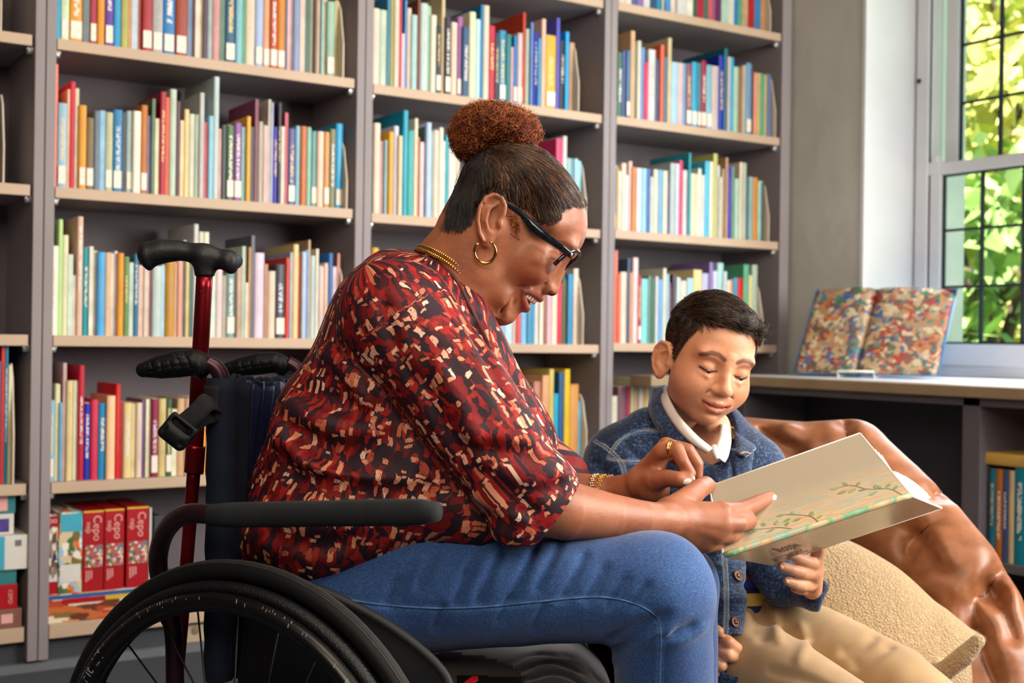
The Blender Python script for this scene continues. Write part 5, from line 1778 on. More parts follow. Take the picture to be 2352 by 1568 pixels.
# scuffs on the handrim
g = G(); rs = random.Random(3)
for k in range(40):
    a = math.radians(rs.uniform(40, 150)); L = rs.uniform(0.002, 0.006); tb = rs.uniform(0.1, 0.9)
    for q in range(1):
        def pt(da, dt):
            return to_world(WC_ + (hdir * math.cos(a + da) + udir * math.sin(a + da)) * (RT + 0.0118 * math.sin(tb + dt)) + ndir * (0.028 + 0.0120 * math.cos(tb + dt)))
        w_ = rs.uniform(0.0004, 0.001) / RT
        g.add([pt(0, 0), pt(w_, 0.02), pt(w_ + L * .4 / RT, L / 0.0118), pt(L * .4 / RT, L / 0.0118 - .02)], [(0, 1, 2, 3)])
g.put('handrim_scuffs', mat('scuff', 'b9a898', 0.6, var=0.1), w1)

def cpath(pts, n=8):
    return [to_world(p) for p in bez([C(*q) for q in pts], n)]
# back posts, sleeves and sling
NEAR, FAR = 1.57, 1.95
for nm, dx, dd in (('near', 0, NEAR), ('far', 185, FAR)):
    sc_ = NEAR / dd
    G().tube(cpath([(476 + dx, 832, dd), (497 + dx, 846, dd), (510 + dx, 872, dd), (512 + dx, 920, dd), (510 + dx, 1100, dd), (500 + dx, 1400, dd), (495 + dx, 1640, dd)]), 0.0102, 14).put('back_post', M_frame, wc)
    hs = SV(300 + dx, 900, dd - 0.05, 500 + dx, 780, dd + 0.05, 0.0014)
    hs.chain([C(330 + dx, 849, dd), C(370 + dx, 842, dd), (C(410 + dx, 835, dd)), C(445 + dx, 832, dd), C(462 + dx, 838, dd)], [0.0095, 0.0148, 0.0172, 0.0162, 0.0145], 0.006)
    hs.ell(C(462 + dx, 840, dd), (0.0085, 0.0168, 0.016), k=0.004)
    for q in range(5):
        x = 345 + q * 22 + dx
        ps = [hs.hit(px_, py_) for px_, py_ in ((x - 12, 812 + q * -1), (x, 830), (x + 6, 848), (x - 4, 866))]
        ps = [p for p in ps if p is not None]
        if len(ps) > 1: hs.chain(ps, 0.0008, 0.0012, 's')
    for yy in (835, 852):
        ps = hs.hits([(335 + dx, yy + 4), (380 + dx, yy - 8), (430 + dx, yy - 14)])
        if len(ps) > 1: hs.chain(ps, 0.0008, 0.0012, 's')
    hv, hq = hs.mesh(1)
    put('push_handle', np_mesh('push_handle', hv, hq), M_black, wc)
    # canvas sleeve round the post
    rows = []
    for i in range(24):
        y = 868 + (1560 - 868) * i / 23
        rr_ = 0.0185 + 0.0008 * math.sin(i * 2.1) + (0.001 if i == 1 else 0)
        cx_ = 510 + dx - 0.02 * (y - 900) * 0.6
        row = [to_world(C(cx_, y, dd) + np.array([math.cos(a_) * rr_, 0, math.sin(a_) * rr_])) for a_ in np.linspace(0, 2 * math.pi, 19)]
        rows.append(row)
    g = G().grid(rows)
    g.f.append(tuple(range(18))); g.mi.append(0); g.sm.append(False)
    g.put('back_sleeve', M_canvas, wc)
# patch and seam lines of the near sleeve
rows = []
for i in range(8):
    y = 884 + 82 * i / 7
    rows.append([to_world(C(509, y, NEAR) + np.array([math.cos(a_) * 0.0199, 0, math.sin(a_) * 0.0199])) for a_ in np.linspace(math.pi * 1.02, math.pi * 1.52, 8)])
o = G().grid(rows).put('velcro_patch', M_web, wc)
md = o.modifiers.new('thick', 'SOLIDIFY'); md.thickness = 0.0012; md.offset = 1
# sling with vertical gathers
rows = []
top = bez([C(528, 870, NEAR + 0.005), C(570, 876, 1.67), C(625, 878, 1.77), C(672, 870, 1.87), C(700, 866, FAR - 0.01)], 22)
for i, p in enumerate(top):
    s = i / (len(top) - 1)
    row = []
    for j in range(26):
        t_ = j / 25
        pl = (0.004 + 0.003 * math.sin(i * 0.7)) * math.sin(i * 1.35 + 0.4 * math.sin(j * 0.3)) * (1 - 0.6 * t_) * math.sin(math.pi * s)
        sag = 0.030 * math.sin(math.pi * s) * t_
        x_b = C(548, 0, 1.66)[0] + 0.012 * s
        wt = sstep(0.0, 0.35, np.array(t_)) * math.sin(math.pi * min(1, s * 1.02)) ** .6
        q = p + np.array([(x_b - p[0]) * float(wt) * (1 if p[0] > x_b else 0) + pl, -(0.30) * t_ - 0.004 * math.sin(i * 0.9) * (j == 0), pl * 0.5])
        row.append(to_world(q))
    rows.append(row)
o = G().grid(rows).put('back_sling', M_satin, wc)
md = o.modifiers.new('thick', 'SOLIDIFY'); md.thickness = 0.004
G().tube([r[0] for r in rows], 0.0045, 8).put('sling_hem', M_canvas, wc)
# outer canvas flap between sleeve and gathers
rows = []
for i in range(9):
    s = i / 8
    rows.append([to_world(C(525 + 48 * s - 22 * t_ * s, 872 + 8 * s + 680 * t_, NEAR - 0.012 + 0.045 * s + 0.006 * math.sin(3 * t_ + s * 2)) ) for t_ in np.linspace(0, 1, 20)])
o = G().grid(rows).put('back_canvas', M_canvas, wc)
md = o.modifiers.new('thick', 'SOLIDIFY'); md.thickness = 0.003

# armrest: bent tube and foam pad
G().tube(cpath([(560, 1178, 1.462), (492, 1180, 1.47), (430, 1180, 1.49), (390, 1206, 1.53), (367, 1255, 1.57), (364, 1310, 1.60), (380, 1380, 1.62), (398, 1450, 1.63), (402, 1560, 1.63), (404, 1760, 1.63)], 8), 0.0118, 14).put('armrest_tube', M_frame, wc)
pad = []
for i in range(15):
    s = i / 14
    pad.append((C(486 + (1006 - 486) * s, 1183 - 8 * s, 1.47 - 0.125 * s)))
rads = [0.0128, 0.0142] + [0.0146] * 11 + [0.0138, 0.0105]
G().tube([to_world(p) for p in pad], rads, 22).put('armrest_pad', M_foam, wc)
# far armrest
G().tube([to_world(p + np.array([0.10, 0, 0.44])) for p in pad], rads, 16).put('armrest_pad', M_foam, wc)
G().tube([to_world(C(*q) + np.array([0.10, 0, 0.44])) for q in ((560, 1178, 1.462), (430, 1180, 1.475), (365, 1255, 1.48), (402, 1560, 1.56))], 0.0118, 10).put('armrest_tube', M_frame, wc)

# clothes guard: dark plate with a rounded rim
edge = [(570, 1345), (650, 1338), (725, 1352), (800, 1384), (880, 1428), (955, 1482), (1008, 1532), (1032, 1576), (1036, 1650)]
ep = bez([C(x, y, 1.53 - 0.03 * i / 8) for i, (x, y) in enumerate(edge)], 5)
rows = [[to_world(p), to_world(np.array([p[0] - 0.02, C(0, 1750, 1.5)[1], p[2]]))] for p in ep]
o = G().grid(rows).put('clothes_guard', M_guard, wc)
md = o.modifiers.new('thick', 'SOLIDIFY'); md.thickness = 0.004
G().tube([to_world(p) for p in ep], 0.0062, 12).put('guard_rim', mat('guard_rubber', '1d1e21', 0.6, var=0.1, scale=50), wc)

# seat cushion: navy cover over a grey side panel
cu = SV(640, 1760, 1.44, 1440, 1430, 1.98, 0.004)
cu.chain([C(760, 1540, 1.70), C(1000, 1535, 1.70), C(1290, 1555, 1.70)], [0.034, 0.036, 0.038], 0.02, flat=((0, 0, 1), 5.0))
cu.chain([C(1290, 1560, 1.70), C(1345, 1580, 1.70)], [0.042, 0.034], 0.03, flat=((0, 0, 1), 4.6))
cu.cap(C(800, 1640, 1.70), C(1320, 1650, 1.70), 0.03, 0.03, 0.03, flat=((0, 0, 1), 5.0))
for pts, r in (([(1180, 1545), (1260, 1520), (1340, 1545)], .003), ([(1200, 1560), (1280, 1545), (1350, 1575)], .003), ([(1150, 1530), (1230, 1500), (1310, 1512)], .0035), ([(1290, 1500), (1340, 1520), (1375, 1560)], .004)):
    ps = cu.hits(pts)
    if len(ps) > 1: cu.chain(ps, [0.0005] + [r] * (len(ps) - 2) + [0.0005], 0.008, 's')
cu.displace(lambda x, y, z: 0.0016 * sinenoise(21, 8, 30, 90)(x, y, z))
cv, cq = cu.mesh(1)
put('seat_cushion', np_mesh('seat_cushion', cv, cq), mat('navy_cushion', '11131d', 0.8, var=0.1, scale=25, sheen=0.3, bump=0.3, bscale=500, bdist=0.0006), wc)
def patch(sk_, outline, name, m, parent, push, th):
    """thin panel laid on a sculpted surface, inside an outline in the picture"""
    xs = [p[0] for p in outline]; ys = [p[1] for p in outline]
    nx, ny = 26, 14
    g = G(); idx = {}
    for i in range(nx + 1):
        for j in range(ny + 1):
            x = min(xs) + (max(xs) - min(xs)) * i / nx; y = min(ys) + (max(ys) - min(ys)) * j / ny
            if poly_sd(outline, np.array([x]), np.array([y]))[0] < -3: continue
            p = sk_.hit(x, y, push=push)
            if p is None: continue
            idx[(i, j)] = len(g.v); g.v.append(tuple(to_world(p)))
    for i in range(nx):
        for j in range(ny):
            k = [(i, j), (i + 1, j), (i + 1, j + 1), (i, j + 1)]
            if all(q in idx for q in k):
                g.f.append(tuple(idx[q] for q in k)); g.mi.append(0); g.sm.append(True)
    o = g.put(name, m, parent)
    md = o.modifiers.new('thick', 'SOLIDIFY'); md.thickness = th; md.offset = 0
    return o
patch(cu, [(990, 1504), (1040, 1500), (1110, 1508), (1170, 1528), (1205, 1555), (1222, 1600), (990, 1610)], 'cushion_panel', M_grey, wc, 0.003, 0.004)
patch(cu, [(1052, 1552), (1200, 1558), (1205, 1600), (1050, 1600)], 'cushion_badge', M_black, wc, 0.0062, 0.002)
patch(cu, [(1068, 1568), (1082, 1556), (1098, 1553), (1096, 1562), (1078, 1576), (1060, 1600), (1054, 1590)], 'badge_emblem', mat('red_emblem', 'c01826', 0.5), wc, 0.0082, 0.002)

# lower frame and front castors (below the picture)
for dd, off in ((1.54, 0.0), (1.90, 0.07)):
    zf = -H
    b0 = C(500, 1600, dd) + np.array([off * 0.6, 0, 0]); f0 = C(1330, 1640, dd - 0.10) + np.array([off, 0, 0])
    G().tube([to_world(b0), to_world((b0 + f0) / 2), to_world(f0), to_world(f0 + np.array([0.05, -0.10, -0.02])), to_world(np.array([f0[0] + 0.10, zf + 0.12, f0[2] - 0.03]))], 0.0125, 10).put('seat_rail', M_frame, wc)
    cc = np.array([f0[0] - 0.05, zf + 0.06, f0[2] - 0.01])
    G().tube([to_world(f0 + np.array([-0.05, 0, 0])), to_world(cc + np.array([0, 0.07, 0.0])), to_world(cc)], 0.010, 8).put('castor_fork', M_black, wc)
    G().lathe([(0.004, -0.014), (0.05, -0.013), (0.06, -0.006), (0.06, 0.006), (0.05, 0.013), (0.004, 0.014)], to_world(cc), to_world(cc + ndir) - to_world(cc), 24).put('castor', M_rubber, wc)
G().tube([to_world(WC_), to_world(WC_ - ndir * 0.52)], 0.014, 10).put('axle', M_black, wc)

# webbing strap with its buckle hanging from the near post
def band(name, pts, wdt, th, m, parent, wdir):
    wd = np.array(wdir, float); wd /= np.linalg.norm(wd)
    rows = [[to_world(p - wd * wdt / 2), to_world(p - wd * wdt / 4), to_world(p), to_world(p + wd * wdt / 4), to_world(p + wd * wdt / 2)] for p in pts]
    o = G().grid(rows).put(name, m, parent)
    md = o.modifiers.new('thick', 'SOLIDIFY'); md.thickness = th
    return o
band('strap', bez([C(500, 930, 1.552), C(478, 922, 1.532), C(455, 945, 1.525), C(428, 968, 1.522), C(405, 985, 1.52)], 5), 0.0235, 0.003, M_web, wc, (0.55, -0.83, 0.15))
band('strap', bez([C(498, 950, 1.556), C(470, 955, 1.538), C(448, 972, 1.532), (C(425, 990, 1.528))], 5), 0.022, 0.003, M_web, wc, (0.5, -0.85, 0.15))
bs = SV(360, 1035, 1.47, 470, 920, 1.57, 0.0012)
e1 = np.array([-0.62, -0.78, 0.0]); e1 /= np.linalg.norm(e1); e2 = np.array([0.78, -0.62, 0.0]); e2 /= np.linalg.norm(e2)
Rb = np.array([e2, e1, [0, 0, 1.0]])
bc_ = C(414, 985, 1.518)
for i, (a_, b_, w_, h_) in enumerate(((-0.010, 0, 0.0185, 0.0035), (0.004, 0, 0.0185, 0.0035), (-0.003, 0.0165, 0.0035, 0.010), (-0.003, -0.0165, 0.0035, 0.010))):
    bs.ell(bc_ + e1 * a_ + e2 * b_, (w_, h_, 0.0045), Rb, 0.003)
c2_ = C(402, 998, 1.516)
bs.chain([c2_ + e2 * -0.010, c2_ + e2 * 0.010], 0.0088, 0.004, flat=((0, 0, 1), 0.6))
bs.chain([c2_ + e2 * -0.012 + e1 * 0.006, c2_ + e2 * 0.012 + e1 * 0.006], 0.0075, 0.004, flat=((0, 0, 1), 0.6))
bs.ell(c2_ + e2 * 0.013 + e1 * 0.004 + np.array([0, 0, -0.007]), (0.004, 0.005, 0.004), Rb, 0.002, 's')
bs.ell(c2_ + e2 * -0.014 + e1 * 0.002 + np.array([0, 0, -0.006]), (0.003, 0.008, 0.003), Rb, 0.002, 's')
bv_, bq_ = bs.mesh(1)
put('buckle', np_mesh('buckle', bv_, bq_), M_black, wc)

# ---------------------------------------------------------------- red walking cane carried behind the chair's back
cn = empty('walking_cane', to_world(np.array([C(395, 1568, 1.68)[0], -H, 1.68])), label='red metal walking cane with black T handle standing behind the wheelchair back', cat='cane')
t = NT('red_anodised')
nz = t.noise(t.coord(), 300.0, 2)
sp = t.math('GREATER_THAN', nz.outputs[0], 0.74)
n2 = t.noise(t.coord(), 12, 2)
t.base(t.mix(sp, t.ramp(n2.outputs[0], [(0.3, hexc('6e0c14')), (0.7, hexc('8e1520'))]), hexc('d99a84')))
t.val(t.b, Roughness=0.3, Metallic=0.75)
M_red = t.m
G().tube(cpath([(470, 628, 1.65), (463, 760, 1.65), (455, 900, 1.655), (447, 1040, 1.66)], 4), 0.0108, 18).put('upper_shaft', M_red, cn)
G().tube(cpath([(450, 1022, 1.66), (449, 1030, 1.66), (446, 1076, 1.66), (445, 1086, 1.66)], 2), [0.0118, 0.0128, 0.0128, 0.0128, 0.0128, 0.0128, 0.0122], 18).put('collar', M_red, cn)
G().tube(cpath([(446, 1070, 1.66), (436, 1200, 1.665), (420, 1400, 1.67), (405, 1568, 1.68)], 4) + [np.array([to_world(C(400, 1600, 1.68))[0], to_world(C(400, 1600, 1.68))[1], 0.03])], 0.0088, 16).put('lower_shaft', M_red, cn)
tip = to_world(C(400, 1600, 1.68)); tip = np.array([tip[0], tip[1], 0])
G().lathe([(0.013, 0.0), (0.014, 0.004), (0.0115, 0.03), (0.010, 0.045)], tip, (0, 0, 1), 16).put('rubber_tip', M_black, cn)
hs = SV(300, 660, 1.6, 570, 530, 1.71, 0.0013)
hs.chain([C(345, 584, 1.65), C(372, 577, 1.65), C(410, 575, 1.65), C(450, 581, 1.65), C(490, 590, 1.65), C(526, 597, 1.65)], [0.0165, 0.0158, 0.0135, 0.0118, 0.0116, 0.0128], 0.004)
hs.ell(C(338, 590, 1.65), (0.0070, 0.0180, 0.0145), np.array([[0.97, 0.2, 0], [-0.2, 0.97, 0], [0, 0, 1]]), 0.006)
hs.ell(C(527, 604, 1.65), (0.0095, 0.0140, 0.0125), np.array([[0.95, 0.25, 0], [-0.25, 0.95, 0], [0, 0, 1]]), 0.008)
hs.chain([C(470, 590, 1.65), C(470, 636, 1.65)], [0.0155, 0.0125], 0.012)
hs.plane(C(470, 634, 1.65), (0, -1, 0), 0.001)
hs.chain(hs.hits([(345, 600), (400, 594), (455, 600)]), 0.0006, 0.001, 's')
hv, hq = hs.mesh(1)
put('cane_handle', np_mesh('cane_handle', hv, hq), mat('worn_rubber', '14161a', 0.5, var=0.25, scale=60, bump=0.35, bscale=220, bdist=0.001), cn)
G().lathe([(0.002, 0.0012), (0.0098, 0.001), (0.0105, -0.002)], to_world(C(541, 600, 1.648)), to_world(C(560, 604, 1.63)) - to_world(C(541, 600, 1.65)), 18).put('handle_cap', mat('cap_grey', '3a4350', 0.35), cn)
G().lathe([(0.001, 0.001), (0.0024, 0.0008), (0.0026, 0)], to_world(C(461, 671, 1.64)), (to_world(C(461, 671, 1.4)) - to_world(C(461, 671, 1.65))), 12).put('snap_button', M_black, cn)
# ================================================================= the boy
# head, sculpted upright and looking forwards, then turned to its pose
HC = C(1630, 806, 2.02)                      # where the point between the eyes' level and the ears sits
yaw, pitch, roll = math.radians(16), math.radians(14), math.radians(12)
def basis():
    f = np.array([math.sin(yaw) * math.cos(pitch), -math.sin(pitch), -math.cos(yaw) * math.cos(pitch)])
    up0 = np.array([0, 1.0, 0])
    r = np.cross(f, up0)
    # image-right hand axis (his left): horizontal, to the right in the picture
    r = r / np.linalg.norm(r)
    if r[0] < 0: r = -r
    u = up0 - f * (up0 @ f); u /= np.linalg.norm(u)
    cr, sr = math.cos(roll), math.sin(roll)
    r2 = r * cr - u * sr
    u2 = u * cr + r * sr
    return np.stack([r2, u2, f])
HB3 = basis()
def hb(v):
    return HC + np.asarray(v, float) @ HB3
bh = Sculpt((-0.105, -0.175, -0.115), (0.105, 0.115, 0.115), 0.0015)
E3 = np.eye(3)
bh.ell((0, .020, -.008), (.0675, .0680, .0815), k=0)
bh.ell((0, -.028, .020), (.0615, .074, .056), k=.02)
bh.ell((0, -.062, .020), (.0490, .040, .050), k=.02)
bh.ell((0, -.0935, .049), (.0165, .0130, .0150), k=.022)
for s in (-1, 1):
    bh.ell((s * .034, -.046, .0455), (.0240, .0225, .0225), k=.022)
    bh.ell((s * .026, .0050, .0600), (.022, .007, .010), k=.016)
    bh.ell((s * .0290, -.0150, .0800), (.0165, .0105, .0120), k=.012, op='s')
    bh.ell((s * .0285, -.0145, .0600), (.0142, .0112, .0122), k=.005)
    bh.chain([(s * .0165, -.0205, .0688), (s * .0240, -.0232, .0738), (s * .0330, -.0232, .0725), (s * .0400, -.0195, .0655)], [.0006, .0021, .0021, .0006], .002, 's')
    bh.chain([(s * .017, -.0255, .068), (s * .028, -.0285, .0718), (s * .040, -.0250, .064)], [.001, .0022, .001], .006)
bh.chain([(0, .004, .0690), (0, -.018, .0760), (0, -.036, .0850)], [.0075, .0070, .0080], .010)
bh.ell((0, -.0425, .0885), (.0098, .0085, .0090), k=.008)
for s in (-1, 1):
    bh.ell((s * .0104, -.0455, .0800), (.0060, .0058, .0070), k=.006)
    bh.ell((s * .0060, -.0508, .0845), (.0034, .0020, .0038), k=.002, op='s')
bh.ell((0, -.0690, .0645), (.0250, .0120, .0105), k=.012)
bh.chain([(-.0255, -.0650, .0655), (-.0135, -.0676, .0730), (-.0035, -.0660, .0765), (0, -.0670, .0765), (.0035, -.0660, .0765), (.0135, -.0676, .0730), (.0255, -.0650, .0655)], [.0012, .0026, .0032, .0030, .0032, .0026, .0012], .003)
bh.chain([(-.0220, -.0695, .0655), (-.0100, -.0770, .0728), (0, -.0788, .0748), (.0100, -.0770, .0728), (.0220, -.0695, .0655)], [.0013, .0033, .0038, .0033, .0013], .003)
bh.chain([(-.0245, -.0664, .0685), (-.012, -.0714, .0765), (0, -.0725, .0795), (.012, -.0714, .0765), (.0245, -.0664, .0685)], [.0004, .0020, .0023, .0020, .0004], .0015, 's')
bh.ell((0, -.0855, .0700), (.014, .0035, .006), k=.006, op='s')
for s in (-1, 1):
    bh.chain([(s * .0190, -.050, .074), (s * .0290, -.060, .064), (s * .0315, -.068, .058)], [.0005, .0008, .0004], .006, 's')
    bh.ell((s * .0285, -.0640, .0645), (.0026, .0030, .0030), k=.005, op='s')
    A0 = np.array([0.88 * s, 0, 0.47]); A2 = np.array([-0.47 * s, 0, 0.88])      # ear plane flares outwards to the rear
    Re = np.array([A0, [0, 1, 0], A2])
    ec = np.array([s * .0715, -.030, -.006])
    ep = lambda y, z, o=0.0: ec + np.array([0, y, 0]) + A2 * z + A0 * o
    bh.ell(ec, (.0058, .0300, .0180), Re, .006)
    bh.ell(ep(-.022, .002, 0), (.0052, .0105, .0090), Re, .004)
    bh.ell(ep(.004, .002, .0062), (.0046, .0180, .0100), Re, .003, 's')
    hx = [(-.002, .013), (.012, .014), (.025, .004), (.026, -.010), (.014, -.0175), (-.004, -.0175), (-.018, -.010), (-.026, .001)]
    bh.chain([ep(y, z, .0036) for y, z in hx], [.0018] + [.0028] * 6 + [.0034], .003)
    bh.chain([ep(y, z, .0026) for y, z in ((.016, .004), (.008, -.008), (-.008, -.008), (-.014, .002))], .0022, .003)
    bh.ell(ep(-.004, .0135, .0022), (.0028, .0045, .0034), Re, .003)
bh.chain([(0, -.060, -.016), (0, -.120, -.030), (0, -.175, -.045)], [.039, .036, .038], .02)
bhV, bhQ = bh.mesh(1)
L = bhV.copy()
tintB = np.ones((len(L), 3))
def paintB(d, r0, r1, col, amt=1.0):
    m_ = ((1 - sstep(r0, r1, d)) * amt)[:, None]
    tintB[:] = tintB * (1 - m_) + m_ * np.array(col)
front_ = L[:, 2] > 0.02
def pdl(pts):
    d, _ = path_dist(L * np.array([1, 1, 0]), [np.array([p[0], p[1], 0.0]) for p in pts]); return np.where(front_, d, 1e6)
for s in (-1, 1):
    paintB(pdl([(s * .0115, .0035, .073), (s * .0215, .0090, .074), (s * .0330, .0092, .069), (s * .0460, .0020, .058)]), .0020, .0052, (.24, .19, .19), .95)
    paintB(pdl([(s * .0150, -.0175, .069), (s * .0225, -.0192, .0735), (s * .0335, -.0195, .072), (s * .0420, -.0165, .063)]), .0008, .0022, (.22, .17, .17), .9)
    paintB(np.where(front_, np.linalg.norm(L - np.array([s * .036, -.044, .060]), axis=1), 1e6), .006, .028, (1.06, .88, .84), .55)
    paintB(pdl([(s * .018, -.027, .071), (s * .036, -.027, .067)]), .001, .006, (.86, .78, .78), .6)
paintB(pdl([(-.0250, -.0652, .062), (-.0135, -.0676, .073), (-.0035, -.0662, 0), (0, -.0670, .0785), (.0035, -.0662, 0), (.0135, -.0676, .073), (.0250, -.0652, .062)]), .0020, .0036, (.76, .46, .46), .95)
paintB(pdl([(-.0210, -.0697, .063), (-.010, -.0770, .0745), (0, -.0788, .0765), (.010, -.0770, .0745), (.0210, -.0697, .063)]), .0026, .0046, (.86, .54, .55), .95)
paintB(pdl([(-.0240, -.0666, .064), (-.012, -.0714, .073), (0, -.0724, .0745), (.012, -.0714, .073), (.0240, -.0666, .064)]), .0010, .0020, (.20, .09, .09), .95)
paintB(pdl([(-.0385, -.0445), (-.0386, -.0445)]), .0006, .0012, (.4, .25, .2), .9)
# scalp
def hairline_y(x, z):
    """height above which hair grows, by position round the head"""
    a = np.arctan2(np.abs(x), z)                        # 0 front, pi back
    return np.interp(a, [0, .55, .85, 1.05, 1.30, 1.50, 1.75, 2.2, 3.2], [.050, .048, .040, .014, -.030, -.004, -.020, -.055, -.066])
hm = sstep(-.004, .006, L[:, 1] - hairline_y(L[:, 0], L[:, 2])) * (L[:, 1] > -.07)
earm = (np.abs(L[:, 0]) > .0665) & (L[:, 1] < .006) & (L[:, 2] < .02)
hm = np.where(earm, 0, hm)
tintB = tintB * (1 - hm[:, None]) + hm[:, None] * np.array((.20, .17, .17))
headW = hb(bhV)
print('head', len(bhV))

# hands (camera axes)
def y4(zx, zy, d):
    return C(1600 + zx / 4.26, 1200 + zy / 4.26, d)
h1 = SV(1770, 1400, 1.70, 1920, 1215, 2.06, 0.0017)
h1.chain([y4(1130, 660, 1.96), y4(1120, 560, 1.90), y4(1130, 470, 1.87)], [.019, .0215, .0205], .01, flat=((1, 0, 0), 0.8))
h1.chain([y4(1140, 400, 1.85), y4(1060, 375, 1.835), y4(980, 340, 1.825), y4(915, 312, 1.82)], [.0098, .0086, .0079, .0068], .004)
h1.chain([y4(1135, 500, 1.86), y4(1030, 490, 1.835), y4(930, 460, 1.825), y4(835, 432, 1.82)], [.0100, .0090, .0082, .0070], .004)
h1.chain([y4(1110, 610, 1.87), y4(1030, 615, 1.845), y4(960, 595, 1.835), y4(890, 572, 1.83)], [.0096, .0086, .0078, .0066], .004)
h1.chain([y4(1090, 660, 1.90), y4(1020, 655, 1.88), y4(960, 640, 1.87)], [.0088, .0078, .0066], .004)
h1.chain([y4(1150, 440, 1.87), y4(1180, 330, 1.855), y4(1200, 250, 1.845), y4(1214, 190, 1.842)], [.0125, .0098, .0086, .0068], .006)
h1V, h1Q = h1.mesh(1)
h2 = SV(1560, 1580, 1.80, 1740, 1400, 2.06, 0.0017)
h2.chain([C(1580, 1400, 1.98), C(1615, 1440, 1.95)], [.021, .021], .01)
h2.chain([C(1615, 1440, 1.945), C(1640, 1470, 1.92)], [.022, .021], .01)
h2.chain([C(1640, 1450, 1.915), C(1672, 1474, 1.895), C(1693, 1490, 1.905)], [.0112, .0100, .0092], .004)
h2.chain([C(1640, 1486, 1.905), C(1672, 1503, 1.893), C(1692, 1512, 1.905)], [.0108, .0100, .0090], .004)
h2.chain([C(1638, 1515, 1.90), C(1655, 1528, 1.895), C(1662, 1528, 1.91)], [.0102, .0096, .0088], .004)
h2.chain([C(1622, 1530, 1.90), C(1640, 1545, 1.90)], [.0094, .0088], .004)
h2.chain([C(1610, 1450, 1.93), C(1630, 1440, 1.90), C(1650, 1450, 1.89)], [.012, .0098, .0084], .006)
h2V, h2Q = h2.mesh(1)
bcore = SV(1290, 1900, 1.75, 2300, 930, 2.30, 0.009)
bcore.chain([C(1632, 985, 2.06), C(1610, 1060, 2.09)], [.034, .05], .03)
bcore.chain([C(1590, 1120, 2.11), C(1640, 1400, 2.12)], [.08, .085], .03, flat=((0, 0, 1), .8))
bcore.chain([C(1440, 1060, 2.09), C(1420, 1250, 2.05), C(1580, 1400, 1.98)], [.034, .028, .02], .02)
bcore.chain([C(1725, 1060, 2.09), C(1790, 1250, 2.10), C(1865, 1350, 1.96)], [.034, .028, .018], .02)
bcore.chain([C(1740, 1450, 2.08), C(2060, 1560, 1.94), C(2200, 1800, 1.95)], [.046, .040, .03], .02)
bcore.chain([C(1690, 1500, 2.00), C(1930, 1640, 1.84), C(2050, 1850, 1.86)], [.046, .040, .03], .02)
bcV, bcQ = bcore.mesh(0)
# one mesh: the head is right-handed in its own axes, turn its faces to match the rest
BV, BQ = merge((headW, bhQ if np.linalg.det(HB3) < 0 else bhQ[:, ::-1]), (h1V, h1Q), (h2V, h2Q), (bcV, bcQ))
tb = np.ones((len(BV), 3)); tb[:len(L)] = tintB
boy = put('person', np_mesh('person', BV, BQ, attrs={'tint': tb}), M_skinB, label='young boy in a denim jacket sitting on the beanbag, looking down at a book', cat='person')

# eyes: small dark crescents between the lids
M_eye = NT('eye'); M_eye.base(hexc('1c1210')); M_eye.val(M_eye.b, Roughness=0.08); M_eye = M_eye.m
M_white = mat('eye_white', 'd8cfc8', 0.2, var=0.02)
def sphere(g, c, r, seg=16, sc=(1, 1, 1)):
    bm = bmesh.new(); bmesh.ops.create_uvsphere(bm, u_segments=seg, v_segments=seg // 2 + 2, radius=1.0)
    for v in bm.verts:
        v.co = Vector(to_world(np.asarray(c) + np.array([v.co.x * r * sc[0], v.co.y * r * sc[1], v.co.z * r * sc[2]])))
    g.bm(bm, sm=True)
for s in (-1, 1):
    g = G(); sphere(g, hb((s * .0285, -.0158, .0606)), .0113); e = g.put('eye', M_white, boy)
    g = G(); sphere(g, hb((s * .0285 + .0012, -.0208, .0660)), .0056); g.put('iris', M_eye, e)
    lash = [hb(p) for p in ((s * .0155, -.0188, .0665), (s * .0220, -.0197, .0712), (s * .0295, -.0199, .0724), (s * .0370, -.0190, .0690), (s * .0430, -.0175, .0630))]
    G().tube([to_world(p) for p in bez(lash, 5)], [.0004] + [.0008] * 19 + [.0004] if False else 0.0008, 6).put('eyelashes', mat('lash', '15100e', 0.6), boy)

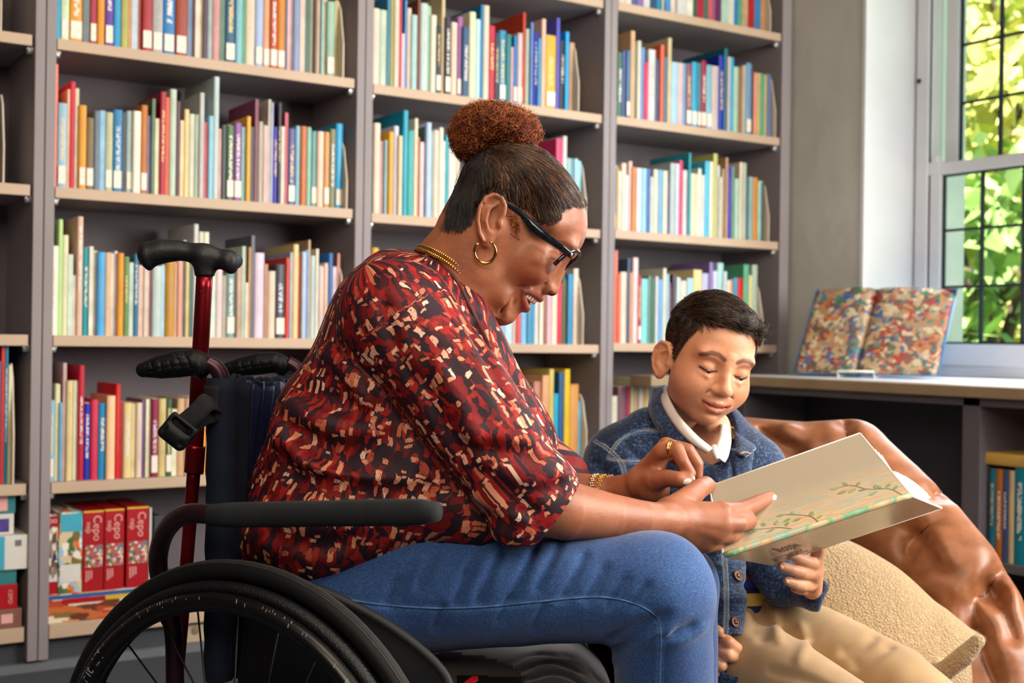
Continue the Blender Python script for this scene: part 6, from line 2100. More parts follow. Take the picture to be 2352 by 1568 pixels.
# hair: cropped sides, longer top swept over to his left
M_bhair = hair_mat('boy_hair', [(0.0, '0c0908'), (0.5, '1c1310'), (0.8, '3a2619'), (1.0, '6a4a32')], 0.4)
rb = np.random.default_rng(12)
hidx = np.nonzero((hm > 0.5))[0]
me_t = bpy.data.meshes.new('tmp'); me_t.from_pydata(L.tolist(), [], (bhQ).tolist()); me_t.update()
vn = np.zeros((len(L), 3)); me_t.vertices.foreach_get('normal', vn.ravel() if False else (tmpn := np.zeros(len(L) * 3, np.float32))); vn = tmpn.reshape(-1, 3)
bpy.data.meshes.remove(me_t)
if (vn * L).sum(1).mean() < 0: vn = -vn
hs_ = []
for i in rb.choice(hidx, 11000):
    p, n_ = L[i], vn[i]
    top = sstep(.036, .062, p[1])
    side = 1 - top
    ln = .0045 + .004 * rb.random() + top * (.020 + .014 * rb.random())
    if p[1] < .0: ln *= 0.6
    ax0 = np.array([0.85, 0.10, 0.45]) if p[2] > -.03 else np.array([0.5, -.1, -.3])
    d = top * (ax0 + rb.normal(size=3) * .16) + side * np.array([0.10 * np.sign(p[0]) * 0, -0.75, -.45 if p[2] < .02 else .1])
    if p[2] > .045 and top > .3: d = d + np.array([.25, .25, .1])
    d = d - n_ * (d @ n_) * .9; d /= (np.linalg.norm(d) + 1e-6)
    m_ = 7; tt = np.linspace(0, 1, m_)[:, None]
    lift = (.0025 + .005 * top * rb.random()) if top > .2 else .0022
    q = p + n_ * (.0003 + lift * np.sin(np.minimum(tt * 1.25, 1) * math.pi * .62)) + d * ln * tt
    # keep to the skull's curve
    c0 = np.array([0, .020, -.008]); rr = np.linalg.norm((q - c0) / np.array([.0675, .0680, .0815]), axis=1)[:, None]
    r0 = np.linalg.norm((p - c0) / np.array([.0675, .0680, .0815]))
    q = np.where(rr > r0 + lift * 14 + .03, c0 + (q - c0) * (r0 + lift * 14 + .03) / rr, q)
    q = q + top * np.stack([np.zeros(m_), .001 * np.sin(tt[:, 0] * 5 + p[2] * 300), np.zeros(m_)], 1)
    hs_.append(to_world(hb(q)))
hair_obj('short_hair', hs_, 0.00042, M_bhair, boy, 0.5)
# under-layer so that the scalp never shows on top
cap_ = Sculpt((-0.085, 0.02, -0.11), (0.085, 0.118, 0.09), 0.002)
cap_.ell((0, .022, -.009), (.0685, .0695, .0825), k=0)
cap_.ell((.006, .052, .016), (.050, .031, .050), k=.02)
cap_.ell((.012, .052, .036), (.036, .020, .032), k=.02)
x_, y_, z_ = cap_.pts((slice(None),) * 3)
cut = (hairline_y(x_ + 0 * z_ + 0 * y_, z_ + 0 * x_ + 0 * y_) + .007 - y_).astype(np.float32)
cap_.blend((slice(None),) * 3, cut, .012, 'i')
cap_.displace(lambda x, y, z: .0014 * np.sin(260 * (z * .9 - x * .35) + 3 * np.sin(60 * x)))
kv, kq = cap_.mesh(1)
put('hair_cap', np_mesh('hair_cap', hb(kv), kq if np.linalg.det(HB3) < 0 else kq[:, ::-1]), mat('boy_hair_cap', '17100d', 0.55, var=0.2, scale=60, bump=0.4, bscale=300), boy)
hs2 = []
me_t = bpy.data.meshes.new('tmp'); me_t.from_pydata(kv.tolist(), [], kq.tolist()); me_t.update()
tmpn = np.zeros(len(kv) * 3, np.float32); me_t.vertices.foreach_get('normal', tmpn); kn_ = tmpn.reshape(-1, 3); bpy.data.meshes.remove(me_t)
if (kn_ * (kv - np.array([0, .03, 0]))).sum(1).mean() < 0: kn_ = -kn_
for i in rb.choice(np.nonzero(kv[:, 1] > .045)[0], 6500):
    p, n_ = kv[i], kn_[i]
    d = np.array([0.80, 0.05, 0.42]) + rb.normal(size=3) * .13
    if p[2] < -.03: d = np.array([.5, -.2, -.45]) + rb.normal(size=3) * .2
    if p[2] > .05: d += np.array([.5, .1, -.25])
    d -= n_ * (d @ n_); d /= np.linalg.norm(d) + 1e-6
    ln = .012 + .012 * rb.random(); m_ = 7; tt = np.linspace(0, 1, m_)[:, None]
    bendn = np.cross(n_, d)
    q = p - n_ * .001 + d * ln * tt + n_ * (.0032 * np.sin(tt * 2.2) - .012 * tt ** 2 * ln / .03) + bendn * (.003 * rb.normal() * tt ** 2)
    hs2.append(to_world(hb(q)))
hair_obj('swept_fringe', hs2, 0.00045, M_bhair, boy, 0.4)
nail_m = mat('child_nail', 'dca08a', 0.3, var=0.02)
for tip_, al in ((y4(915, 312, 1.814), y4(915, 312, 1.82) - y4(980, 340, 1.825)), (y4(838, 432, 1.814), y4(835, 432, 1.82) - y4(930, 460, 1.825)), (y4(893, 571, 1.824), y4(890, 572, 1.83) - y4(960, 595, 1.835))):
    nail(boy, tip_, al, (0.1, 0.45, -1), .0045, .0042, nail_m)

# ---------------------------------------------------------------- shirt, jacket, trousers
M_bden = denim('jacket_denim', '08122a', '153059', '5d82ab', .8, 0.4, .42, .66)
M_stitch = mat('stitching', 'a08a70', 0.8, var=0.2, scale=300)
M_edgew = mat('worn_edge', '9fb3cf', 0.85, var=0.2, scale=300)
jk = SV(1290, 1600, 1.80, 1960, 860, 2.32, 0.0034)
jk.iell(1580, 1120, 2.11, 150, 150, .100, 0, .04)
jk.chain([C(1600, 1000, 2.11), C(1500, 1015, 2.10), C(1425, 1060, 2.09)], [.070, .060, .052], .03)
jk.chain([C(1620, 1000, 2.11), C(1690, 1040, 2.10), C(1730, 1075, 2.09)], [.062, .052, .046], .03)
jk.chain([C(1585, 1150, 2.11), C(1620, 1300, 2.10), C(1615, 1440, 2.09)], [.088, .082, .078], .03, flat=((0, 0, 1), .9))
jk.chain([C(1640, 1180, 2.035), C(1660, 1290, 2.01), C(1668, 1380, 1.955), C(1662, 1450, 1.922), C(1648, 1505, 1.915)], [.036, .035, .032, .028, .024], .02)
jk.chain([C(1425, 1060, 2.09), C(1405, 1180, 2.07), C(1440, 1300, 2.03), C(1560, 1400, 1.99), C(1625, 1480, 1.955)], [.060, .052, .046, .041, .036], .02)     # his right arm
jk.chain([C(1730, 1075, 2.09), C(1790, 1200, 2.12), C(1800, 1290, 2.08), C(1828, 1338, 2.01), C(1872, 1366, 1.955)], [.052, .047, .042, .033, .027], .02)      # his left arm
jk.chain([C(1650, 1480, 1.935), C(1682, 1525, 1.92)], [.036, .034], .01)
# neck opening and front opening
jk.chain([C(1640, 930, 2.05), C(1634, 1000, 2.05), C(1655, 1060, 2.01)], [.040, .040, .018], .006, 's')
jk.chain([C(1655, 1045, 1.99), C(1680, 1110, 1.97), C(1738, 1220, 1.97), C(1752, 1330, 1.97), C(1752, 1420, 1.97)], [.028, .022, .016, .018, .022], .004, 's', flat=((0, 0, 1), 2.4))
jk.chain([C(1655, 1460, 1.925), C(1690, 1510, 1.905)], [.026, .028], .003, 's')
jk.chain([C(1850, 1330, 1.95), C(1905, 1320, 1.88)], [.024, .034], .003, 's')
jk.chain([C(1912, 1372, 1.96), C(1935, 1392, 1.94)], [.022, .036], .006, 's')
jk.chain([C(1765, 1300, 2.03), C(1790, 1350, 2.01)], [.034, .028], .02)
jk.plane(C(1620, 1520, 2.02), (0.05, -1, 0.1), .004)
for pts, r, op in (([(1360, 1060), (1400, 1090), (1450, 1110)], .005, 's'), ([(1350, 1090), (1420, 1130), (1480, 1150)], .005, 'u'), ([(1640, 1300), (1680, 1296), (1712, 1300)], .003, 'u'), ([(1645, 1345), (1685, 1340), (1715, 1345)], .003, 's'),
                   ([(1640, 1380), (1680, 1372), (1715, 1378)], .003, 'u'), ([(1640, 1410), (1690, 1402)], .003, 's'), ([(1430, 1010), (1480, 1060), (1540, 1090)], .004, 's')):
    ps = jk.hits(pts)
    if len(ps) > 1: jk.chain(ps, [.0005] + [r] * (len(ps) - 2) + [.0005], .010, op)
jk.displace(lambda x, y, z: .0020 * sinenoise(31, 9, 40, 120)(x, y, z))
seams = [[(1365, 1012), (1395, 1030), (1425, 1060), (1436, 1095)], [(1400, 1044), (1425, 1010), (1470, 990), (1510, 990)], [(1396, 1052), (1440, 1060), (1480, 1060)],
         [(1663, 1272), (1668, 1350), (1668, 1420), (1664, 1500)], [(1700, 1060), (1702, 1100), (1700, 1150)]]
fd = np.zeros(0)
jp = [jk.hits(s_) for s_ in seams]
for p in jp:
    if len(p) > 1: jk.chain(p, .0014, .004, 's')
jkV, jkQ = jk.mesh(1)
fd = np.zeros(len(jkV))
for p in jp:
    if len(p) > 1:
        d_, _ = path_dist(jkV, p); fd = np.maximum(fd, .9 * (1 - sstep(.001, .006, d_)))
put('denim_jacket', np_mesh('denim_jacket', jkV, jkQ, attrs={'fade_light': fd}), M_bden, boy, label='dark blue denim jacket with metal buttons, worn open')
for p in jp:
    for off in (-.0034, -.0016, .0016, .0034):
        if len(p) > 1:
            G().tube([to_world((q + np.array([off, off * .3, 0])) * (1 - .0008 / q[2])) for q in p], .0005, 5).put('seam_stitching', M_stitch if abs(off) < .002 else M_edgew, boy)
def flap(name, rows, m, th, edge=None):
    o = G().grid([[to_world(p) for p in r] for r in rows]).put(name, m, boy)
    md = o.modifiers.new('thick', 'SOLIDIFY'); md.thickness = th; md.offset = 0
    if edge:
        G().tube([to_world(r[-1]) for r in rows], edge, 6).put('collar_edge', M_edgew, boy)
    return o
def ribbon(inner, outer, n=6, mid=0.0, k=5):
    a_ = bez([C(*p) for p in inner], n); b_ = bez([C(*p) for p in outer], n)
    return [[p + (q - p) * t_ + np.array([0, 0.0, -mid * math.sin(math.pi * t_)]) for t_ in np.linspace(0, 1, k)] for p, q in zip(a_, b_)]
# denim collar: his right side, then his left side
flap('jacket_collar', ribbon([(1530, 885, 2.115), (1524, 898, 2.06), (1545, 945, 2.005), (1580, 990, 1.975), (1612, 1018, 1.965)], [(1500, 888, 2.12), (1490, 940, 2.055), (1510, 985, 2.01), (1535, 1015, 1.985), (1575, 1048, 1.962)], 6, .006), M_bden, .0035, .0011)
flap('jacket_collar', ribbon([(1668, 965, 2.09), (1684, 990, 2.06), (1690, 1020, 2.03), (1688, 1040, 2.01)], [(1690, 975, 2.10), (1715, 1010, 2.06), (1735, 1028, 2.03), (1712, 1050, 2.0)], 6, .006), M_bden, .0035, .0011)
flap('jacket_lapel', ribbon([(1672, 1030, 2.02), (1680, 1075, 2.0), (1686, 1120, 1.99)], [(1730, 1032, 2.02), (1728, 1055, 2.01), (1722, 1120, 2.0)], 6, .004), M_bden, .003, .0009)
# white polo collar
M_polo = mat('polo_white', 'e6e0d8', 0.8, var=0.03, scale=30, bump=0.2, bscale=500, bdist=0.0005)
flap('polo_collar', ribbon([(1536, 888, 2.08), (1534, 905, 2.03), (1560, 955, 1.985), (1600, 1000, 1.962), (1636, 1030, 1.958)], [(1522, 892, 2.08), (1520, 925, 2.03), (1548, 975, 1.985), (1585, 1015, 1.962), (1622, 1040, 1.956)], 6, .004), M_polo, .003)
flap('polo_collar', ribbon([(1655, 975, 2.03), (1652, 1000, 2.0), (1646, 1025, 1.975), (1640, 1045, 1.965)], [(1672, 972, 2.04), (1678, 1010, 2.005), (1672, 1045, 1.985), (1664, 1062, 1.97)], 6, .006), M_polo, .003)
G().tube(cpath([(1640, 1022, 1.962), (1642, 1040, 1.958), (1646, 1052, 1.96)], 4), .004, 8).put('polo_placket', M_polo, boy)
t = NT('striped_shirt')
sep = t.n('SeparateXYZ'); t.l(t.coord('Object'), sep.inputs[0])
nzs = t.noise(t.coord('Object'), 60, 2)
z0 = to_world(C(1665, 1078, 2.02))[2]
zz = t.math('FRACT', t.math('MULTIPLY', t.math('SUBTRACT', z0, sep.outputs[2]), 1 / 0.066))
t.base(t.ramp(zz, [(0.0, hexc('e0c060')), (0.30, hexc('1c2c6c')), (0.55, hexc('7a1c28')), (0.68, hexc('1f3f9a')), (0.86, hexc('16204e'))], 'CONSTANT'))
t.val(t.b, Roughness=0.85)
M_stripe = t.m
sh_ = SV(1440, 1500, 1.86, 1860, 950, 2.3, 0.004)
sh_.chain([C(1632, 1010, 2.085), C(1655, 1120, 2.10), C(1690, 1300, 2.09), C(1700, 1400, 2.08)], [.050, .074, .068, .064], .03, flat=((0, 0, 1), .9))
sh_.chain([C(1640, 930, 2.04), C(1632, 1000, 2.045), C(1645, 1040, 1.99)], [.044, .043, .018], .006, 's')
sv, sq = sh_.mesh(1)
put('polo_shirt', np_mesh('polo_shirt', sv, sq), M_stripe, boy, label='navy polo shirt with yellow and red stripes')
# metal buttons, buttonholes
M_btn = mat('bronze_button', '5a4236', 0.35, metal=0.85, var=0.1, scale=200)
def button(px, py, sk_, r=.0085):
    p = sk_.hit(px, py)
    if p is None: p = C(px, py, 1.99)
    q = sk_.hit(px + 8, py); q2 = sk_.hit(px, py + 8)
    n_ = np.array([0, 0, -1.0])
    if q is not None and q2 is not None:
        n_ = np.cross(q - p, q2 - p); n_ /= np.linalg.norm(n_)
        if n_[2] > 0: n_ = -n_
    ax = to_world(p + n_) - to_world(p)
    G().lathe([(r * .9, -.0015), (r, .0005), (r * .96, .0026), (r * .80, .0032), (r * .74, .0022), (r * .45, .0022), (r * .38, .0032), (r * .05, .0034)], to_world(p), ax, 28).put('jacket_button', M_btn, boy)
button(1626, 1058, jk); button(1694, 1322, jk, .0092); button(1688, 1428, jk, .0088)
G().tube(cpath([(1700, 1042, 1.985), (1712, 1038, 1.99), (1722, 1042, 1.995)], 4), .0018, 6).put('buttonhole', M_stitch, boy)
# placket edge of the jacket front
pe = [jk.hit(x, y, push=.0004) for x, y in ((1714, 1283), (1720, 1330), (1721, 1380), (1717, 1420), (1706, 1460))]
pe = [p for p in pe if p is not None]
if len(pe) > 2: G().tube([to_world(p) for p in bez(pe, 5)], .0012, 6).put('placket_edge', M_edgew, boy)

# khaki trousers
M_khaki = mat('khaki_twill', 'a98a63', 0.88, var=0.07, scale=16, bump=0.35, bscale=620, bdist=0.0006, sheen=0.2)
tr = SV(1560, 1850, 1.68, 2330, 1330, 2.30, 0.0036)
tr.iell(1690, 1440, 2.10, 110, 90, .10, 0, .03)
tr.chain([C(1745, 1440, 2.08), C(1900, 1500, 2.00), C(2060, 1575, 1.93), C(2130, 1640, 1.91)], [.072, .066, .060, .056], .02)
tr.chain([C(2120, 1630, 1.91), C(2200, 1850, 1.95)], [.056, .045], .02)
tr.chain([C(1690, 1500, 1.975), C(1820, 1568, 1.89), C(1950, 1650, 1.81), C(2010, 1710, 1.78)], [.066, .060, .055, .052], .004)
for pts, r, op in (([(1760, 1380), (1780, 1430), (1790, 1475)], .0035, 'u'), ([(1745, 1385), (1755, 1430), (1752, 1470)], .005, 's'), ([(1935, 1500), (1985, 1480), (2010, 1455)], .005, 's'), ([(1960, 1530), (2010, 1505), (2050, 1480)], .005, 's'),
                   ([(1840, 1440), (1850, 1480), (1835, 1520)], .003, 'u'), ([(1725, 1370), (1740, 1410), (1730, 1450)], .004, 's'), ([(1770, 1540), (1850, 1560), (1930, 1600)], .003, 's')):
    ps = tr.hits(pts)
    if len(ps) > 1: tr.chain(ps, [.0008] + [r] * (len(ps) - 2) + [.0008], .014, op)
tr.displace(lambda x, y, z: .0018 * sinenoise(41, 9, 35, 110)(x, y, z))
tv_, tq_ = tr.mesh(1)
put('khaki_trousers', np_mesh('khaki_trousers', tv_, tq_), M_khaki, boy, label='khaki cotton trousers')
# ================================================================= beanbag and pillow
M_leather = None
t = NT('tan_leather')
nz = t.noise(t.coord(), 5.0, 4)
n2 = t.noise(t.coord(), 40.0, 4)
f = t.math('ADD', t.math('MULTIPLY', nz.outputs[0], .7), t.math('MULTIPLY', n2.outputs[0], .3))
t.base(t.ramp(f, [(.34, hexc('6e4028')), (.52, hexc('8c5635')), (.70, hexc('a66d46'))]))
t.val(t.b, Roughness=.42)
t.b.inputs['Specular IOR Level'].default_value = .45
n3 = t.n('TexVoronoi', feature='DISTANCE_TO_EDGE'); t.val(n3, Scale=260.0); t.l(t.coord(), n3.inputs['Vector'])
n4 = t.noise(t.coord(), 14.0, 3)
hh_ = t.math('ADD', t.math('MULTIPLY', n3.outputs[0], .25), t.math('MULTIPLY', n4.outputs[0], 1.0))
t.bump(hh_, .22, .0016)
M_leather = t.m
bb = SV(1270, 1900, 1.9, 2440, 930, 2.9, 0.0052)
bb.iell(1800, 1660, 2.42, 520, 340, .46, 0, .05)
bb.chain([C(1340, 1180, 2.40), C(1420, 1120, 2.45), C(1560, 1080, 2.50), C(1700, 1055, 2.50), C(1850, 1062, 2.48), C(1950, 1056, 2.44)], [.085, .088, .090, .085, .080, .078], .03)
bb.chain([C(1950, 1058, 2.44), C(2050, 1128, 2.36), C(2140, 1205, 2.28), C(2215, 1300, 2.21), C(2268, 1400, 2.17), C(2285, 1500, 2.14), C(2295, 1640, 2.12)], [.078, .066, .058, .058, .062, .070, .080], .006)
bb.chain([C(1960, 1170, 2.42), C(2060, 1255, 2.32), C(2140, 1325, 2.24), C(2200, 1400, 2.19), C(2225, 1500, 2.15), C(2235, 1640, 2.13)], [.075, .068, .060, .056, .060, .070], .006)
bb.chain([C(1950, 1330, 2.40), C(2070, 1400, 2.29), C(2150, 1475, 2.22), C(2180, 1640, 2.18)], [.075, .070, .064, .07], .006)
bb.iell(1760, 1290, 2.52, 330, 190, .16, 0, .05)
BSEAM = ([(2273, 1350), (2283, 1332), (2298, 1315), (2321, 1297)], [(2273, 1350), (2259, 1369), (2240, 1371), (2239, 1406), (2244, 1445)], [(2273, 1350), (2298, 1387), (2316, 1425), (2329, 1460)],
         [(2141, 1200), (2110, 1228), (2085, 1251), (2085, 1270)], [(2150, 1133), (2165, 1128), (2184, 1128)], [(1941, 966), (1944, 985), (1947, 1005)], [(2244, 1445), (2262, 1510), (2285, 1566)], [(1745, 985), (1790, 1010), (1850, 1030)])
for pts in BSEAM:
    ps = bb.hits(pts)
    if len(ps) > 1:
        bb.chain(ps, [.002] + [.012] * (len(ps) - 2) + [.002], .03, 's')
        bb.chain(bb.hits(pts), .0055, .004, 's')
for pts, r in (([(1700, 1000), (1740, 1030), (1770, 1075)], .014), ([(1800, 985), (1850, 1020), (1880, 1060)], .012), ([(2050, 1100), (2120, 1180), (2190, 1290)], .008), ([(2100, 1350), (2150, 1340), (2200, 1360)], .008)):
    ps = bb.hits(pts)
    if len(ps) > 1: bb.chain(ps, [.002] + [r] * (len(ps) - 2) + [.002], .03, 'u')
bb.displace(lambda x, y, z: .004 * sinenoise(51, 10, 14, 45)(x, y, z), .05)
floor_y = -H + 0.002
bb.plane((0, floor_y, 2.4), (0, -1, 0), .02)
bbV, bbQ = bb.mesh(1)
bag = put('beanbag', np_mesh('beanbag', bbV, bbQ), M_leather, label='large tan leather beanbag seat holding the boy', cat='beanbag')
for pts in BSEAM[:6]:
    ps = bb.hits(pts, push=-.0006)
    if len(ps) > 1: G().tube([to_world(p) for p in ps], .0016, 6).put('seam_stitching', mat('leather_thread', '4a2413', .7), bag)
t = NT('knit')
v = t.n('TexVoronoi', feature='F1'); t.val(v, Scale=230.0); t.l(t.mapping(t.coord(), (1, 1, 1.4)), v.inputs['Vector'])
nz = t.noise(t.coord(), 120, 3)
f = t.math('ADD', t.math('MULTIPLY', v.outputs['Distance'], -.8), t.math('MULTIPLY', nz.outputs[0], .8))
t.base(t.ramp(f, [(.0, hexc('a38a66')), (.35, hexc('bfa57e'))]))
t.val(t.b, Roughness=.95); t.b.inputs['Sheen Weight'].default_value = .3
t.bump(f, .7, .0035)
M_knit = t.m
pl = SV(1600, 1720, 1.80, 2330, 1190, 2.42, 0.0045)
ang = math.radians(36)
ax1 = np.array([math.cos(ang), -math.sin(ang), -.22]); ax1 /= np.linalg.norm(ax1)
ax2 = np.array([math.sin(ang) * .9, math.cos(ang) * .9, .30]); ax2 -= ax1 * (ax2 @ ax1); ax2 /= np.linalg.norm(ax2)
ax3 = np.cross(ax1, ax2)
pc_ = C(1950, 1440, 2.13)
Rp = np.array([ax1, ax2, ax3])
pl.ell(pc_, (.205, .135, .062), Rp, 0)
pl.ell(pc_ + ax1 * .06, (.16, .12, .058), Rp, .03)
for s1, s2_ in ((1, 1), (1, -1), (-1, 1), (-1, -1)):
    pl.cap(pc_ + ax1 * s1 * .13 + ax2 * s2_ * .085, pc_ + ax1 * s1 * .195 + ax2 * s2_ * .118, .036, .012, .03)
pl.chain([C(2170, 1540, 2.035), C(2215, 1505, 2.02), C(2246, 1472, 2.01)], [.016, .017, .011], .02)
pl.displace(lambda x, y, z: .004 * sinenoise(61, 8, 25, 70)(x, y, z))
pv, pq = pl.mesh(1)
put('knitted_pillow', np_mesh('knitted_pillow', pv, pq), M_knit, label='beige knitted pillow wedged between the boy and the beanbag', cat='pillow')

# ================================================================= the open book they read
S0, S1 = C(1661, 1270, 1.665), C(2090, 1132, 1.745)
U0, U1 = C(1628, 1116, 1.795), C(1975, 994, 1.885)
L0, L1 = C(1772, 1299, 1.815), C(2163, 1168, 1.895)
t = NT('cover_print')
gen = t.n('Attribute', attribute_name='uvp'); uv = gen.outputs['Vector']
sep = t.n('SeparateXYZ'); t.l(uv, sep.inputs[0])
nz = t.noise(t.mapping(uv, (1.6, 8, 1)), 2.2, 4, .6, .8)
n2 = t.noise(t.mapping(uv, (3, 3, 1), loc=(3, 1, 0)), 1.6, 2)
wash = t.ramp(nz.outputs[0], [(.30, hexc('c9a98a')), (.42, hexc('8fae9a')), (.50, hexc('d8b48c')), (.58, hexc('cf9a70')), (.66, hexc('a9b36a')), (.76, hexc('8fa6a0'))])
near_sp = t.math('SUBTRACT', t.math('ADD', 1.0, t.math('MULTIPLY', n2.outputs[0], .5)), t.math('MULTIPLY', t.math('ABSOLUTE', sep.outputs[1]), 2.1), True)
t.base(t.mix(t.math('MULTIPLY', near_sp, .62), hexc('9a8d78'), wash))
t.val(t.b, Roughness=.22); t.b.inputs['Coat Weight'].default_value = .4; t.b.inputs['Coat Roughness'].default_value = .12
M_cover = t.m
M_board = mat('board_white', 'efe8d8', .6, var=.02)
M_page = mat('page_paper', 'efe9da', .75, var=.02, scale=6)
ob = empty('open_picture_book', to_world((S0 + S1) / 2), label='open picture book with a beige painted cover held between the woman and boy', cat='book')
spn = (S1 - S0) / np.linalg.norm(S1 - S0)
def panel(name, A0, A1, B0, B1, th, sign, y0, y1):
    """board from hinge A to fore-edge B with thickness towards the pages"""
    nrm = np.cross(A1 - A0, B0 - A0); nrm /= np.linalg.norm(nrm)
    inner = nrm * th * sign
    nu, nv = 24, 12
    vs, uvp = [], []
    for layer in (0, 1):
        for i in range(nu + 1):
            for j in range(nv + 1):
                a_ = A0 + (A1 - A0) * i / nu; b_ = B0 + (B1 - B0) * i / nu
                vs.append(a_ + (b_ - a_) * j / nv + inner * layer)
                uvp.append((i / nu, y0 + (y1 - y0) * j / nv, 0))
    n1 = (nu + 1) * (nv + 1)
    f = []
    idn = lambda i, j, l: l * n1 + i * (nv + 1) + j
    for i in range(nu):
        for j in range(nv):
            f.append((idn(i, j, 0), idn(i + 1, j, 0), idn(i + 1, j + 1, 0), idn(i, j + 1, 0)))
            f.append((idn(i, j, 1), idn(i, j + 1, 1), idn(i + 1, j + 1, 1), idn(i + 1, j, 1)))
    for i in range(nu):
        f.append((idn(i, nv, 0), idn(i + 1, nv, 0), idn(i + 1, nv, 1), idn(i, nv, 1)))
        f.append((idn(i, 0, 0), idn(i, 0, 1), idn(i + 1, 0, 1), idn(i + 1, 0, 0)))
    for j in range(nv):
        f.append((idn(0, j, 0), idn(0, j + 1, 0), idn(0, j + 1, 1), idn(0, j, 1)))
        f.append((idn(nu, j, 0), idn(nu, j, 1), idn(nu, j + 1, 1), idn(nu, j + 1, 0)))
    me = np_mesh(name, np.array(vs), np.array(f), sm=False, attrs={'uvp': np.array(uvp)})
    o = put(name, me, M_cover, ob)
    return nrm * sign
dU = (U0 + U1 - S0 - S1) / 2; dU /= np.linalg.norm(dU)
dL = (L0 + L1 - S0 - S1) / 2; dL /= np.linalg.norm(dL)
SPW = .010
sgn = 1 if np.cross(S1 - S0, U0 - S0) @ dL > 0 else -1
nU = panel('cover_board', S0, S1, U0, U1, .0028, sgn, .06, 1.0)
Sl0, Sl1 = S0 + np.array([.0024, -.0052, .0010]), S1 + np.array([.0024, -.0052, .0010])
sgn2 = 1 if np.cross(Sl1 - Sl0, L0 - Sl0) @ dU > 0 else -1
nL = panel('cover_board', Sl0, Sl1, L0, L1, .0028, sgn2, -.06, -1.0)
# spine strip and white board edges
vs = []
rows = [[S0 + (S1 - S0) * i / 20 + (Sl0 - S0) * t_ + np.array([0, 0, -.002 * math.sin(math.pi * t_)]) for t_ in np.linspace(0, 1, 6)] for i in range(21)]
t = NT('spine_print')
nz = t.noise(t.mapping(t.coord('Generated'), (5, 1, 1)), 1.4, 2)
t.base(t.ramp(nz.outputs[0], [(.36, hexc('cbb990')), (.46, hexc('c99a6c')), (.52, hexc('8fb8a4')), (.58, hexc('7aa468')), (.64, hexc('cbb890'))]))
t.val(t.b, Roughness=.3)
o = G().grid([[to_world(p) for p in r] for r in rows]).put('book_spine', t.m, ob)
md = o.modifiers.new('thick', 'SOLIDIFY'); md.thickness = .002
for A, B in ((U0 + nU * .0014, U1 + nU * .0014), (S1 + nU * .0014, U1 + nU * .0014), (L0 + nL * .0014, L1 + nL * .0014), (Sl1 + nL * .0014, L1 + nL * .0014), (S0 + nU * .0014, U0 + nU * .0014)):
    G().tube([to_world(A), to_world(B)], .0019, 6).put('board_edge', M_board, ob)
# page block against the upper board and loose pages between the boards
def page(name, frac, curl, reach, th, lift=0.0):
    rows = []
    for i in range(17):
        u_ = .015 + .97 * i / 16
        base = S0 + (S1 - S0) * u_ + np.array([.003, -.003, .004])
        eu = (U0 + (U1 - U0) * u_) - base; el = (L0 + (L1 - L0) * u_) - base
        row = []
        for t_ in np.linspace(0, 1, 14):
            fr_ = frac + curl * (1 - t_) ** 1.5 * t_ * 2.2 + lift * t_ * t_
            d_ = eu * (1 - fr_) + el * fr_
            ln_ = (np.linalg.norm(eu) * (1 - fr_) + np.linalg.norm(el) * fr_) * reach
            d_ = d_ / np.linalg.norm(d_) * ln_
            row.append(to_world(base + d_ * t_ + (nU * (1 - fr_) + nL * fr_) * (.004 * math.sin(math.pi * t_))))
        rows.append(row)
    o = G().grid(rows).put(name, M_page, ob)
    md = o.modifiers.new('thick', 'SOLIDIFY'); md.thickness = th; md.offset = 0
for k in range(7):
    page('page', .035 + .014 * k, .10 + .02 * k, .965 - .004 * k, .0011)
for fr_ in (.14, .17, .20, .24, .28, .32): page('page', fr_, .10, .955, .0007)
for fr_, cu_, re_, li_ in ((.36, -.30, .93, .22), (.70, -.46, .95, .10), (.84, -.40, .955, .03), (.93, -.22, .965, 0)):
    page('page', fr_, cu_, re_, .0006, li_)
for k_ in range(2):
    rows = []
    for i in range(9):
        u_ = .35 + .64 * i / 8
        base = S0 + (S1 - S0) * u_ + np.array([.003, -.003, .004])
        eu = (U0 + (U1 - U0) * u_) - base; el = (L0 + (L1 - L0) * u_) - base
        rows.append([to_world(base + eu * q[0] + el * q[1]) for q in bez([(0, 0, 0), (.30, .20 + .06 * k_, 0), (.44 - .05 * k_, .52, 0), (.40 - .07 * k_, .86, 0), (.26 - .06 * k_, 1.05, 0)], 5)])
    o = G().grid(rows).put('page', M_page, ob)
    md = o.modifiers.new('thick', 'SOLIDIFY'); md.thickness = .0006; md.offset = 0
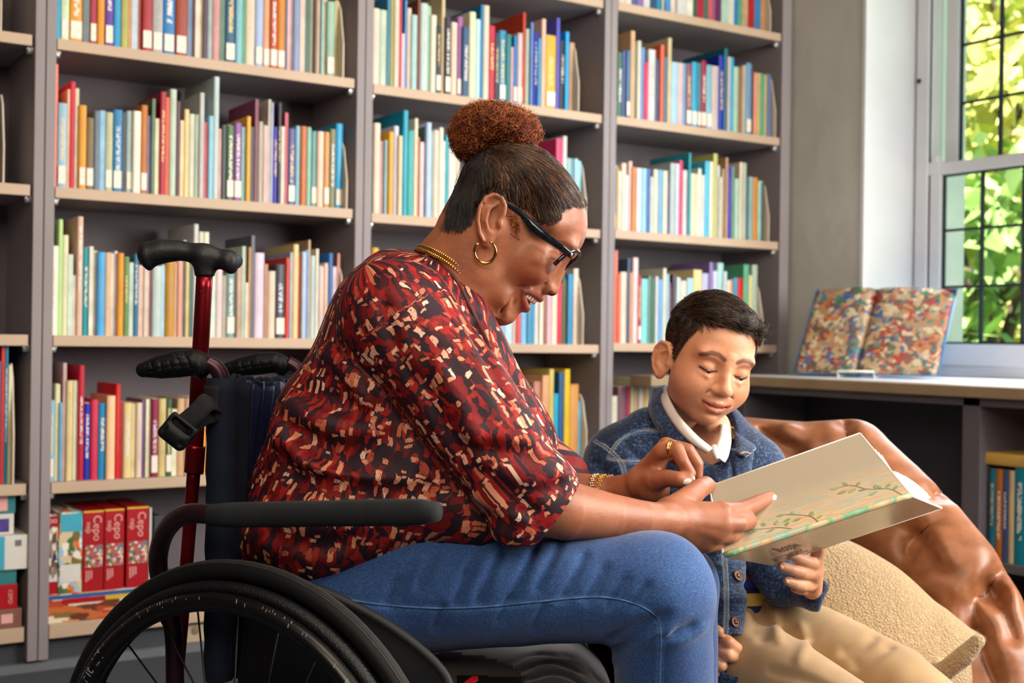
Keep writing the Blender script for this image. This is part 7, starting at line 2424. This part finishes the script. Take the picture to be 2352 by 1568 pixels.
# printed twigs and lettering on the covers (flat print)
def on_panel(u_, v_, upper=True, out=.0004):
    if upper:
        a_ = S0 + (S1 - S0) * u_; b_ = U0 + (U1 - U0) * u_; n_ = -nU
    else:
        a_ = Sl0 + (Sl1 - Sl0) * u_; b_ = L0 + (L1 - L0) * u_; n_ = -nL
    return to_world(a_ + (b_ - a_) * v_ + n_ * out)
M_leafp = mat('printed_leaf', '7f8a5c', .4, var=.15, scale=60)
M_twigp = mat('printed_twig', '8a6a52', .4, var=.1)
def twig(pts, leaves):
    g = G()
    path = bez([(u_, v_, 0) for u_, v_ in pts], 6)
    for a_, b_ in zip(path[:-1], path[1:]):
        d_ = np.array([b_[1] - a_[1], -(b_[0] - a_[0])]); d_ = d_ / (np.linalg.norm(d_) + 1e-9) * .0035
        g.add([on_panel(a_[0] - d_[0], a_[1] - d_[1]), on_panel(b_[0] - d_[0], b_[1] - d_[1]), on_panel(b_[0] + d_[0], b_[1] + d_[1]), on_panel(a_[0] + d_[0], a_[1] + d_[1])], [(0, 1, 2, 3)])
    g.put('printed_twig', M_twigp, ob)
    for (u_, v_, an, s_) in leaves:
        ca, sa = math.cos(an), math.sin(an)
        out_ = [(0, 0), (.35, .22), (.7, .2), (1, 0), (.7, -.2), (.35, -.22)]
        G().add([on_panel(u_ + (x * ca - y * sa) * s_, v_ + (x * sa + y * ca) * s_ * 1.3, True, .0005) for x, y in out_], [tuple(range(6))]).put('printed_leaf', M_leafp, ob)
twig([(.96, .0), (.93, .12), (.88, .17), (.82, .22), (.76, .33), (.70, .36)], [(.70, .36, 3.0, .06), (.74, .35, 1.9, .05), (.78, .30, .9, .05), (.77, .28, 3.6, .06), (.82, .22, 2.9, .05), (.86, .19, 1.2, .05), (.89, .17, 1.9, .05), (.91, .16, .6, .05), (.86, .15, 3.4, .055), (.94, .1, .8, .045), (.72, .29, 3.3, .06)])
twig([(.50, .0), (.48, .10), (.43, .17), (.36, .24)], [(.36, .24, 2.9, .05), (.40, .2, 1.6, .045), (.48, .1, 1.3, .055), (.43, .13, 3.4, .05), (.38, .17, 3.5, .05), (.5, .05, .6, .045)])
twig([(.36, .03), (.30, .10), (.22, .15), (.15, .2)], [(.15, .2, 2.9, .055), (.2, .17, 3.5, .06), (.24, .17, 1.8, .05), (.29, .14, 1.2, .05), (.28, .1, 3.4, .05), (.12, .13, 3.2, .06), (.34, .08, 1.2, .045)])
def cover_text(s, size, u0, v0, su, sv, upper, shear=0.0):
    tv, tf = text_mesh(s, size, shear, 'LEFT')
    G().add([on_panel(u0 + x * su, v0 + y * sv, upper, .0006) for x, y, z in tv], tf).put('cover_lettering', mat('ink', '33302c', .5), ob)
cover_text('KATCZKOREC', 1.0, .06, .80, .027, -.26, False)
cover_text('Rospin', 1.0, .16, .44, .042, -.42, False, .3)
cover_text('28 maj', 1.0, .03, .14, .020, .05, True)

# ================================================================= counter under the window
ZC = .755
XC = XatYZ(1742, 3.19, ZC)
M_ctop = mat('counter_top', 'd5d6da', .25, var=.03, scale=3)
M_cedge = mat('counter_edge', '9b8464', .5, var=.05, scale=8)
M_cdark = mat('counter_carcass', '5f5a60', .6, var=.04)
M_cin = mat('counter_inside', '3a3a44', .7, var=.04)
ct = empty('window_counter', (XC + .15, 2.5, 0), label='long grey counter with a pale top running below the window', cat='counter')
g = G(); g.box((XC + .004, -.6, ZC - .034), (XW - .003, 3.335, ZC), .003); g.put('counter_top', M_ctop, ct)
g = G(); g.box((XC - .012, -.6, ZC - .036), (XC + .004, 3.335, ZC - .003), .003); g.put('front_edge', M_cedge, ct)
box_obj('apron', (XC + .012, -.6, ZC - .060), (XC + .03, 3.33, ZC - .0365), M_cdark, ct)
YPs = [YatXZ(2250, XC + .02, .5), 3.30]
yp = YatXZ(2209, XC + .012, .5)
pit = [3.30, yp - .03, yp - .95, yp - 1.9]
for y_ in pit:
    box_obj('upright_panel', (XC + .012, y_ - .03, .0), (XW - .004, y_ + .03 if y_ < 3.2 else 3.33, ZC - .0365), M_cdark, ct, .002)
box_obj('rear_panel', (XW - .02, -.6, .0), (XW - .004, 3.33, ZC - .0365), M_cin, ct)
box_obj('bottom_shelf', (XC + .02, -.6, .10), (XW - .02, 3.33, .125), M_cdark, ct)
box_obj('middle_shelf', (XC + .02, -.6, .235), (XW - .02, pit[1] - .031, .258), M_cdark, ct)

# books on the shelf beneath the counter, at the right edge
yb0 = YatXZ(2266, XC + .03, .5)
ubooks = [('3a7a90', .020, 'teal book standing under the counter, beside an orange one'), ('b87a50', .022, 'orange book standing under the counter between teal and blue books'), ('4a5a80', .018, 'slate blue book standing under the counter beside an orange one'),
          ('c9b89a', .018, 'cream book standing under the counter between two blue books'), ('2a8098', .034, 'thick teal book standing under the counter at the frame edge'), ('9aa8b0', .02, 'grey book standing under the counter past the thick teal one')]
yy = yb0
for col, w_, lb in ubooks:
    h_ = .262 if w_ < .03 else .27
    o = bpy.data.objects.new('book', cover_mesh(w_, .22, h_)); COL.objects.link(o)
    o.rotation_euler = (0, 0, -math.pi / 2)
    o.location = (XC + .045, yy - w_ / 2, .2582)
    c_ = hexc(col[0::2]) if False else hexc(col)
    o.color = (c_[0], c_[1], c_[2], 1.0)
    tag(o, lb, 'book', 'books under the counter')
    pg = bpy.data.objects.new('pages', block_mesh('pages', (-w_ / 2 + .0026, .0026, .003), (w_ / 2 - .0026, .217, h_ - .003), M_pages)); COL.objects.link(pg); pg.parent = o
    yy -= w_ + .001
o = bpy.data.objects.new('book', cover_mesh(.034, .20, .30)); COL.objects.link(o)
o.rotation_euler = (math.pi / 2, 0, -math.pi / 2)
o.rotation_euler = Matrix(((0, 1, 0), (0, 0, -1), (-1, 0, 0))).to_euler()
o.location = (XC + .042, yb0 + .012, .2582 + .271 + .017)
c_ = hexc('d2b06c'); o.color = (c_[0], c_[1], c_[2], 0.0)
tag(o, 'yellow book lying flat across the row of books under the counter', 'book', 'books under the counter')
pg = bpy.data.objects.new('pages', block_mesh('pages', (-.0144, .0026, .003), (.0144, .197, .297), M_pages)); COL.objects.link(pg); pg.parent = o

# ledge of the corner bookcase running into the counter
o = box_obj('corner_ledge', (XatYZ(1494, YF - .11, .75), 3.336 if False else YF - .115, ZC - .036), (XC - .014, YF - .002, ZC - .001), M_cedge, None, .003)
tag(o, 'short brown ledge joining the corner bookcase to the window counter', 'shelf')

# ---------------------------------------------------------------- busy picture book open on a wire easel
def on_counter(px, py):
    """point of the counter top seen at this pixel"""
    r = FWD + RGT * ((px - W / 2) / F) + UPV * (-(py - HT / 2) / F)
    return CAM + r * ((ZC + .003 - H) / r[2])
bl, br_ = P(1824, 862, 4.34), P(2150, 865, 4.14)
bl[2] = br_[2] = .7665
ez = empty('display_book', (bl + br_) / 2, label='open picture book crowded with tiny painted houses, propped on the window counter', cat='book')
along = br_ - bl; along[2] = 0; Wd = np.linalg.norm(along); along /= Wd
back = np.array([-along[1], along[0], 0])
if back @ FWD < 0: back = -back

ztop = ZatXY(664, *(bl + back * .09)[:2])
hgt = ztop - bl[2]
tilt = .12
t = NT('crowded_picture')
uvn = t.n('Attribute', attribute_name='uvp').outputs['Vector']
nzz = t.noise(uvn, 9.0, 3)
mvv = t.n('VectorMath', operation='MULTIPLY_ADD'); t.l(nzz.outputs['Color'], mvv.inputs[0]); mvv.inputs[1].default_value = (.10, .10, 0); t.l(uvn, mvv.inputs[2])
v1 = t.n('TexVoronoi', voronoi_dimensions='2D', distance='CHEBYCHEV'); t.val(v1, Scale=9.0); t.l(t.mapping(mvv.outputs[0], (1, 1.1, 1), (0, 0, .7)), v1.inputs['Vector'])
v2 = t.n('TexVoronoi', voronoi_dimensions='2D'); t.val(v2, Scale=22.0); t.l(t.mapping(mvv.outputs[0], (1, 1.3, 1), (0, 0, -.4)), v2.inputs['Vector'])
sc1 = t.n('SeparateColor'); t.l(v1.outputs['Color'], sc1.inputs[0])
sc2 = t.n('SeparateColor'); t.l(v2.outputs['Color'], sc2.inputs[0])
pal1 = t.ramp(sc1.outputs[0], [(0, hexc('8a7056')), (.22, hexc('8a3428')), (.34, hexc('a08664')), (.5, hexc('5e4c40')), (.6, hexc('a05f38')), (.72, hexc('3a6040')), (.80, hexc('b09c7c')), (.9, hexc('3c567e'))], 'CONSTANT')
pal2 = t.ramp(sc2.outputs[0], [(0, hexc('9a8264')), (.2, hexc('6e2e28')), (.35, hexc('b8a684')), (.5, hexc('3e483e')), (.62, hexc('a86e3c')), (.74, hexc('2f6e66')), (.84, hexc('923a2c')), (.92, hexc('2e3c6c'))], 'CONSTANT')
t.base(t.mix(t.math('MULTIPLY', t.math('GREATER_THAN', sc2.outputs[1], .45), .85), pal1, pal2))
t.val(t.b, Roughness=.4)
M_crowd = t.m
M_blue = mat('display_cover', '3f7fb0', .4, var=.04)
# two pages bowing to the gutter, flared towards the foot like the real perspective of a leaning book
def bpt(u_, v_, o_=0.0):
    g_ = .44
    s_ = (g_ - u_) / g_ if u_ < g_ else (u_ - g_) / (1 - g_)
    bow = .016 * math.sin(math.pi * min(1, max(0, s_)) ** .55) if o_ == 0 else 0
    x_ = u_ * Wd * (1 - .02 * v_) + .055 * v_
    return bl + along * x_ + back * (.10 * v_ - bow * (.5 + .5 * v_) + o_) + np.array([0, 0, v_ * hgt + .5 * bow * v_])
for u0_, u1_ in ((0.0, .44), (.44, 1.0)):
    vs, uvp, nn = [], [], 14
    for i in range(nn + 1):
        for j in range(nn + 1):
            u_ = u0_ + (u1_ - u0_) * i / nn; v_ = .012 + .978 * j / nn
            vs.append(bpt(u_, v_)); uvp.append((u_ * 1.5, v_, 0))
    f = [(i * (nn + 1) + j, (i + 1) * (nn + 1) + j, (i + 1) * (nn + 1) + j + 1, i * (nn + 1) + j + 1) for i in range(nn) for j in range(nn)]
    me = np_mesh('picture_page', np.array(vs), np.array(f), attrs={'uvp': np.array(uvp)}, world=False)
    o = put('picture_page', me, M_crowd, ez)
    md = o.modifiers.new('thick', 'SOLIDIFY'); md.thickness = .006; md.offset = -1
    if FLIP: md.offset = 1
rows = [[tuple(bpt(-.012 + 1.024 * i / 20, v_, .012)) for v_ in (0, .33, .66, 1.0)] for i in range(21)]
o = G().grid(rows).put('book_cover', M_blue, ez)
md = o.modifiers.new('thick', 'SOLIDIFY'); md.thickness = .004
G().tube([tuple(bpt(-.008, v_, .006)) for v_ in (0, .5, 1)], .003, 6).put('cover_edge', M_blue, ez)
G().tube([tuple(bpt(1.008, v_, .006)) for v_ in (0, .5, 1)], .003, 6).put('cover_edge', M_blue, ez)
G().tube([tuple(bpt(-.008 + 1.016 * k / 10, 0.0, .003)) for k in range(11)], .003, 6).put('cover_edge', M_blue, ez)
es = empty('wire_easel', bl + along * Wd * .45, label='white wire easel under the propped picture book on the counter', cat='easel')
M_wire = mat('white_wire', 'e8e4da', .3, var=.02)
up_ = np.array([0, 0, .012])
p0 = bpt(.33, 0, -.012) ; p1 = bpt(.585, 0, -.012)
zc_ = np.array([0, 0, 1.0])
def cz(p, z): return np.array([p[0], p[1], ZC + z])
G().tube([cz(p0 + back * .10, .004), cz(p0, .004), cz(p0 - back * .02, .006), cz(p0 - back * .022, .022), cz(p1 - back * .022, .022), cz(p1 - back * .02, .006), cz(p1, .004), cz(p1 + back * .10, .004)], .0032, 8).put('wire_foot', M_wire, es)
G().tube([cz(p0 + back * .10, .004), cz(p0 + back * .10 + along * .03, .16), cz(p1 + back * .10 - along * .03, .16), cz(p1 + back * .10, .004)], .0028, 8).put('wire_back', M_wire, es)

# ================================================================= boxes on the lowest shelves
def pic_mat(name, cols, scale, sx=1.0, sz=1.0):
    t = NT(name)
    v = t.n('TexVoronoi', distance='CHEBYCHEV'); t.val(v, Scale=scale)
    nz = t.noise(t.coord('Generated'), 6, 3)
    mv = t.n('VectorMath', operation='MULTIPLY_ADD'); t.l(nz.outputs['Color'], mv.inputs[0]); mv.inputs[1].default_value = (.25, .25, .25); t.l(t.mapping(t.coord('Generated'), (sx, 1, sz)), mv.inputs[2])
    t.l(mv.outputs[0], v.inputs['Vector'])
    sc = t.n('SeparateColor'); t.l(v.outputs['Color'], sc.inputs[0])
    n = len(cols)
    t.base(t.ramp(sc.outputs[0], [(i / n, hexc(c)) for i, c in enumerate(cols)], 'CONSTANT'))
    t.val(t.b, Roughness=.35)
    return t.m
M_photo1 = pic_mat('print_pets', ['e8e0d4', '5a4a44', 'd8d0cc', '8a7a70', '2f3450', 'c8a888'], 4.0, 1, 3)
M_photo2 = pic_mat('print_garden', ['d8c4a0', '7a6a3a', 'e0783a', '4a6a3a', 'ece4d8', '9ac0d8'], 4.0, 1, 3)
M_photo3 = pic_mat('print_thumbs', ['d8b48a', 'b0603a', 'ece0cc', '6a7a8a', 'c83a50', '4a5a3a'], 7.0, 1, 1)
M_photo4 = pic_mat('print_animals', ['b8482a', 'd8a070', '6a3a24', 'e8d8c0', '8a6a3a', 'c86a3a'], 4.5, 2, 1)
M_redb = mat('red_card', 'a5101c', .35, var=.05)
M_white_c = mat('white_card', 'd6d2cc', .45, var=.03)
M_teal_c = mat('teal_card', '2f7a80', .4, var=.05)
M_brown_c = mat('brown_card', '7d5348', .5, var=.05)
M_cyan_c = mat('cyan_print', '3fa6c0', .4, var=.03)
M_yel_c = mat('yellow_print', 'd8b030', .4, var=.03)
M_blu_c = mat('blue_print', '2f5a9a', .4, var=.03)
M_pinkl = mat('pale_lettering', 'e4a8a4', .5, var=.03)
def front_box(px0, px1, py0, py1, z, yfront, depth, m, label, cat='box', group=None, name='cardboard_box'):
    Xa, Xb = XatYZ(px0, yfront, z), XatYZ(px1, yfront, z)
    zt = ZatXY(py0, (Xa + Xb) / 2, yfront)
    root = empty(name, ((Xa + Xb) / 2, yfront, z), label=label, cat=cat, group=group)
    box_obj('carton', (Xa + .0006, yfront, z), (Xb - .0006, yfront + depth, zt), m, root, .0015)
    return root, Xa, Xb, z, zt
def decal(root, name, x0, x1, z0, z1, y, m, th=.0008):
    return box_obj(name, (x0, y - th, z0), (x1, y, z1), m, root)
def box_text(root, s, xc, zc, size, y, m, rot=0.0, shear=0.0):
    tv, tf = text_mesh(s, size, shear)
    ca, sa = math.cos(rot), math.sin(rot)
    G().add([(xc + x * ca - y2 * sa, y - .0012, zc + x * sa + y2 * ca) for x, y2, z in tv], tf).put('lettering', m, root)
zb = SZ[5]
yb = YF + .012
# the long flat box under the tall ones
rt, Xa, Xb, z0_, zt = front_box(96, 452, 1352, 1440, zb, yb, .24, M_photo4, 'long flat box printed with animals on the lowest shelf under tall red boxes')
decal(rt, 'blue_band', Xa + .001, Xb - .001, zt - .012, zt - .002, yb, M_blu_c)
decal(rt, 'yellow_band', Xa + .10, Xb - .03, zt - .024, zt - .013, yb, M_yel_c)
decal(rt, 'pink_band', Xa + .05, Xa + .16, zt - .026, zt - .013, yb, M_redb, .001)
zb2 = zt + .0005
items = [(98, 132, 1183, M_photo1, 'narrow tall box printed with pets, leftmost on the long flat box'), (133, 188, 1176, M_photo2, 'tall box printed with a garden scene between a pet box and red boxes'),
         (189, 237, 1172, M_redb, 'tall red box with sideways white lettering, leftmost of three alike'), (238, 284, 1168, M_redb, 'tall red box with sideways white lettering, in the middle of three'), (289, 340, 1163, M_redb, 'tall red box with sideways white lettering, rightmost beside a white edge')]
for i, (a_, b_, py, m, lb) in enumerate(items):
    rt, xa, xb, z1_, zt1 = front_box(a_, b_, py, 1350, zb2, yb + .004, .20, m, lb, group='tall picture boxes on the lowest shelf')
    w_, h_ = xb - xa, zt1 - z1_
    yf = yb + .004
    if i == 0:
        decal(rt, 'red_band', xa + .001, xb - .001, zt1 - .03, zt1 - .002, yf, M_redb); decal(rt, 'red_band', xa + .001, xb - .001, z1_ + .002, z1_ + .034, yf, M_redb)
        box_text(rt, 'ZOO', (xa + xb) / 2, zt1 - .016, .014, yf, M_white_c)
    elif i == 1:
        decal(rt, 'white_panel', xa + .004, xb - .004, z1_ + .03, z1_ + .075, yf, M_white_c); decal(rt, 'sky_panel', xa + .004, xb - .002, zt1 - .05, zt1 - .004, yf, M_cyan_c)
    else:
        decal(rt, 'yellow_band', xa + .001, xb - .001, zt1 - .005, zt1 - .0005, yf, M_yel_c)
        decal(rt, 'picture_panel', xa + w_ * .12, xb - w_ * .06, z1_ + h_ * .30, z1_ + h_ * .57, yf, M_photo3)
        box_text(rt, 'Cepo', xa + w_ * .66, zt1 - h_ * .22, .030, yf, M_pinkl, -math.pi / 2)
        box_text(rt, 'nep', xa + w_ * .26, zt1 - h_ * .21, .020, yf, M_pinkl, -math.pi / 2)
        for q in range(3): decal(rt, 'small_print', xa + w_ * (.16 + .12 * q), xa + w_ * (.21 + .12 * q), z1_ + h_ * (.12 + .02 * q), z1_ + h_ * .26, yf, M_pinkl)
front_box(341, 347, 1166, 1350, zb2, yb + .006, .20, M_white_c, 'thin white folder standing at the right of the red boxes', cat='folder', name='folder')
o_, xa, xb, z1_, zt1 = front_box(352, 372, 1185, 1350, zb2 - .0005 if False else zb2, yb + .05, .17, mat('dark_folder', '33363f', .5, var=.1), 'dark grey folder leaning behind the wheelchair armrest', cat='folder', name='folder')
# far left bay
rt, xa, xb, z1_, zt = front_box(-80, 50, 1402, 1460, zb, yb, .25, M_brown_c, 'brown cardboard box at the bottom of the far left bookcase')
decal(rt, 'round_print', xb - .05, xb - .022, zt - .035, zt - .012, yb, M_pinkl)
rt, xa, xb, z1_, zt2 = front_box(-80, 40, 1345, 1400, zt + .0004, yb + .003, .24, M_redb, 'red box on a brown box in the far left bookcase')
box_text(rt, 'CEPO', xb - .018, (zt + zt2) / 2, .014, yb + .003, M_pinkl, -math.pi / 2)
rt, xa, xb, z1_, zt3 = front_box(-80, 38, 1310, 1344, zt2 + .0004, yb + .006, .23, M_teal_c, 'teal box under the white box in the far left bookcase')
rt, xa, xb, z1_, zt4 = front_box(-90, 64, 1232, 1309, zt3 + .0004, yb - .006, .25, M_white_c, 'white box with a cyan band in the far left bookcase')
decal(rt, 'cyan_band', xa + .02, XatYZ(10, yb - .006, zt3), zt3 + .002, zt4 - .001, yb - .006, M_cyan_c)
decal(rt, 'grey_print', xb - .032, xb - .016, zt4 - .028, zt4 - .012, yb - .006, mat('grey_print', '6a6e74', .5))
rt, xa, xb, z1_, zt5 = front_box(-80, 32, 1182, 1231, zt4 + .0004, yb + .02, .2, M_white_c, 'cream box with a purple picture on the white box at far left')
decal(rt, 'purple_picture', xa + .05, xb - .012, zt4 + .006, zt5 - .012, yb + .02, mat('purple_print', '4a3a80', .4, var=.2, scale=30))
rt, xa, xb, z1_, zt6 = front_box(-80, 36, 1130, 1181, zt5 + .0004, yb + .022, .2, M_teal_c, 'dark teal box topmost of the stack in the far left bookcase')
decal(rt, 'pale_panel', xa + .05, xb - .02, zt5 + .008, zt6 - .012, yb + .022, M_pinkl)
ys_ = YF + .030
sx0, sx1 = XatYZ(424, ys_, .03), XatYZ(560, ys_, .03)
sp_ = empty('trim_2', (sx0, ys_, .0)); tag(sp_, kind='structure')
box_obj('socket_strip', (sx0, ys_ - .004, .023), (sx1, ys_ + .004, ZatXY(1436, sx0, ys_)), mat('beige_plate', 'b8a68c', .5), sp_, .002)
G().lathe([(.002, -.0015), (.011, -.001), (.012, 0)], (sx0 + .028, ys_ - .004, .055), (0, 1, 0), 20).put('socket', mat('socket_face', '8a7458', .5), sp_)
